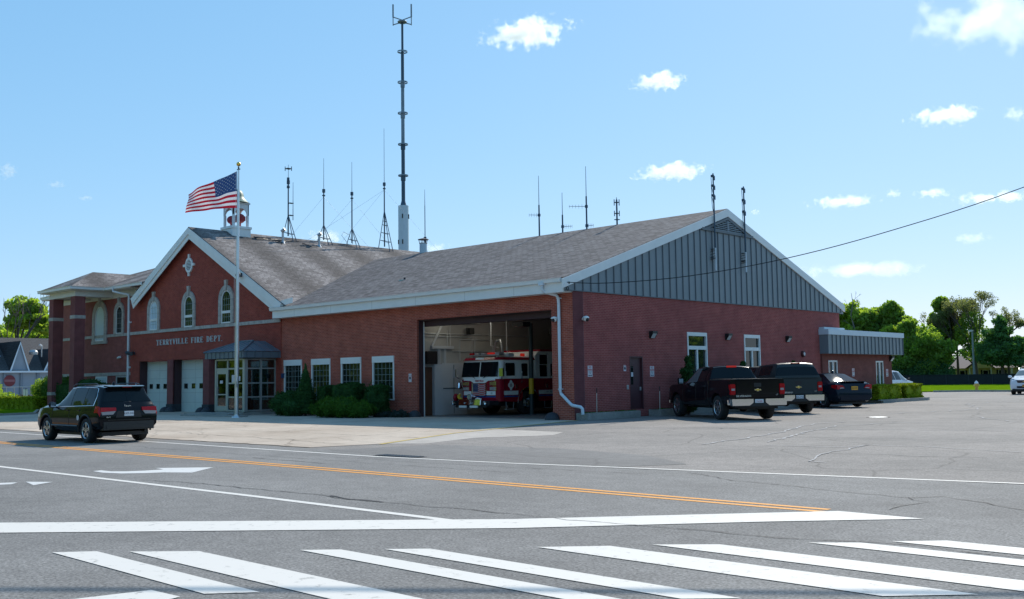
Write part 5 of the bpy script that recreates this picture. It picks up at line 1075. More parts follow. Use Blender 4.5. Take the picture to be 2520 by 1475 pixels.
# --- dark blue saloon
def make_sedan():
    t = thing('sedan', 'dark blue saloon with an orange number plate parked behind the two pickups', 'car', (1.13,18.15,0), math.atan2(.50,-.86), None, 1.16)
    B = Body([(2.30,.35,.58,.62,.55,.60,.58,.48),(2.22,.26,.70,.74,.72,.78,.74,.60),(1.9,.22,.80,.85,.80,.87,.82,.66),(1.0,.20,.90,.97,.82,.895,.84,.70),(.92,.20,.90,.98,.82,.895,.84,.70),(.10,.20,.93,1.41,.82,.895,.84,.54),(-.4,.20,.94,1.46,.82,.895,.84,.56),(-.85,.20,.95,1.43,.82,.895,.84,.55),(-1.62,.22,.98,1.07,.82,.895,.84,.70),(-1.70,.22,.98,1.05,.82,.895,.84,.70),(-2.12,.24,.98,1.04,.81,.88,.82,.68),(-2.22,.28,.93,.99,.79,.86,.80,.68),(-2.30,.32,.62,.70,.74,.82,.78,.68)])
    carve(B.loft(), [(1.36,.33,.37,.58,1.1),(-1.32,.33,.37,.58,1.1)], P_BLUE, 'body', t)
    for sd in (1,-1):
        part('side_window', B.patch(.72,-.28,6.12,8.3,.006,sd,8,6,-.42,0), [GLASSC], t, True); part('side_window', B.patch(-.34,-1.28,6.12,8.3,.006,sd,8,6,0,.42), [GLASSC], t, True)
        mb = MB(); mb.ball((.70,sd*1.0,1.02), .10, 10, 0, (.6,1,.7)); mb.box(.67,.72,min(sd*.82,sd*.95),max(sd*.82,sd*.95),.96,1.0); part('side_mirror', mb, [P_BLUE], t, True)
        mb = MB(); mb.prism([(-2.245,sd*.46,.80),(-2.245,sd*.82,.76),(-2.225,sd*.83,.95),(-2.235,sd*.55,.92)], (-.05,0,0)); mb.prism([(-2.225,sd*.825,.76),(-1.98,sd*.875,.84),(-1.98,sd*.86,.93),(-2.215,sd*.825,.95)], (0,sd*.03,0)); mb.prism([(-2.296,sd*.50,.80),(-2.296,sd*.70,.785),(-2.296,sd*.70,.83),(-2.296,sd*.54,.84)], (-.004,0,0), 1); part('tail_light', mb, [TAIL, TAILW], t)
        wheel(t, 1.36, sd*.88, .325, .21, .225, sd, 7, 'single'); wheel(t, -1.32, sd*.88, .325, .21, .225, sd, 7, 'single')
    part('rear_window', B.patch(-.90,-1.58,8.3,10.99,.006,0,8,8), [GLASSC], t, True); part('windscreen', B.patch(.86,.18,8.2,10.99,.006,0,6,8), [GLASSC], t, True)
    mb = MB(); mb.lathe([(.05,1.44),(.02,1.53),(0,1.54)], (-.80,0,0), 'z', 8); part('roof_antenna', mb, [P_BLUE], t, True)
    mb = MB(); mb.box(-2.33,-2.1,-.74,.74,.28,.48); part('rear_bumper', mb, [P_BLUE], t, bevel=.04); part('undercarriage', MB().box(-2.1,1.9,-.66,.66,.15,.24), [BLACK], t)
    mb = MB(); mb.prism([(-2.10,.60,1.035),(-2.10,-.60,1.035),(-2.25,-.56,1.06),(-2.25,.56,1.06)], (0,0,.02)); part('boot_lip', mb, [P_BLUE], t)
    plate(t, -2.285, 0, .80, 'JEJ-2542', PLATEY, INK)
    return t
make_sedan()

# --- white SUV facing the camera at the frame edge
def make_white_suv():
    t = thing('suv', 'white SUV with roof rails facing the road at the far side of the parking lot', 'car', (1.72,49.4,0), R(-80), None, 1.04)
    B = Body([(2.55,.40,.72,.78,.66,.70,.66,.54),(2.46,.28,.92,1.0,.84,.90,.84,.66),(2.1,.25,1.04,1.13,.92,.98,.90,.72),(1.25,.25,1.12,1.22,.93,.99,.92,.76),(1.15,.25,1.12,1.24,.93,.99,.92,.76),(.15,.25,1.14,1.70,.93,.99,.92,.64),(-.4,.25,1.15,1.77,.93,.99,.92,.66),(-1.9,.27,1.17,1.72,.92,.98,.91,.64),(-2.25,.32,1.18,1.5,.9,.96,.9,.68),(-2.5,.40,1.10,1.16,.86,.92,.86,.76),(-2.58,.45,.9,.98,.8,.87,.82,.72)])
    carve(B.loft(), [(1.5,.37,.42,.62,1.2),(-1.5,.37,.42,.62,1.2)], P_WHITE, 'body', t)
    for sd in (1,-1):
        part('side_window', B.patch(.82,-.35,6.12,8.3,.006,sd,8,6,-.40,0), [GLASSC], t, True); part('side_window', B.patch(-.42,-1.9,6.12,8.3,.006,sd,8,6), [GLASSC], t, True)
        mb = MB(); mb.ball((.85,sd*1.1,1.22), .13, 12, 0, (.55,1,.75)); mb.box(.82,.88,min(sd*.9,sd*1.0),max(sd*.9,sd*1.0),1.14,1.18); part('side_mirror', mb, [P_WHITE], t, True)
        mb = MB(); mb.prism([(2.47,sd*.46,.86),(2.40,sd*.84,.92),(2.15,sd*.93,1.04),(2.30,sd*.70,1.05),(2.46,sd*.46,.96)], (.04,0,.012)); mb.ball((2.40,sd*.68,.93), .06, 10, 1); part('headlight', mb, [mat('headlight_glass', (.25,.3,.36), .1), CHROME], t)
        mb = MB(); mb.prism([(2.50,sd*.50,.46),(2.42,sd*.84,.50),(2.44,sd*.82,.60),(2.52,sd*.60,.58)], (.03,0,0)); part('fog_light', mb, [BLACK], t)
        mb = MB(); mb.tube([(.1,sd*.6,1.72),(-.1,sd*.6,1.81),(-1.7,sd*.6,1.80),(-1.9,sd*.6,1.73)], .022, 6); part('roof_rail', mb, [ALU], t, True)
        wheel(t, 1.5, sd*.965, .37, .25, .245, sd); wheel(t, -1.5, sd*.965, .37, .25, .245, sd)
    part('windscreen', B.patch(1.05,.24,8.15,10.99,.006,0,8,8), [GLASST], t, True)
    mb = MB(); mb.prism([(2.54,-.44,.80),(2.54,.44,.80),(2.48,.50,.98),(2.48,-.50,.98)], (.03,0,0)); 
    for z in (.84,.90,.95): mb.box(2.545,2.575,-.45,.45,z-.008,z+.008,1)
    part('grille', mb, [BLACK, CHROME], t); bow_tie(t, 2.575, 0, .89, .26, False)
    mb = MB(); mb.box(2.50,2.575,-.50,.50,.44,.58); part('lower_grille', mb, [BLACK], t); mb = MB(); mb.box(2.45,2.57,-.8,.8,.26,.40); part('front_lip', mb, [BLACK], t, bevel=.03)
    plate(t, 2.58, 0, .60, 'HKA-9071', PLATEY, INK, False)
    part('undercarriage', MB().box(-2.1,2.2,-.7,.7,.18,.28), [BLACK], t)
make_white_suv()

# ------------------------------------------------------------------ fire engine in the bay
def make_engine():
    t = thing('fire_engine', 'red and white fire engine with a flag grille backed into the open engine bay', 'fire engine', (-7.52,2.42,0), 0)
    hw = 1.25   # local: x across, -y forwards (front face y=0), z up
    # cab shell: rounded front corners, split red lower and white upper
    def shell(z0, z1, y1, r=.26, w0=hw, w1=None, tilt=0):
        w1 = w1 or w0; mb = MB(); N = 6
        def ring(w_, z, ty):
            P = [(w_,y1)]
            P += [(w_-r+r*math.sin(a), ty+r-r*math.cos(a)) for a in np.linspace(PI/2,0,N)]
            P += [(-w_+r-r*math.sin(a), ty+r-r*math.cos(a)) for a in np.linspace(0,PI/2,N)]+[(-w_,y1)]
            return [(x,y,z) for x,y in P]
        a, b = ring(w0,z0,0), ring(w1,z1,tilt); n = len(a)
        mb.add(a+b, [(i,(i+1)%n,(i+1)%n+n,i+n) for i in range(n)]+[tuple(range(n))[::-1],tuple(range(n,2*n))]); return mb
    part('cab_lower', shell(.62,1.62,1.5,.26), [P_RED], t, True, ang=30)
    part('cab_upper', shell(1.62,2.46,6.2,.24,hw,hw-.06,.12), [P_CREAM], t, True, ang=30)
    mb = shell(2.46,2.58,6.2,.30,hw-.03,hw-.12,.08); part('cab_roof', mb, [P_RED], t, True, ang=30)
    b = carve(MB().box(-hw,hw,1.5,8.6,.62,1.62), [], P_RED, 'side_lower', t) if 0 else None
    # lower side with a wheel arch opening
    wx = 1.86; zr = .52; rr = .68; N = 14
    arc = [(wx+rr*math.cos(a), zr+rr*math.sin(a)) for a in np.linspace(PI-.15,.15,N)]
    prof = [(1.5,.50),(1.5,1.62)]+[(8.6,1.62),(8.6,.58)]+[(arc[-1][0],.58)]+arc[::-1]
    prof = [(.26,.62),(.26,1.62),(8.6,1.62),(8.6,.58),(wx+rr*.985,.58)]+[(wx+rr*math.cos(a), zr+rr*math.sin(a)) for a in np.linspace(.12,PI-.12,N)]+[(wx-rr*.985,.58),(wx-rr*.985,.58)]
    for s in (1,-1):
        mb = MB(); x0 = s*hw
        mb.prism([(x0,y,z) for y,z in prof], (s*.012,0,0)); part('side_panel', mb, [P_RED], t)
        # stripes along the side, broken by the arch
        mb = MB(); xs0, xs1 = sorted((s*(hw+.013), s*(hw+.017)))
        for y0,y1 in ((.27,wx-.66),(wx+.72,8.55)):
            mb.box(xs0,xs1,y0,y1,.90,1.08,0); mb.box(xs0,xs1,y0,y1,.80,.87,1)
        part('side_stripe', mb, [P_CREAM, P_BLUES], t)
        mb = MB(); A = [(wx+(rr+.02)*math.cos(a), zr+(rr+.02)*math.sin(a)) for a in np.linspace(0,PI,16)]
        mb.tube([(s*(hw+.015),y,z) for y,z in A], .022, 6); part('arch_trim', mb, [CHROME], t, True)
        # side glass: front door, rear door, raised section
        for nm,y0,y1,z0,z1 in (('side_window',.42,1.02,1.72,2.32),('side_window',1.48,1.86,1.70,2.30)):
            part(nm, MB().box(min(s*(hw-.09),s*(hw+.006)),max(s*(hw-.09),s*(hw+.006)),y0,y1,z0,z1), [GLASSC], t, bevel=.03)
        mb = MB()
        for y in (.30,1.18,2.35,3.0,4.0): mb.box(min(s*(hw+.012),s*(hw+.018)),max(s*(hw+.012),s*(hw+.018)),y-.006,y+.006,.66,1.62)
        part('door_gap', mb, [BLACK], t)
        for y in (1.02,3.1): part('door_handle', MB().box(min(s*hw,s*(hw+.04)),max(s*hw,s*(hw+.04)),y,y+.08,1.18,1.36), [CHROME], t)
        mb = MB(); mb.tube([(s*(hw+.02),1.40,1.42),(s*(hw+.06),1.40,1.5),(s*(hw+.06),1.40,1.85)], .014, 6); part('grab_rail', mb, [DKSTEEL], t)
        # mirror
        mb = MB(); mb.tube([(s*hw,.16,1.55),(s*(hw+.18),-.05,1.72),(s*(hw+.22),-.10,1.85)], .022, 6); mb.box(min(s*(hw+.11),s*(hw+.33)),max(s*(hw+.11),s*(hw+.33)),-.14,-.07,1.72,2.08); mr = part('mirror', mb, [CHROME], t)
        part('mirror_glass', MB().box(min(s*(hw+.13),s*(hw+.31)),max(s*(hw+.13),s*(hw+.31)),-.146,-.141,1.75,2.05), [CHROME], mr)
        # headlights
        for z0,z1,m in ((1.33,1.50,mat('lamp_amber', (.35,.22,.08), .2)),(1.10,1.28,TAILW)):
            mb = MB(); mb.box(min(s*.66,s*1.06),max(s*.66,s*1.06),-.035,.01,z0,z1); hl = part('headlight', mb, [CHROME], t, bevel=.01)
            mb = MB(); mb.box(min(s*.69,s*.85),max(s*.69,s*.85),-.042,-.034,z0+.025,z1-.025); mb.box(min(s*.87,s*1.03),max(s*.87,s*1.03),-.042,-.034,z0+.025,z1-.025); part('lens', mb, [m], hl)
        # wheels, steps
        mb = MB(); mb.lathe([(.30,s*(hw-.02)),(.33,s*(hw)),(.46,s*(hw)),(.52,s*(hw-.05)),(.52,s*(hw-.30)),(.3,s*(hw-.34))], (0,wx,.52), 'x', 36)
        wh = part('wheel', mb, [RUBBER], t, True, ang=50)
        mb = MB(); mb.lathe([(.31,s*(hw-.02)),(.29,s*(hw-.06)),(.24,s*(hw-.03)),(.13,s*(hw+.02)),(.12,s*(hw+.05)),(0,s*(hw+.05))], (0,wx,.52), 'x', 28)
        for k_ in range(10): a = k_*2*PI/10; mb.ball((s*(hw+.005),wx+.19*math.cos(a),.52+.19*math.sin(a)), .022, 6)
        part('rim', mb, [CHROME], wh, True)
        for y in (.42,3.0):
            mb = MB(); X0 = s*(hw-.02)
            mb.tube([(X0,y,.60),(s*(hw-.06),y+.06,.26),(s*(hw-.06),y+.5,.26),(X0,y+.5,.60)], .018, 5); mb.box(min(s*(hw-.2),s*(hw-.02)),max(s*(hw-.2),s*(hw-.02)),y+.06,y+.5,.25,.28); part('step', mb, [ALU], t)
    # front: windscreens, white band with lettering, grille with flag, red face
    for s in (1,-1):
        xa, xb = sorted((s*.035, s*1.13)); mb = MB()
        mb.prism([(xa,.0,1.72),(xb,.0,1.72),(xb-(.0 if s < 0 else .03),.105,2.38),(xa+(.03 if s < 0 else 0),.105,2.38)], (0,-.012,0)); part('windscreen', mb, [GLASSC], t)
        mb = MB(); mb.tube([(s*.25,-.03,1.66),(s*.6,-.03,1.80)], .012, 5); part('wiper', mb, [BLACK], t)
        mb = MB(); mb.lathe([(0,0)], (0,0,0)) if 0 else None
        # side-wrapping windscreen corner
        mb = MB(); mb.prism([(s*(hw+.003),.30,1.74),(s*(hw+.003),.24,1.74),(s*(hw-.035),.34,2.36),(s*(hw-.035),.36,2.36)], (s*.006,0,0)); part('corner_glass', mb, [GLASSC], t)
    mb = MB(); mb.prism([(-1.0,-.012,1.64),(1.0,-.012,1.64),(1.0,-.012,1.56),(.55,-.012,1.54),(.36,-.012,1.44),(-.36,-.012,1.44),(-.55,-.012,1.54),(-1.0,-.012,1.56)], (0,.02,0)); wb = part('front_band', mb, [P_CREAM], t)
    part('lettering', text_mb('TERRYVILLE', .125, lambda a,b,c: (a,-.016-c,1.53+b), .82, .002, bold=.004), [INKR], wb)
    mb = MB(); mb.box(-1.0,1.0,-.014,.01,.90,1.08,0); mb.box(-1.0,1.0,-.014,.01,.80,.87,1); fs_ = part('front_stripe', mb, [P_CREAM, P_BLUES], t)
    part('lettering', text_mb('E1', .12, lambda a,b,c: (.78+a,-.018-c,.985+b), .9, .002), [INK], fs_)
    GX0, GX1, GZ0, GZ1 = -.42,.42,.86,1.44
    mb = MB(); mb.box(GX0,GX1,-.03,.0,GZ0,GZ1); mb.box(GX1,GX1+.06,-.045,.0,GZ0-.02,GZ1); mb.box(GX0-.06,GX0,-.045,.0,GZ0-.02,GZ1); gr = part('grille', mb, [CHROME], t)
    mb = MB()   # waving flag graphic on the grille
    def wv(u, v): return (GX0+.02+(GX1-GX0-.04)*u, -.034, GZ0+.02+(GZ1-GZ0-.04)*min(1,max(0,v+.09*math.sin(u*6.0+.4)*(1 if u > .35 else .3))))
    for k_ in range(13):
        for i in range(12):
            u0, u1 = i/12, (i+1)/12
            if u1 <= .42 and k_ < 9: mi = 2
            else: mi = 0 if k_ % 2 == 0 else 1
            v1 = 1.02-k_*1.04/13; v0 = v1-1.04/13; mb.quad(wv(u0,v0),wv(u1,v0),wv(u1,v1),wv(u0,v1),mi)
    for i in range(5):
        for j in range(6): 
            x = GX0+.05+i*.065; z = GZ1-.06-j*.06; mb.box(x-.011,x+.011,-.037,-.0345,z-.011,z+.011,1)
    part('flag_graphic', mb, [INKR, mat('flag_silver', (.42,.38,.40), .5), F_BLUE], gr)
    mb = MB(); mb.box(-1.22,1.22,-.62,.02,.46,.66); mb.box(-1.0,1.0,-.60,-.1,.36,.46); part('bumper', mb, [mat('bumper_dark', (.03,.03,.036), .35)], t, bevel=.04)
    mb = MB(); mb.prism([(-.66,-.70,.47),(-.66,-.665,.73),(-.66,-.58,.73),(-.66,-.58,.47)], (1.38,0,0)); part('chrome_bumper', mb, [CHROME], t, bevel=.02)
    mb = MB(); mb.box(-.66,-.2,-.66,-.60,.36,.46); mb.box(.02,.5,-.66,-.60,.36,.46); part('bumper_plate', mb, [P_CREAM], t)
    for x, m in ((-1.02,CHROME),(-.80,BLACK),(-.24,CHROME),(.18,CHROME),(1.0,CHROME)):
        mb = MB(); mb.lathe([(.085,-.69),(.07,-.66),(.03,-.64),(0,-.64)] if abs(x) > .9 else [(.05,-.70),(.03,-.68),(0,-.68)], (x,0,.58), 'y', 14); part('siren_speaker', mb, [m], t, True)
    mb = MB(); mb.ball((-1.16,-.35,.80), .17, 12, 0, (.6,1,1.1)); part('bumper_end', mb, [P_RED], t, True)
    mb = MB(); mb.tube([(-1.02,-.25,.92),(-.9,-.45,.86),(-.7,-.58,.76),(-.52,-.60,.74)], [.06,.07,.06,.045], 8); part('yellow_hose', mb, [mat('hose_yellow', (.55,.42,.03), .6)], t, True)
    mb = MB(); mb.cyl((.02,-.42,.82),(.02,-.70,.84),.13,.13,18); mb.cyl((.02,-.70,.84),(.02,-.71,.84),.10,.10,18,1); part('intake', mb, [CHROME, mat('intake_disc', (.35,.36,.25), .3)], t, True)
    mb = MB(); mb.tube([(.25,-.5,.72),(.4,-.55,.78),(.6,-.5,.73),(.42,-.45,.72),(.3,-.56,.74)], .035, 6); part('coiled_hose', mb, [P_CREAM], t, True)
    mb = MB(); mb.lathe([(.03,1.5),(.10,1.46),(.115,1.36),(.14,1.24),(.15,1.22)], (-1.42,.1,0), 'z', 16); mb.tube([(-1.2,.1,1.52),(-1.42,.1,1.54),(-1.42,.1,1.48)], .02, 5); part('bell', mb, [CHROME], t, True)
    # roof: sign box, light bars, antennas, raised crew section
    mb = MB(); mb.prism([(-.30,.02,2.46),(.30,.02,2.46),(.24,.02,2.58),(-.24,.02,2.58)], (0,.12,0)); part('roof_marker', mb, [P_CREAM], t, bevel=.01)
    mb = MB(); mb.box(-.95,.95,.30,.62,2.66,2.72); mb.box(-.8,-.7,.4,.5,2.58,2.66); mb.box(.7,.8,.4,.5,2.58,2.66); lb = part('light_bar', mb, [STEEL], t)
    for x0,x1,m in ((-.95,-.68,TAIL),(-.6,-.3,TAILW),(-.2,.1,TAILW),(.2,.62,TAILON),(.68,.95,TAILW)): part('beacon', MB().box(x0,x1,.30,.62,2.72,2.80), [m], lb, bevel=.02)
    mb = MB(); mb.box(.55,1.1,.75,1.15,2.60,2.76); part('roof_box', mb, [INWALL2], t, bevel=.02)
    part('beacon', MB().box(.92,1.06,1.7,1.9,2.62,2.76), [TAILON], t, bevel=.02)
    for x, y, h in ((-.62,.35,1.0),(.35,.5,.4),(.8,1.0,.5)): part('antenna', MB().cyl((x,y,2.58),(x,y,2.58+h),.012,.008,6), [STEEL], t)
    mb = MB(); mb.prism([(hw+.013,2.36,1.62),(hw+.013,6.2,1.62),(hw-.02,6.2,2.86),(hw-.02,2.62,2.86),(hw-.02,2.40,2.66)], (-2*hw,0,0)); rs = part('raised_cab', mb, [P_CREAM], t)
    mb = MB(); mb.box(-hw,hw,2.7,6.2,2.86,2.95); part('raised_roof', mb, [P_RED], rs)
    for y0,y1,z0,z1 in ((2.66,3.16,2.26,2.70),(2.66,3.16,1.70,2.22),(3.42,3.9,1.72,2.28)): part('side_window', MB().prism([(hw+.02,y0,z0),(hw+.02,y1,z0),(hw+.004,y1,z1),(hw+.004,y0,z1)], (.006,0,0)), [GLASSC], rs)
    mb = MB(); mb.box(-hw,hw,6.2,8.6,1.62,2.9); part('pump_body', mb, [P_RED], t); mb = MB(); mb.box(-1.0,1.0,.1,8.4,.42,.64); mb.box(-.9,.9,2.8,8.4,.25,.5); part('chassis', mb, [BLACK], t)
    # crest and lettering on the driver's side
    mb = MB(); cy_, cz = .72,1.33; X0 = hw+.013; P = []
    for q in range(4):
        for da, r in ((-.48,.20),(-.30,.22),(0,.23),(.30,.22),(.48,.20),(.785,.165)): a = q*PI/2+da; P.append((X0, cy_+r*math.cos(a)*.82, cz+r*math.sin(a)))
    mb.prism(P, (.004,0,0)); mb.lathe([(.085,X0+.0045),(.0,X0+.0055)], (0,cy_,cz), 'x', 18, 1); part('crest', mb, [P_CREAM, mat('crest_inner', (.42,.36,.36), .5)], t)
    part('lettering', text_mb('ENGINE 1', .125, lambda a,b,c: (hw+.018+c,3.35+a,.99+b), .95, .001), [INK], t)
make_engine()

# ------------------------------------------------------------------ things fixed to or standing by the station
# flagpole and flag
mb = MB(); px, py = -17.30, -3.9
mb.tube([(px,py,0),(px,py,3),(px+.0,py,7),(px+.03,py,11.75)], [.095,.09,.075,.045], 14); 
t = top('flagpole', mb, [ALU], 'tall silver flagpole with a gold ball standing in front of the glass vestibule', 'flagpole', smooth=True)
mb = MB(); mb.lathe([(.24,0),(.22,.05),(.12,.09),(.11,.14)], (px,py,0), 'z', 16); part('base_collar', mb, [ALU], t, True)
mb = MB(); mb.ball((px+.03,py,12.02), .105, 16); part('finial_ball', mb, [GOLD], t, True)
mb = MB(); mb.cyl((px+.03,py,11.72),(px+.03,py,11.90),.035); mb.box(px-.08,px+.14,py-.03,py+.03,11.75,11.79); part('truck_pulley', mb, [DKSTEEL], t)
mb = MB(); mb.tube([(px-.09,py-.05,11.74),(px-.12,py-.05,9.9),(px-.125,py-.1,6.0),(px-.12,py-.05,1.7)], .006, 4); mb.box(px-.16,px+.16,py-.13,py-.09,1.62,1.68); mb.box(px+.08,px+.16,py-.12,py-.02,1.42,1.58); part('halyard', mb, [ALU], t)
mb = MB(); NS, NT = 44, 26; D = Vector((-.80,-.60,0)); Np = Vector((-.6,.8,0))
def flag_pt(s, t_):
    """s along the fly, t from the top edge down"""
    L = 2.62*s*(1-.05*s)
    ztop = 11.70-1.02*s-.14*math.sin(PI*s)*(-.3)+ (-.16*(1-s)*s); zbot = 9.92+.02*math.sin(PI*s)-.16*s*s
    if s > .82: L -= .22*(1-abs(t_-.2)*1.3)*(s-.82)/.18*(.3+t_) - .12*max(0,.35-t_)*(s-.82)/.18
    z = ztop+(zbot-ztop)*t_+.022*math.sin(9*s+3*t_)*s
    off = (.14*math.sin(7.5*s-1.2*t_*2.2)+.06*math.sin(15*s+4*t_))*min(1,s*2.2) + .16*math.sin(PI*t_)*s*math.sin(4*s)
    return tuple(Vector((px-.11,py,z))+D*L+Np*off)
for i in range(NS):
    for j in range(NT):
        s0, s1, t0, t1 = i/NS, (i+1)/NS, j/NT, (j+1)/NT
        mi = 2 if (s1 <= .455 and j < 14) else (0 if (j//2) % 2 == 0 else 1)
        mb.quad(flag_pt(s0,t0),flag_pt(s1,t0),flag_pt(s1,t1),flag_pt(s0,t1),mi)
for i in range(6):
    for j in range(9):
        for q in ((0,) if True else ()):
            s = (.035+i*.073)+(.036 if j % 2 else 0); tt = .03+j*.054
            if s > .44: continue
            c = Vector(flag_pt(s,tt)); u = (Vector(flag_pt(s+.01,tt))-c).normalized(); v = (Vector(flag_pt(s,tt+.01))-c).normalized(); n_ = u.cross(v)
            for sg in (1,-1):
                pts = []
                for k_ in range(10): a = PI/2+k_*PI/5; r = .036 if k_ % 2 == 0 else .016; pts.append(tuple(c+u*(r*math.cos(a))-v*(r*math.sin(a))+n_*(sg*.006)))
                mb.poly(pts, 1)
fo = top('flag', mb, [F_RED, F_WHITE, F_BLUE], 'stars and stripes flag blowing sideways from the top of the flagpole', 'flag', smooth=True)
# tall communications mast behind the hall
t = thing('communications_mast', 'very tall segmented steel mast with ring collars and a forked top behind the roofs', 'radio mast', (-37.7,24,0))
mb = MB(); mb.cyl((0,0,0),(0,0,15.9),.44,.43,28); bs = part('mast_base', mb, [mat('mast_white', (.46,.56,.62), .5, var=.05)], t, True)
mb = MB()
for a, z in ((-1.75,12.9),(-1.75,15.0),(-2.75,12.9),(-.4,15.0)): mb.box(.435*math.cos(a+.9)-.02,.435*math.cos(a+.9)+.02,.435*math.sin(a+.9)-.07,.435*math.sin(a+.9)+.07,z-.18,z+.18)
part('hatch', mb, [BLACK], bs)
mb = MB(); Z = [15.9,18.41,21.01,23.62,26.22,28.81,31.35]; rr_ = [.155,.15,.145,.14,.13,.095,.085]
shafts = []
for i in range(6):
    mb = MB(); mb.cyl((0,0,Z[i]),(0,0,Z[i+1]),rr_[i],rr_[i]*.98,18); 
    if i < 4: mb.cyl((0,0,Z[i+1]-.42),(0,0,Z[i+1]),rr_[i]*1.28,rr_[i]*1.28,18)
    if i == 0: mb.lathe([(.27,15.88),(.16,16.3)], (0,0,0), 'z', 18)
    part('mast_section', mb, [MAST if i < 2 else MASTG if i < 4 else MAST], t, True)
for z in Z[1:6]:
    mb = MB(); mb.lathe([(.385,z-.05),(.415,z-.05),(.415,z+.05),(.385,z+.05),(.385,z-.05)], (0,0,0), 'z', 28)
    for a in range(4): q = a*PI/2+.5; mb.cyl((0,0,z),(.39*math.cos(q),.39*math.sin(q),z),.025,.025,6)
    part('ring_collar', mb, [MASTG], t)
mb = MB(); mb.lathe([(.0,31.42),(.36,31.40),(.40,31.35),(.36,31.28),(0,31.28)], (0,0,0), 'z', 24)
u = Vector((.73,.68,0))
for s in (-1,1):
    e = u*(s*.76); mb.cyl((0,0,31.5),(e.x,e.y,31.78),.045,.045,8); mb.cyl((0,0,31.32),(e.x,e.y,31.12),.045,.045,8); mb.cyl((e.x,e.y,31.05),(e.x,e.y,31.95),.04,.04,8); mb.cyl((e.x*1.0,e.y*1.0,31.75),(e.x,e.y,32.85),.065,.065,10)
part('antenna_head', mb, [MASTG], t)
# tripod antennas on the hall roof
GRP = None
def tripod(mb, x, y, zr_, za_, sp, rungs=()):
    for dx, dy in ((-.1,-sp*.72),(.40,sp*.66),(.62,-sp*.1)):
        zf = ZG-SG*abs(dx-.0)-.02; mb.cyl((x+dx,y+dy,zf),(x,y,za_),.028,.022,6)
    for f in rungs:
        P = [Vector((x+dx,y+dy,ZG-SG*abs(dx))).lerp(Vector((x,y,za_)), f) for dx, dy in ((-.1,-sp*.72),(.40,sp*.66),(.62,-sp*.1))]
        for a, b in ((0,1),(1,2),(2,0)): mb.cyl(P[a],P[b],.018,.018,5)
def roof_antenna(label, y, za, zj, zt, sp, rungs, extra=None, guy=()):
    t = thing('roof_antenna', label, 'antenna', (XG,y,0), 0, None)
    mb = MB(); tripod(mb, 0, 0, ZG, za, sp, rungs); part('tripod', mb, [MAST], t)
    mb = MB(); mb.cyl((0,0,ZG+.1),(0,0,zj),.045,.04,8); mb.cyl((0,0,zj-.12),(0,0,zj+.1),.10,.10,8); mb.cyl((0,0,zj-.35),(0,0,zj-.28),.10,.10,8); part('mast', mb, [MAST], t, True)
    mb = MB(); mb.cyl((0,0,zj),(0,0,zt),.020,.012,6); part('whip', mb, [MASTG], t)
    if extra: extra(t)
    if guy:
        mb = MB()
        for dx, dy in guy: mb.cyl((0,0,zj-.4),(dx,dy,ZG-SG*abs(dx)),.0055,.0055,4)
        part('guy_wire', mb, [MASTG], t)
    return t
def ex1(t):
    mb = MB(); mb.cyl((.15,.25,11.7),(.15,.25,14.1),.025,.012,6); mb.box(-.03,.2,-.02,.27,11.98,12.02); mb.box(-.03,.2,-.02,.27,12.75,12.79)
    for z in (14.95,): 
        for s in (-.14,.14): mb.box(-.012+s,.012+s,-.02+s,.02+s,z-.14,z+.14)
        mb.box(-.16,.16,-.16,.16,z-.02,z+.02)
    for z in (13.8,14.05,14.3): mb.box(-.07,.04,-.06,.06,z-.09,z+.09)
    part('side_antenna', mb, [MAST], t)
roof_antenna('roof antenna with stacked dipoles on a dark tripod, nearest the bell cupola', 6.3, 12.05, 14.1, 15.2, .50, (.25,), ex1)
roof_antenna('slender whip antenna on a braced tripod, second from the bell cupola on the ridge', 9.0, 11.7, 13.9, 16.02, .62, (.28,), None, ((.6,-3.2),(.6,3.4)))
roof_antenna('slender whip antenna on a tripod beside the curved cable on the ridge', 11.27, 11.7, 14.0, 16.12, .55, (.35,), lambda t: part('cable', MB().tube([(.3,-.5,10.5),(.2,-1.0,11.1),(.15,-.8,11.35),(.1,-.3,11.2),(.2,-.1,10.6)], .012, 5), [MAST], t), ((.6,-3.5),(.6,3.2)))
roof_antenna('tallest whip antenna on a laddered lattice tripod just beside the tall mast', 14.03, 13.2, 15.0, 18.86, .62, (.22,.42,.62,.72), None, ((.6,-7),(.6,5),(1.2,-5)))
t = thing('roof_antenna', 'thin whip antenna on a small tripod right behind the capped chimney', 'antenna', (-22.85,13.0,0))
mb = MB(); mb.cyl((.0,0,9.6),(0,0,12.7),.03,.025,6); mb.cyl((0,0,12.7),(0,0,13.75),.02,.01,6); part('whip', mb, [MAST], t)
mb = MB(); zq = ZE+SE*(2*YR-13-YE)-.0; 
for dx, dy in ((-.3,-.3),(.35,.1),(0,.4)): mb.cyl((dx,dy,8.6),(0,0,10.5),.022,.022,5)
mb.cyl((0,0,10.4),(0,0,10.7),.09,.09,8); part('tripod', mb, [MAST], t)
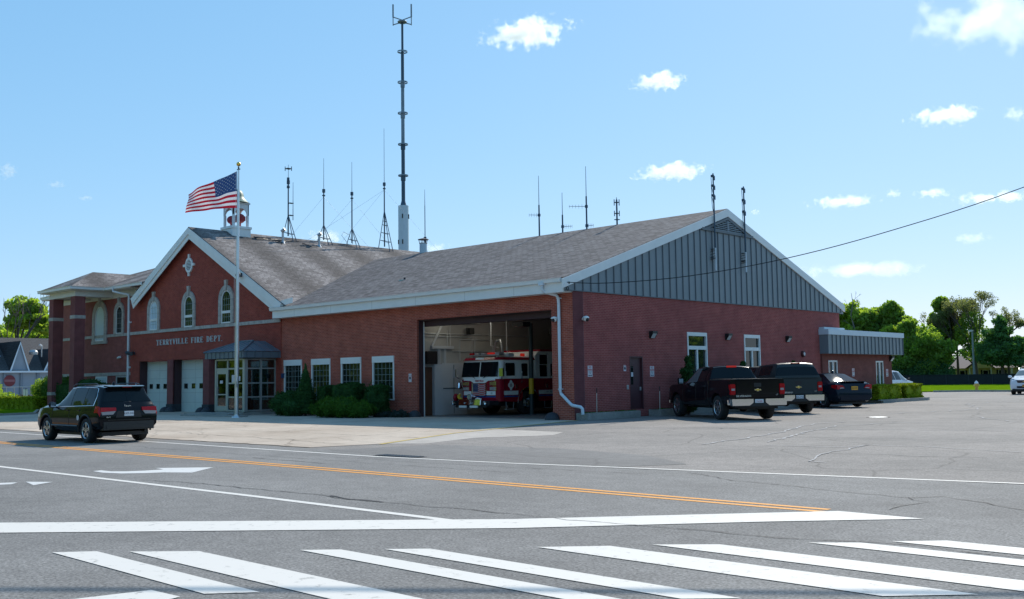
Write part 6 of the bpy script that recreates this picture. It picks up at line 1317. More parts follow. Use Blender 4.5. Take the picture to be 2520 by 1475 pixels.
# antennas on the bay ridge
def ridge_antenna(label, x, zj, zt, yagi=(), coll=()):
    t = thing('ridge_antenna', label, 'antenna', (x,YR,0)); mb = MB(); mb.cyl((0,0,ZR-.15),(0,0,zj),.045,.04,8); part('mast', mb, [MAST], t, True)
    mb = MB(); mb.cyl((0,0,zj),(0,0,zt),.02,.012,6); part('whip', mb, [MASTG], t)
    for z, L, n_ in yagi:
        mb = MB(); s = 1 if L > 0 else -1; d = Vector((.73,.68,0))*s; Ln = abs(L); e = d*Ln; mb.cyl((0,0,z),(e.x,e.y,z+.02),.014,.012,5)
        for i in range(n_): p = d*(Ln*(.25+.73*i/(n_-1))); h = .11-.008*i; mb.cyl((p.x,p.y,z-h*1.1),(p.x,p.y,z+h*1.1),.008,.008,4)
        mb.cyl((0,0,z-.07),(0,0,z+.07),.08,.08,8); part('yagi', mb, [MAST], t)
    for z, h in coll:
        mb = MB(); mb.box(-.09,.09,-.09,.09,z-.02,z+.02)
        for s in (-.09,.09): mb.box(s-.012,s+.012,-.02+s,.02+s,z-h,z+h)
        part('dipole', mb, [MAST], t)
    return t
ridge_antenna('ridge antenna on the bay roof with a short yagi pointing at the chimney', -11.7, 11.11, 12.74, ((10.55,-.56,4),))
ridge_antenna('lowest thin whip on the bay ridge with a tiny yagi at its foot', -10.03, 10.36, 11.57, ((9.72,.52,5),))
ridge_antenna('tall ridge whip with one long yagi and a tiny one at the ridge', -8.37, 11.14, 12.74, ((10.6,-.92,5),(9.58,.36,4)))
ridge_antenna('short stacked dipole antenna standing alone on the bay ridge near the gable peak', -6.38, 10.7, 10.82, (), ((10.55,.16),(9.98,.14),(9.66,.02)))
def gable_antenna(label, y, z0, zm, zt, dip):
    t = thing('gable_antenna', label, 'antenna', (0,y,0)); x = .17
    mb = MB(); mb.cyl((x,0,z0),(x,0,zm),.045,.045,8); part('white_pole', mb, [mat('pole_pale', (.55,.63,.70), .4)], t, True)
    mb = MB(); mb.cyl((x,0,zm-.1),(x,0,zt),.042,.03,8); part('mast', mb, [MAST], t, True)
    mb = MB()
    for z in (zm-.05,zm-.45,z0+.55): mb.box(.024,x+.02,-.16,.05,z-.015,z+.015)
    part('bracket', mb, [SEAM], t)
    for z in dip:
        mb = MB(); mb.box(x-.06,x+.06,-.11,.0,z-.05,z+.05); mb.tube([(x,-.05,z+.06),(x,-.18,z-.1),(x,-.14,z-.55),(x,-.05,z-.8)], .014, 5); mb.box(x-.015,x+.015,.05,.14,z-.18,z+.02); part('dipole', mb, [MAST], t)
    mb = MB()
    for k_ in range(4): mb.tube([(x,.03,zm-.1-k_*.13),(x+.04,-.14,zm-.15-k_*.12),(.06,-.26,zm-.2-k_*.12)], .012, 5)
    part('cable', mb, [BLACK], t)
gable_antenna('taller dark dipole mast bracketed to the grey gable siding, crossing the rake', 10.05, 6.40, 7.43, 10.88, (10.75,10.3,9.85))
gable_antenna('shorter dark dipole mast bracketed to the grey gable siding below the louvre', 12.73, 6.50, 7.45, 10.62, (10.5,9.95,9.4))
# overhead wire to the corner
mb = MB(); W = [(.16,-.5,5.22),(1.52,.37,5.14),(4.0,2.08,5.32),(6.92,4.08,5.87),(10.0,6.2,6.77),(13.72,8.75,8.14),(20,13.1,11.0),(30,20,16.0)]
P = [Vector(p) for p in W]; Q = []
for i in range(len(P)-1):
    p0, p1, p2, p3 = P[max(i-1,0)], P[i], P[i+1], P[min(i+2,len(P)-1)]
    for k_ in range(6):
        s = k_/6; Q.append(.5*((2*p1)+(p2-p0)*s+(2*p0-5*p1+4*p2-p3)*s*s+(3*p1-p0-3*p2+p3)*s**3))
Q.append(P[-1]); mb.tube(Q, .016, 5); t = top('overhead_wire', mb, [BLACK], 'thin black overhead wire sagging from the corner of the gable up into the sky', 'wire')
mb = MB(); mb.lathe([(.17,-.006),(.17,.006)], (0,0,0), 'z', 4) if 0 else None
mb.tube([(.06,-.40+.0,5.12),(.07,-.30,5.02),(.07,-.28,4.98),(.07,-.36,4.92),(.06,-.42,5.0),(.06,-.40,5.12)], .014, 5); mb.box(.02,.12,-.34,-.28,5.18,5.26); part('wire_anchor', mb, [BLACK], t)
# wall lights, cameras, alarm
def wall_light(x, y, z, label, n='x'):
    t = thing('wall_light', label, 'wall light', (x,y,z), 0, 'wall lights on the gable wall')
    mb = MB(); mb.box(0,.06,-.17,.17,-.15,.15); mb.box(.06,.20,-.17,.17,.05,.15); mb.prism([(.06,-.17,.05),(.20,-.17,.05),(.06,-.17,-.15)], (0,.03,0)); mb.prism([(.06,.14,.05),(.20,.14,.05),(.06,.14,-.15)], (0,.03,0)); part('housing', mb, [BLACK], t)
    part('lens', MB().prism([(.06,-.14,-.14),(.06,.14,-.14),(.19,.14,.045),(.19,-.14,.045)], (-.008,0,-.008)), [mat('lens_white', (.55,.58,.6), .3)], t)
wall_light(.0, 5.12, 3.36, 'black wedge wall light above the sign beside the maroon door'); wall_light(.0, 11.1, 3.40, 'black wedge wall light between the two tall gable windows'); wall_light(.0, 16.8, 3.40, 'black wedge wall light between the second gable window and the annex'); wall_light(.10, 29.05, 2.48, 'black wedge wall light under the annex mansard at its far corner')
def dome_camera(x, y, z, dx, dy, label):
    t = thing('security_camera', label, 'security camera', (x,y,z), math.atan2(dy,dx)); mb = MB(); mb.cyl((0,0,0),(.12,0,.0),.06,.06,10); mb.ball((.15,0,0), .105, 14, 0, (1,1,1)); mb.lathe([(.135,.02),(.14,.035),(.10,.09),(0,.12)], (.16,0,0), 'z', 14); part('housing', mb, [WHITE], t, True); part('dome', MB().ball((.22,0,-.035), .075, 12), [BLACK], t, True)
dome_camera(-.80, -.0, 3.87, 0, -1, 'white dome camera beside the downspout on the bay pier'); dome_camera(.014, .58, 3.87, 1, 0, 'white dome camera on the gable wall just round the corner from the bay')
t = thing('security_camera', 'small white bullet camera on the wall under the porch windows', 'security camera', (-37.7,YL,3.35)); mb = MB(); mb.box(-.03,.03,-.12,0,-.03,.03); mb.cyl((-.16,-.14,-.02),(.18,-.16,.04),.07,.07,10); part('housing', mb, [WHITE], t); part('lens', MB().cyl((-.165,-.14,-.02),(-.16,-.14,-.02),.05,.05,10), [BLACK], t)
t = thing('flood_light', 'dark twin flood light at the left end of the lettering above the garage door', 'flood light', (-35.3,YH,3.55)); mb = MB(); mb.box(-.12,.12,-.08,0,-.08,.08); mb.cyl((-.2,-.15,.0),(-.42,-.3,.05),.10,.12,10); mb.cyl((.1,-.15,.02),(.28,-.34,-.05),.10,.12,10); part('housing', mb, [DKSTEEL], t)
t = thing('flood_light', 'dark flood light on the white rake just beside the flagpole', 'flood light', (-22.45,-.52,7.35)); mb = MB(); mb.box(-.1,.1,-.1,0,-.1,.1); mb.cyl((0,-.1,0),(.18,-.3,-.05),.11,.14,10); part('housing', mb, [DKSTEEL], t)
t = thing('alarm_bell', 'round white-faced fire alarm on the gable wall above the parked pickups', 'alarm', (0,18.35,2.67)); mb = MB(); mb.lathe([(.16,0),(.16,.10),(.13,.13),(0,.13)], (0,0,0), 'x', 20); part('housing', mb, [mat('alarm_maroon', (.08,.02,.02), .5)], t, True); part('face', MB().lathe([(.09,.131),(0,.135)], (0,0,0), 'x', 18), [SIGNW], t)
t = thing('door_intercom', 'small blue and white intercom on the wall at the side of the vestibule', 'intercom', (-19.2,-.0,1.95)); part('housing', MB().box(-.12,.06,-.10,0,-.12,.10).box(-.02,.1,-.14,-.04,.06,.12), [mat('intercom_blue', (.03,.06,.16), .4)], t)
t = thing('card_reader', 'small metal key box on the brick beside the maroon door', 'key box', (0,3.36,1.2)); part('housing', MB().box(.0,.04,-.06,.06,-.09,.09), [ALU], t, bevel=.01)
# no-parking signs
def np_sign(x, y, z, label, w_=.31, h=.46, n='x', small=False):
    t = thing('wall_sign', label, 'sign', (x,y,z)); f = (lambda a,b,c: (.008+c, a, b)) if n == 'x' else (lambda a,b,c: (a, -.008-c, b))
    mb = MB(); 
    if n == 'x': mb.box(0,.006,-w_/2,w_/2,-h/2,h/2)
    else: mb.box(-w_/2,w_/2,-.006,0,-h/2,h/2)
    part('panel', mb, [SIGNW], t, bevel=.002)
    mb = MB(); e = .006
    for q in ((-w_/2,w_/2,h/2-e*2,h/2),(-w_/2,w_/2,-h/2,-h/2+e*2),(-w_/2,-w_/2+e*2,-h/2,h/2),(w_/2-e*2,w_/2,-h/2,h/2)):
        vs = [f(q[0],q[2],0),f(q[1],q[2],0),f(q[1],q[3],0),f(q[0],q[3],0)]; mb.poly(vs)
    part('border', mb, [INKR], t)
    if small:
        part('lettering', text_mb('NO SMOKING', .035, lambda a,b,c: f(a,b+.09,c), .9, .001), [INKR], t); mb = MB(); mb.add([f(.06*math.cos(a),.06*math.sin(a)-.01,.001) for a in np.linspace(0,2*PI,14)[:-1]], [tuple(range(13))]); part('symbol', mb, [INK], t)
    else:
        part('lettering', text_mb('NO', .12, lambda a,b,c: f(a,b+.15,c), .8, .001), [INKR], t); part('lettering', text_mb('PARKING', .085, lambda a,b,c: f(a,b+.055,c), .72, .001, bold=.002), [INKR], t); part('lettering', text_mb('FIRE CHIEF', .042, lambda a,b,c: f(a,b-.03,c), .9, .001), [INK], t); part('lettering', text_mb('ONLY', .042, lambda a,b,c: f(a,b-.085,c), .9, .001), [INK], t)
        mb = MB(); zc_ = -.165; pts = [(-.11,0),(-.06,.035),(-.06,.012),(.06,.012),(.06,.035),(.11,0),(.06,-.035),(.06,-.012),(-.06,-.012),(-.06,-.035)]; mb.poly([f(a,b+zc_,.001) for a,b in pts]); part('arrow', mb, [INK], t)
np_sign(.0, .98, 1.85, 'NO PARKING sign on the gable wall near the corner downspout'); np_sign(.0, 5.1, 1.83, 'NO PARKING sign on the gable wall just past the maroon door'); np_sign(.10, 24.0, 1.7, 'NO PARKING sign on the annex between its two windows'); np_sign(.10, 28.5, 1.65, 'NO PARKING sign at the far end of the annex wall'); np_sign(.0, 16.9, 2.05, 'white wall sign peeking over the camper shell', .55, .36)
np_sign(.0, 3.22, 1.97, 'small notice sign beside the maroon door', .19, .27, 'x', True); np_sign(-9.45, .0, 1.72, 'small warning sign on the brick beside the open bay', .22, .40, 'y', True); np_sign(-35.0, YH, 1.55, 'small sign beside the left garage door', .2, .34, 'y', True)
# planters along the gable wall with sticks
def planter(y0, y1, label):
    t = thing('planter', label, 'planter'); mb = MB(); x1 = .62
    mb.box(x1-.10,x1,y0,y1,-.02,.27); mb.box(.014,x1-.10,y0,y0+.10,-.02,.27); mb.box(.014,x1-.10,y1-.10,y1,-.02,.27); part('kerb', mb, [CONC_K], t, bevel=.02); part('soil', MB().box(.014,x1-.10,y0+.10,y1-.10,-.02,.23), [EARTH], t)
    leaves('ground_cover', [('b',.05,x1-.12,y0+.12,y1-.12,.22,.28)], 500, .035, L_SHRUB, t)
planter(.05, 3.4, 'low concrete kerb planter at the foot of the gable wall by the corner'); planter(4.75, 17.5, 'long low concrete kerb planter with small firs along the gable wall')
def stick(x, y, label): 
    t = thing('marker_stake', label, 'marker stake', (x,y,.22)); part('rod', MB().cyl((0,0,0),(.0,.02,.78),.014,.014,6), [ALU], t); part('tip', MB().cyl((0,.02,.78),(0,.026,.98),.018,.018,6), [BLACK], t)
stick(.12, 1.2, 'black-tipped metal marker stake in the planter by the corner downspout'); stick(.15, 5.38, 'black-tipped metal marker stake in the planter past the maroon door')

# ------------------------------------------------------------------ shrubs and hedges
def shrub(label, blobs, n, size, m, cat='shrub', name='shrub', core=.8, group=None, stem=True, **k):
    xs = np.mean([(b[1]+b[2])/2 if b[0] == 'b' else b[0] for b in blobs]); ys = np.mean([(b[3]+b[4])/2 if b[0] == 'b' else b[1] for b in blobs])
    t = thing(name, label, cat, (xs,ys,0), 0, group)
    bl = [('b',b[1]-xs,b[2]-xs,b[3]-ys,b[4]-ys,b[5],b[6]) if b[0] == 'b' else (b[0]-xs,b[1]-ys,*b[2:]) for b in blobs]
    leaves('foliage', bl, n, size, m, t, core=core, **k)
    if stem: part('stem', MB().cyl((0,0,-.02),(0,0,.4),.06,.05,7), [BARK], t)
    return t
shrub('dark clipped yew mound beside the vestibule steps', [(-17.35,-1.2,.55,.75,.75,.60),(-16.75,-1.1,.80,.55,.6,.42),(-16.15,-1.5,.40,.62,.65,.42)], 9000, .045, L_YEW, core=.86)
cone = [(-15.78,-1.1,.30+.195*i,max(.08,.66*(1-(i/10.9)**1.35)),max(.08,.62*(1-(i/10.9)**1.35)),.24) for i in range(11)]
shrub('dark green cone-shaped conifer standing between two clipped shrubs', cone, 9000, .04, L_YEW, 'conifer', 'cone_conifer', .85, None)
shrub('wide low clipped juniper mound in front of the bay windows', [(-13.1,-1.95,.38,.62,.62,.40),(-12.4,-2.0,.46,.75,.66,.47),(-11.5,-1.95,.46,.75,.66,.47),(-10.7,-1.8,.36,.62,.6,.40)], 11000, .045, L_SHRUB, core=.86)
shrub('flat topped box shrub under the third bay window', [('b',-15.0,-14.42,-1.0,-.4,.2,1.38)], 5000, .04, L_YEW, core=.9)
shrub('flat topped box shrub between the third and fourth bay windows', [('b',-13.85,-12.1,-1.05,-.4,.2,1.50)], 8000, .04, L_YEW, core=.9)
shrub('rounded box shrub at the end of the row before the open bay', [(-10.75,-.85,.86,.60,.55,.66),('b',-11.2,-10.35,-1.2,-.4,.2,1.36)], 7000, .04, L_YEW, core=.86)
shrub('flattened grey-green ground shrub at the foot of the brick pier', [(-9.6,-.6,.12,.75,.4,.18),(-10.4,-.8,.12,.6,.4,.16)], 1500, .05, leaf('leaf_grey', (.025,.04,.04), (.05,.07,.065), 4, .2), core=.7, stem=False)
def fir(x, y, h, r, label): shrub(label, [(x+random.uniform(-.06,.06),y+random.uniform(-.06,.06),.3+h*i/9*.92, max(.12,r*(1-(i/9.3)**2)*(1.0 if i else .8)+.04*(-1)**i), max(.12,r*(1-(i/9.3)**2)), h/13) for i in range(9)], 7000, .045, L_YEW, 'conifer', 'small_fir', .82)
fir(.70, 6.7, 2.45, .46, 'small bushy dark fir in front of the first gable window behind the black pickup'); fir(.52, 11.65, 2.2, .42, 'small fir peeking over the black pickup cab below the second gable window'); fir(.52, 16.4, 2.25, .42, 'small fir peeking above the camper shell by the white wall sign')
shrub('yellow-tipped clipped hedge at the far end of the annex', [('b',-.6,1.05,28.9,31.3,.18,.98)], 8500, .055, L_HEDGE, 'hedge', 'hedge', .93, stem=False); shrub('smaller yellow-tipped clipped hedge along the annex wall behind the saloon', [('b',.30,1.0,25.2,28.2,.16,.93),(.65,26.2,.9,.4,.9,.14)], 6500, .055, L_HEDGE, 'hedge', 'hedge', .93, stem=False)
t = thing('hedge_bed', 'kerbed bed under the clipped hedges beside the annex', 'planting bed'); mb = MB(); kerb_run(mb, [(1.25,24.8),(1.45,31.0),(1.2,31.9),(-1.5,32.2)], .16, -.02, .17); part('kerb', mb, [CONC_K], t); part('soil', MB().box(.12,1.26,24.8,31.4,-.02,.12), [EARTH], t)
shrub('long dark hedge under the porch windows behind the black SUV', [('b',-43.0,-36.4,-2.0,-.9,0,1.75),(-38.5,-1.45,1.7,1.6,.6,.35)], 7000, .06, L_YEW, 'hedge', 'hedge', .92, stem=False)
shrub('clipped low hedge with sunny yellow top at the lawn edge', [('b',-51.4,-44.3,-2.35,-1.45,0,.90)], 9000, .06, L_HEDGE, 'hedge', 'hedge', .93, stem=False); shrub('tall rounded dark hedge behind the low sunny hedge', [(-48.2,.4,1.2,1.7,.9,1.15),(-45.6,.3,1.2,1.9,.9,1.15)], 9000, .07, L_SHRUB, 'hedge', 'hedge', .88, stem=False)
shrub('pale green loose bush behind the back-to-back signs', [(-52.4,1.4,1.35,1.0,.8,.75)], 2600, .08, L_TREE1, core=0); shrub('pale green bush by the fence at the frame edge', [(-61.5,.8,1.2,1.2,1.0,1.1),(-60.0,1.6,.7,1.4,.8,.5)], 3000, .09, L_TREE1, core=0); shrub('dusty low flower bush in front of the blue house', [(-58.0,2.4,.5,1.8,1.0,.45)], 1600, .09, leaf('leaf_dusty', (.05,.045,.05), (.10,.10,.09), 3, .3), core=.6)
t = thing('sign_post', 'pair of blank white sign backs on one dark post behind the hedge', 'sign', (-50.6,-.55,0)); part('post', MB().cyl((0,0,0),(0,0,1.5),.035,.035,8), [DKSTEEL], t)
for dx in (-.42,.03): part('panel', MB().box(dx,dx+.38,-.03,-.02,.92,1.42), [WHITE], t, bevel=.01)
# chain fence at the frame edge
t = thing('chain_fence', 'grey chain-link fence with thin rails at the edge of the blue house', 'fence', (0,0,0)); mb = MB()
for i in range(6): x = -66+i*2.2; mb.cyl((x,3.2-.35*i*.6,0),(x,3.2-.35*i*.6,1.62),.035,.035,6)
part('post', mb, [STEEL], t); mb = MB(); mb.cyl((-66,3.2,1.6),(-55,2.15,1.6),.03,.03,6); mb.cyl((-66,3.2,.1),(-55,2.15,.1),.02,.02,5); part('rail', mb, [STEEL], t)

# ------------------------------------------------------------------ trees
def branch(mb, p, d, L, r, depth, spread=.55, tips=None):
    q = p+d*L; m = p+d*(L*.5)+Vector((random.uniform(-1,1),random.uniform(-1,1),random.uniform(-.3,.6)))*(L*.05)
    mb.tube([p,m,q], [r,r*.85,r*.68], 6 if depth > 1 else 4)
    if depth == 0:
        if tips is not None: tips.append(q)
        return
    for k_ in range(random.choice((2,3)) if depth > 1 else random.choice((2,3,3))):
        v = (d+Vector((random.gauss(0,spread),random.gauss(0,spread),random.gauss(.12,spread*.5)))).normalized(); branch(mb, q, v, L*random.uniform(.62,.86), r*.64, depth-1, spread, tips)
def tree(name, label, x, y, h, crowns, n, size, m, trunk=.2, bark=None, cat='tree', group=None, lean=0, limbs=True, **k):
    t = thing(name, label, cat, (x,y,0), 0, group); mb = MB(); zt = max(c[2] for c in crowns); z0 = min(c[2]-c[5] for c in crowns)
    mb.tube([(0,0,-.1),(lean*.3,0,z0*.6+.3),(lean,0,zt)], [trunk*1.25,trunk*.9,trunk*.25], 9)
    if limbs:
        for c in crowns: mb.tube([(lean*.4,0,max(.4,(z0+zt)*.32)),(c[0]*.55,c[1]*.5,c[2]*.75+.2),(c[0],c[1],c[2])], [trunk*.6,trunk*.4,trunk*.12], 6)
    part('trunk', mb, [bark or BARK], t, True); leaves('crown', clumped(crowns), int(n*1.35), size, m, t, **k); return t
# beyond the lot (about 115 m away)
tree('broad_tree', 'light green spreading tree just past the end of the big gable', -42.8, 117, 12.5, [(-1.2,0,10.6,2.2,2.2,2.0),(1.2,.5,10.9,1.6,2,1.6),(-.3,0,8.2,3.0,2.6,2.2),(.8,0,5.6,3.2,2.6,2.6),(-2.2,0,6,2,2,2.6)], 12000, .27, L_TREE1, .22, shell=.25)
tree('broad_tree', 'dense tree with a round sunny top between the bare tree and the gap of sky', -37.0, 119, 12.6, [(.2,0,11.0,1.5,1.5,1.5),(1.9,0,9.3,1.3,1.3,1.1),(-1.2,0,10.6,1.2,1.3,1.2),(0,0,8.8,2.3,1.8,1.2),(-.3,0,6.6,2.4,2.0,1.6),(2.4,0,8.0,1.0,1,.9)], 12000, .27, L_TREE2, .22, shell=.25)
tree('broad_tree', 'mid green bushy tree in front of the dense round topped tree', -39.6, 116.5, 11.6, [(0,0,9.4,1.6,1.5,1.9),(-.5,0,6.6,2.2,2,2.4),(1,0,5.0,2.4,2,2.2)], 9000, .27, L_TREE2, .2, shell=.25)
tree('ivy_tree', 'ivy-covered tree with a pale trunk beside the white pickup', -35.6, 114.5, 8.6, [(0,0,7.0,1.6,1.4,1.6),(-.6,0,4.8,1.7,1.5,1.9),(.7,0,3.0,1.4,1.3,1.9)], 6000, .22, L_TREE1, .24, BARKG)
tree('ivy_tree', 'ivy-covered leaning tree right of the pale-trunked one', -33.0, 114.0, 9.6, [(.2,0,8.0,1.3,1.3,1.4),(-.3,0,5.6,1.6,1.4,1.9),(.4,0,3.2,1.5,1.3,2.2)], 7000, .22, L_TREE2, .26, BARKG, lean=.3)
tree('round_tree', 'big round green tree with a dark shaded underside before the yellow house', -29.3, 114.5, 8.6, [(0,0,6.2,2.7,2.3,2.3),(-1.2,0,5.0,1.8,1.8,2.0),(1.2,0,5.0,1.9,1.8,2.0),(-.8,0,2.8,2.0,1.6,2.0)], 15000, .23, L_TREE2, .26, shell=.25)
tree('upright_tree', 'narrow upright tree rising behind the big round tree', -30.6, 121, 12.8, [(0,0,11.5,1.1,1.1,1.3),(-.3,0,9.6,1.4,1.3,1.5),(.2,0,7.4,1.5,1.4,1.7)], 7000, .25, L_TREE2, .2, shell=.25)
tree('upright_tree', 'pale fading tree between the upright tree and the tall wispy tree', -28.9, 122, 11.4, [(0,0,9.6,1.3,1.2,1.7),(0,0,7.2,1.6,1.4,1.8)], 3500, .2, L_TREE3, .18)
# tall wispy tree: real branching skeleton with sparse leaves at the tips
t = thing('wispy_tree', 'tall wispy tree with thin upward branches and sparse pale leaves behind the light pole', 'tree', (-25.9,120,0)); mb = MB(); tips = []
mb.tube([(0,0,-.1),(.1,0,1.6),(0,0,3.4)], [.42,.34,.30], 9)
for d in ((-.55,.1,1),(.62,0,.95),(.1,.3,1.1),(-.18,-.3,1.1),(.30,-.2,1.05),(-.35,.1,1.05),(.85,.1,.75),(-.8,0,.8)): branch(mb, Vector((0,0,2.6+random.random())), Vector(d).normalized(), 2.9, .12, 4, .24, tips)
part('trunk', mb, [mat('twig', (.10,.075,.065), .9)], t); bl = [(q.x,q.y,q.z,.50,.50,.48) for q in tips if q.z < 13.3]
leaves('crown', bl, 15000, .11, L_TREE3, t, shell=.2); leaves('lower_crown', [(-1.0,0,7.2,1.5,1.4,2.0),(1.0,0,6.4,1.7,1.4,2.0),(.2,0,4.6,2.0,1.4,1.2),(0,0,9,1.6,1.4,1.6)], 6500, .16, L_TREE2, t)
# bare grey tree in front of the left group
t = thing('bare_tree', 'thin leafless grey tree sticking up above the green trees past the gable', 'tree', (-41.3,115,0)); mb = MB(); mb.tube([(2.2,0,0),(1.2,0,5),(.3,0,8),(-.3,0,10.5),(.1,0,12.2),(-.1,0,13.8)], [.2,.17,.13,.09,.06,.02], 6)
for p, d in (((.2,0,8.4),(-1.6,.2,1.6)),((1.0,0,6),(1.4,0,1.6)),((-.2,0,10.8),(1,0,1.4)),((-.2,0,11),(-1.2,0,1.5)),((.05,0,12),(.6,0,1.3)),((.6,0,7.2),(-1.2,0,.6))): branch(mb, Vector(p), Vector(d).normalized(), 1.0, .035, 2, .4)
part('trunk', mb, [BARKG], t)
tree('conical_tree', 'dark dense cone-shaped tree in front of the yellow house at the frame edge', -20.3, 114, 9.3, [(0,0,8.0,.8,.9,1.2),(0,0,6.6,1.6,1.5,1.2),(-.6,0,5.2,2.1,1.8,1.3),(.8,0,5.2,2.1,1.8,1.3),(-.9,0,3.8,2.2,1.8,1.2),(1.0,0,3.6,2.5,1.8,1.3),(.0,0,4.4,2.6,1.9,1.6)], 17000, .22, L_TREE4, .26, shell=.25)
tree('broad_tree', 'pale olive tree at the very edge of the frame behind the white SUV', -16.8, 119, 9.6, [(0,0,8.0,1.4,1.3,1.5),(.5,0,6.0,2.2,1.8,1.9),(1.2,0,4.0,2.0,1.8,1.6)], 6000, .2, L_TREE3, .2)
tree('broad_tree', 'dark tree mass between the conical tree and the tall wispy tree', -22.6, 124, 7.4, [(0,0,6.0,1.3,1.2,1.4),(.6,0,4.4,1.6,1.4,1.6)], 4000, .2, L_TREE2, .2)
t = thing('tree_line', 'band of dark distant trees behind the far fence', 'trees', (0,0,0)); bl = [(x,133+random.uniform(-2,2),random.uniform(1.5,3.0),2.6,2,random.uniform(2.2,3.8)) for x in np.arange(-76,2,3.0)]
o = leaves('trees', bl, 12000, .34, L_TREE4, t, core=.75); o['kind'] = 'stuff'
for o_ in (t,): o_['kind'] = 'stuff'
shrub('dark undergrowth bushes along the far fence below the ivy trees', [(x,113.4,1.5+.5*math.sin(x),1.3,.8,1.7) for x in np.arange(-37.4,-27,1.1)], 12000, .17, L_TREE4, core=.6); shrub('dark thicket below the broad trees past the end of the annex', [(x,114.5,1.8,1.5,1.0,2.2) for x in np.arange(-50,-37,1.4)], 9000, .19, L_TREE4, core=.6)
# fence, house, light pole, hydrant beyond
t = thing('mesh_fence', 'long black mesh-covered chain fence at the back of the far lawn', 'fence', (0,0,0)); part('screen', MB().box(-36,12,111.98,112.02,.06,1.36), [FENCEM], t)
for i in range(17): part('post', MB().cyl((-36+i*3,111.93,0),(-36+i*3,111.93,1.42),.03,.03,6), [DKSTEEL], t)
part('rail', MB().cyl((-36,111.95,1.39),(12,111.95,1.39),.03,.03,5), [BLACK], t)
t = thing('yellow_house', 'low yellow house with a brown gabled roof and white porch posts beyond the fence', 'house', (0,0,0)); part('wall', MB().box(-31,-12,126,134,0,2.35), [HOUSEY], t); mb = MB()
mb.prism([(-31.5,125.4,2.3),(-31.5,130,4.2),(-31.5,134.5,2.3)], (20,0,0)); rf = part('roof', mb, [mat('roof_mauve', (.20,.16,.155), .9)], t); mb = MB(); mb.prism([(-28.6,125.2,2.3),(-26.85,125.2,3.62),(-25.1,125.2,2.3)], (0,4,0)); part('porch_gable', mb, [mat('gable_cream', (.62,.52,.30), .7)], t)
part('porch_roof', MB().prism([(-28.9,125.1,2.25),(-26.85,125.1,3.74),(-26.85,125.1,3.84),(-29.05,125.1,2.25)], (0,4.2,0)).prism([(-24.8,125.1,2.25),(-26.85,125.1,3.74),(-26.85,125.1,3.84),(-24.65,125.1,2.25)], (0,4.2,0)), [MATS['roof_mauve']], rf)
for x in (-28.4,-27.3,-25.4,-22.6): part('porch_post', MB().box(x-.07,x+.07,125.2,125.34,0,2.3), [WHITE], t)
for x in (-29.7,-26.4,-24.2,-21.0): wn = part('window', MB().box(x-.42,x+.42,125.95,126,.9,2.0), [WHITE], t); part('pane', MB().box(x-.34,x+.34,125.94,125.95,.97,1.93), [GLASSC], wn); part('shutter', MB().box(x+.44,x+.7,125.95,126,.9,2.0).box(x-.7,x-.44,125.95,126,.9,2.0), [BLACK], wn)
t = thing('light_pole', 'grey concrete light pole with a box lamp standing before the yellow house', 'light pole', (-23.55,112.8,0)); part('pole', MB().cyl((0,0,0),(0,0,7.2),.17,.11,10), [mat('pole_grey', (.22,.24,.25), .7)], t, True); part('lamp_head', MB().box(-.42,.10,-.2,.2,7.15,7.42), [STEEL], t, bevel=.04)
t = thing('fire_hydrant', 'yellow fire hydrant with a white cap on the far grass verge', 'fire hydrant', (-6.23,62.05,.02)); mb = MB(); mb.lathe([(.20,0),(.20,.05),(.135,.06),(.135,.58),(.17,.60),(.17,.64)], (0,0,0), 'z', 18); mb.cyl((-.24,0,.46),(.24,0,.46),.065,.065,12); mb.cyl((0,0,.42),(0,-.22,.42),.085,.085,12); part('barrel', mb, [HYD], t, True); part('cap', MB().lathe([(.165,.64),(.16,.70),(.11,.80),(.05,.84),(.05,.89),(0,.89)], (0,0,0), 'z', 18), [HYDB], t, True)
# blue house and trees on the other side
t = thing('blue_house', 'blue-grey house with steep dark shingled gable bays and a round maroon sign', 'house', (0,0,0)); part('wall', MB().box(-94,-80.1,2,26,0,3.15), [HOUSEB], t)
mb = MB(); mb.prism([(-79.7,2,3.1),(-87,2,6.8),(-94.4,2,3.1)], (0,24,0)); part('roof', mb, [SHG_G], t)
def bay(y0, y1, za_, L=6.5, x=-80.0, zb__=3.16):
    ym = (y0+y1)/2; mb = MB(); mb.prism([(x,y0,zb__),(x,y1,zb__),(x,ym,za_)], (-.1,0,0)); g = part('gable_bay', mb, [HOUSEB], t)
    mb = MB(); mb.prism([(x+.12,y0-.1,zb__-.1),(x+.12,ym,za_+.08),(x-L,ym,za_+.08),(x-L,y0-.1,zb__-.1)], (0,.0,.10)); mb.prism([(x+.12,y1+.1,zb__-.1),(x+.12,ym,za_+.08),(x-L,ym,za_+.08),(x-L,y1+.1,zb__-.1)], (0,.0,.10)); part('bay_roof', mb, [SHG_D], g)
    mb = MB()
    for ya in (y0-.12,y1+.12): mb.prism([(x+.10,ya,zb__-.08),(x+.10,ym,za_+.10),(x+.10,ym,za_-.16),(x+.10,ya+(.16 if ya < ym else -.16),zb__-.08)], (.06,0,0))
    part('rake_trim', mb, [mat('trim_blue_white', (.55,.66,.76), .5)], g)
bay(9.3, 11.05, 6.0); bay(12.55, 14.4, 5.3); bay(6.6, 9.6, 7.15, 4, -83.0, 4.2)
mb = MB(); mb.box(-80.1,-79.7,2,24,3.02,3.20); part('eave_trim', mb, [MATS['trim_blue_white']], t); mb = MB()
for y in (8.8,10.4,12.0): mb.box(-80.1,-79.95,y-.12,y+.12,0,3.02)
part('corner_board', mb, [mat('board_blue', (.16,.21,.27), .7)], t)
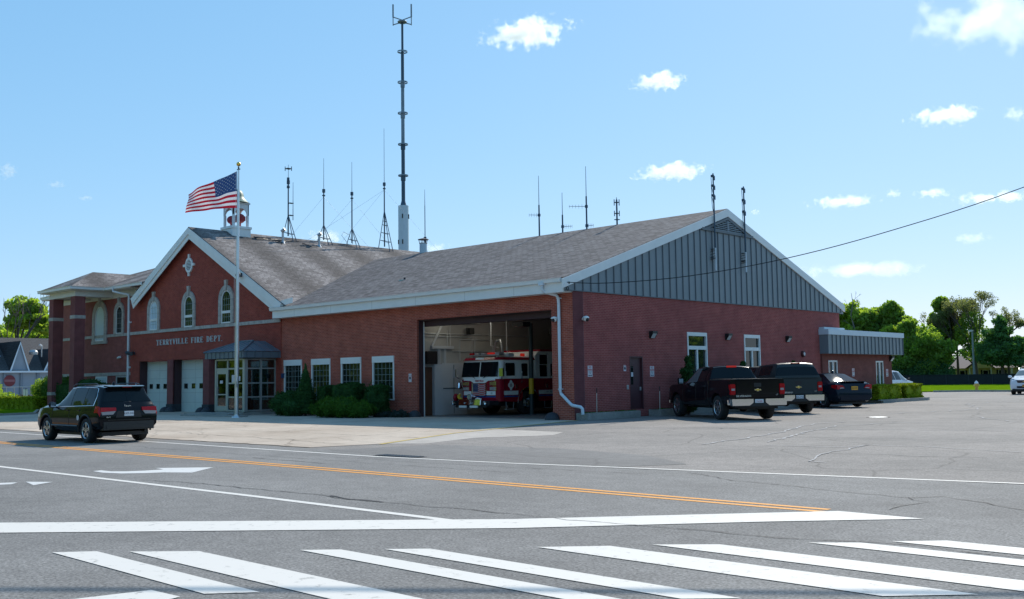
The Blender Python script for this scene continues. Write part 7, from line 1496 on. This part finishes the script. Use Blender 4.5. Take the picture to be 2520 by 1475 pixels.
mb = MB(); mb.lathe([(.56,0),(.56,.05),(0,.06)], (-80.0,9.25,2.22), 'x', 26); rs_ = part('round_sign', mb, [SHRED], t); part('sign_band', MB().box(-79.938,-79.93,8.75,9.75,2.12,2.34), [mat('sign_pink', (.26,.11,.13), .6)], rs_)
for y0, z0, z1 in ((12.5,1.0,2.2),(14.0,1.0,2.2)): wn = part('window', MB().box(-80.1,-79.97,y0,y0+1.0,z0,z1), [MATS['trim_blue_white']], t); part('pane', MB().box(-79.97,-79.96,y0+.1,y0+.9,z0+.1,z1-.1), [GLASSW], wn)
mb = MB(); mb.cyl((-80.6,12.55,4.6),(-80.6,12.55,5.75),.07,.07,8); mb.cyl((-80.6,12.5,5.7),(-80.6,12.3,5.85),.13,.10,8); mb.lathe([(.0,5.35),(.3,5.3),(.42,5.1),(.42,4.85)], (-80.9,11.85,0), 'z', 12); part('roof_vent', mb, [STEEL], t)
tree('leafy_maple', 'bright leafy maple with visible dark limbs rising behind the blue house', -96, 16.0, 12.5, [(-.4,0,11.2,1.2,1.2,1.2),(1.4,.8,10.8,1.4,1.2,1.1),(-1.0,0,9.2,1.3,1.2,1.1),(2.4,1.0,9.2,1.4,1.2,.9),(.8,.4,9.0,1.3,1.2,.9),(3.0,1.6,8.2,1.2,1,.6),(0.2,2.0,9.9,1.3,1.2,1.1),(1.0,3.2,8.8,1.4,1.2,.9)], 6500, .26, L_TREE1, .22, shell=.35)
t = thing('bare_tree', 'bare twiggy tree at the frame edge with reddish branches', 'tree', (-92,12.9,0)); mb = MB()
for p, d in (((0,0,3),(0,.1,1)),((0,-.8,3),(0,-.2,1)),((0,.6,3),(0,.35,1))): mb.tube([(0,0,0),Vector(p)], [.2,.14], 6); branch(mb, Vector(p), Vector(d).normalized(), 3.0, .10, 4, .32)
part('trunk', mb, [mat('twig_red', (.12,.085,.085), .9)], t)
tree('broad_tree', 'low sunny green tree behind the blue house roof beside the brick porch', -104, 21.0, 8.8, [(0,0,6.8,3,2.2,2.2),(2,2.6,6.6,2.5,2.2,1.8),(-2,-3.0,6.6,2.6,2.2,2.0),(2,-5,6.4,2.6,2.6,2.0),(-1,5.4,6.8,2.5,2.5,2.0)], 9000, .28, L_TREE1, .3)
# wood across the road, outside the frame: it is what the windows and paintwork mirror
bl = []
for i in range(120):
    a = i/120; x = -330+a*440; y = (-50-8*random.random() if x < -30 else -66-14*random.random())-6*math.sin(a*23); h = random.uniform(8,15)
    bl += [(x,y,h*.6,4.2,3.5,h*.42),(x+random.uniform(-2,2),y,h*.25,4.5,3.5,h*.28)]
for i in range(34):
    x = -24-i*5.5+random.uniform(-1,1); h = random.uniform(13,18); bl += [(x,-37-random.random()*3,h*.62,3.4,3.0,h*.40),(x,-37,h*.25,3.4,2.6,h*.28)]
o = leaves('woodland', bl, 52000, .75, L_TREE2, None, core=.8); o['kind'] = 'stuff'; tag(o, 'leafy green woodland along the other side of the road', 'trees')
bl = []
for i in range(40):
    a = i/40; x, y = 75+6*math.sin(a*11), -70+a*190; h = random.uniform(6,12); bl += [(x,y,h*.55,3.5,4.2,h*.45)]
o = leaves('woodland', bl, 12000, .75, L_TREE2, None, core=.8); o['kind'] = 'stuff'; tag(o, 'leafy green woodland along the far side of the parking lot', 'trees')

# power cable over the crossing: only its shadow reaches the frame
mb = MB(); mb.tube([(16.62-.787*s,-12.46-.61*s,10.0+.0008*s*s) for s in (-40,-25,-12,0,12,25,40)], .045, 6)
top('power_cable', mb, [BLACK], 'black power cable strung over the crosswalk that throws the thin shadow line', 'wire')

# ------------------------------------------------------------------ clouds: real volumes far away
def cloud_mat(i, dens, thr, fine, hx, hz):
    m = bpy.data.materials.new('cloud_vapour'); m.use_nodes = True; n = m.node_tree.nodes; l = m.node_tree.links; n.clear()
    o = n.new('ShaderNodeOutputMaterial'); v = n.new('ShaderNodeVolumePrincipled'); v.inputs['Color'].default_value = (1,1,1,1); v.inputs['Anisotropy'].default_value = .45
    tc = n.new('ShaderNodeTexCoord'); mp = n.new('ShaderNodeMapping'); mp.inputs['Scale'].default_value = (1/hx,1/(hx*.6),1/hz); l.new(tc.outputs['Object'], mp.inputs[0])
    ln = n.new('ShaderNodeVectorMath'); ln.operation = 'LENGTH'; l.new(mp.outputs[0], ln.inputs[0])
    ns = n.new('ShaderNodeTexNoise'); ns.noise_dimensions = '4D'; ns.inputs['W'].default_value = i*3.7; ns.inputs['Scale'].default_value = fine*1.15/hx; ns.inputs['Detail'].default_value = 8; ns.inputs['Roughness'].default_value = .62; l.new(tc.outputs['Object'], ns.inputs['Vector'])
    a = n.new('ShaderNodeMath'); a.operation = 'MULTIPLY_ADD'; a.inputs[1].default_value = 4.4; a.inputs[2].default_value = -2.35-thr; l.new(ns.outputs['Fac'], a.inputs[0])
    b = n.new('ShaderNodeMath'); b.operation = 'SUBTRACT'; b.inputs[0].default_value = 1.0; l.new(ln.outputs['Value'], b.inputs[1])
    c = n.new('ShaderNodeMath'); c.operation = 'ADD'; l.new(a.outputs[0], c.inputs[0]); l.new(b.outputs[0], c.inputs[1])
    d = n.new('ShaderNodeMath'); d.operation = 'MULTIPLY'; d.inputs[1].default_value = 3.0; d.use_clamp = True; l.new(c.outputs[0], d.inputs[0])
    e = n.new('ShaderNodeMath'); e.operation = 'MULTIPLY'; e.inputs[1].default_value = dens*.55; l.new(d.outputs[0], e.inputs[0]); l.new(e.outputs[0], v.inputs['Density']); l.new(v.outputs[0], o.inputs['Volume'])
    return m
CL = [((-985,1093,531,69,22),.10,.05,2.6,'large white puffy cloud to one side of the mast top'),((-845,1235,454,40,15),.12,.0,2.4,'small white puffy cloud above the middle of the bay roof'),((-1180,1759,439,71,19),.09,.0,2.6,'flat white cloud just above the ridge antennas and the gable masts'),
 ((-494,1438,370,50,14),.10,.05,2.8,'flat white cloud high over the annex'),((-424,1418,486,118,46),.018,.12,2.0,'large thin streaky cloud at the top corner of the sky'),((-885,1942,357,69,15),.06,.1,3.2,'ragged low cloud strip above the wire'),
 ((-727,2006,362,33,11),.07,.05,2.6,'tiny white cloud above the wire near the frame edge'),((-628,2043,343,84,12),.04,.1,3.0,'thin cloud strip crossed by the wire at the frame edge'),((-869,1969,217,133,19),.02,.05,2.4,'long faint cloud bank low above the far trees'),
 ((-2003,714,419,22,17),.05,.1,2.4,'small faint cloud at the frame edge beyond the porch'),((-796,1978,367,15,10),.07,.0,2.0,'tiny puff of cloud between two low strips'),((-669,2041,267,35,11),.03,.05,2.4,'small faint cloud low over the wispy tree'),
 ((-1976,794,400,22,9),.03,.1,2.4,'faint wisp of cloud above the brick porch'),((-1959,845,376,19,7),.04,.1,2.4,'tiny faint cloud above the hall gable'),((-1730,1261,311,49,18),.05,.05,2.4,'white cloud peeking between the tripods over the hall roof'),((-1581,1447,288,31,13),.05,.05,2.4,'white cloud peeking over the bay ridge beside the chimney'),
 ((-409,1468,362,19,13),.05,.1,2.4,'small cloud cut by the frame edge below the streaky cloud'),((-1043,1862,347,11,7),.06,.0,2.0,'tiny puff of cloud just past the gable peak')]
for i, ((x,y,z,hx,hz),dens,thr,fine,lab) in enumerate(CL):
    hx *= .9; hz *= .85
    mb = MB(); mb.ball((0,0,0), 1, 16, 0, (hx*1.5,hx*.9,hz*1.5))
    o = top('cloud', mb, [cloud_mat(i,dens,thr,fine,hx,hz)], lab, 'cloud', None, False, (x,y,z), R(25))
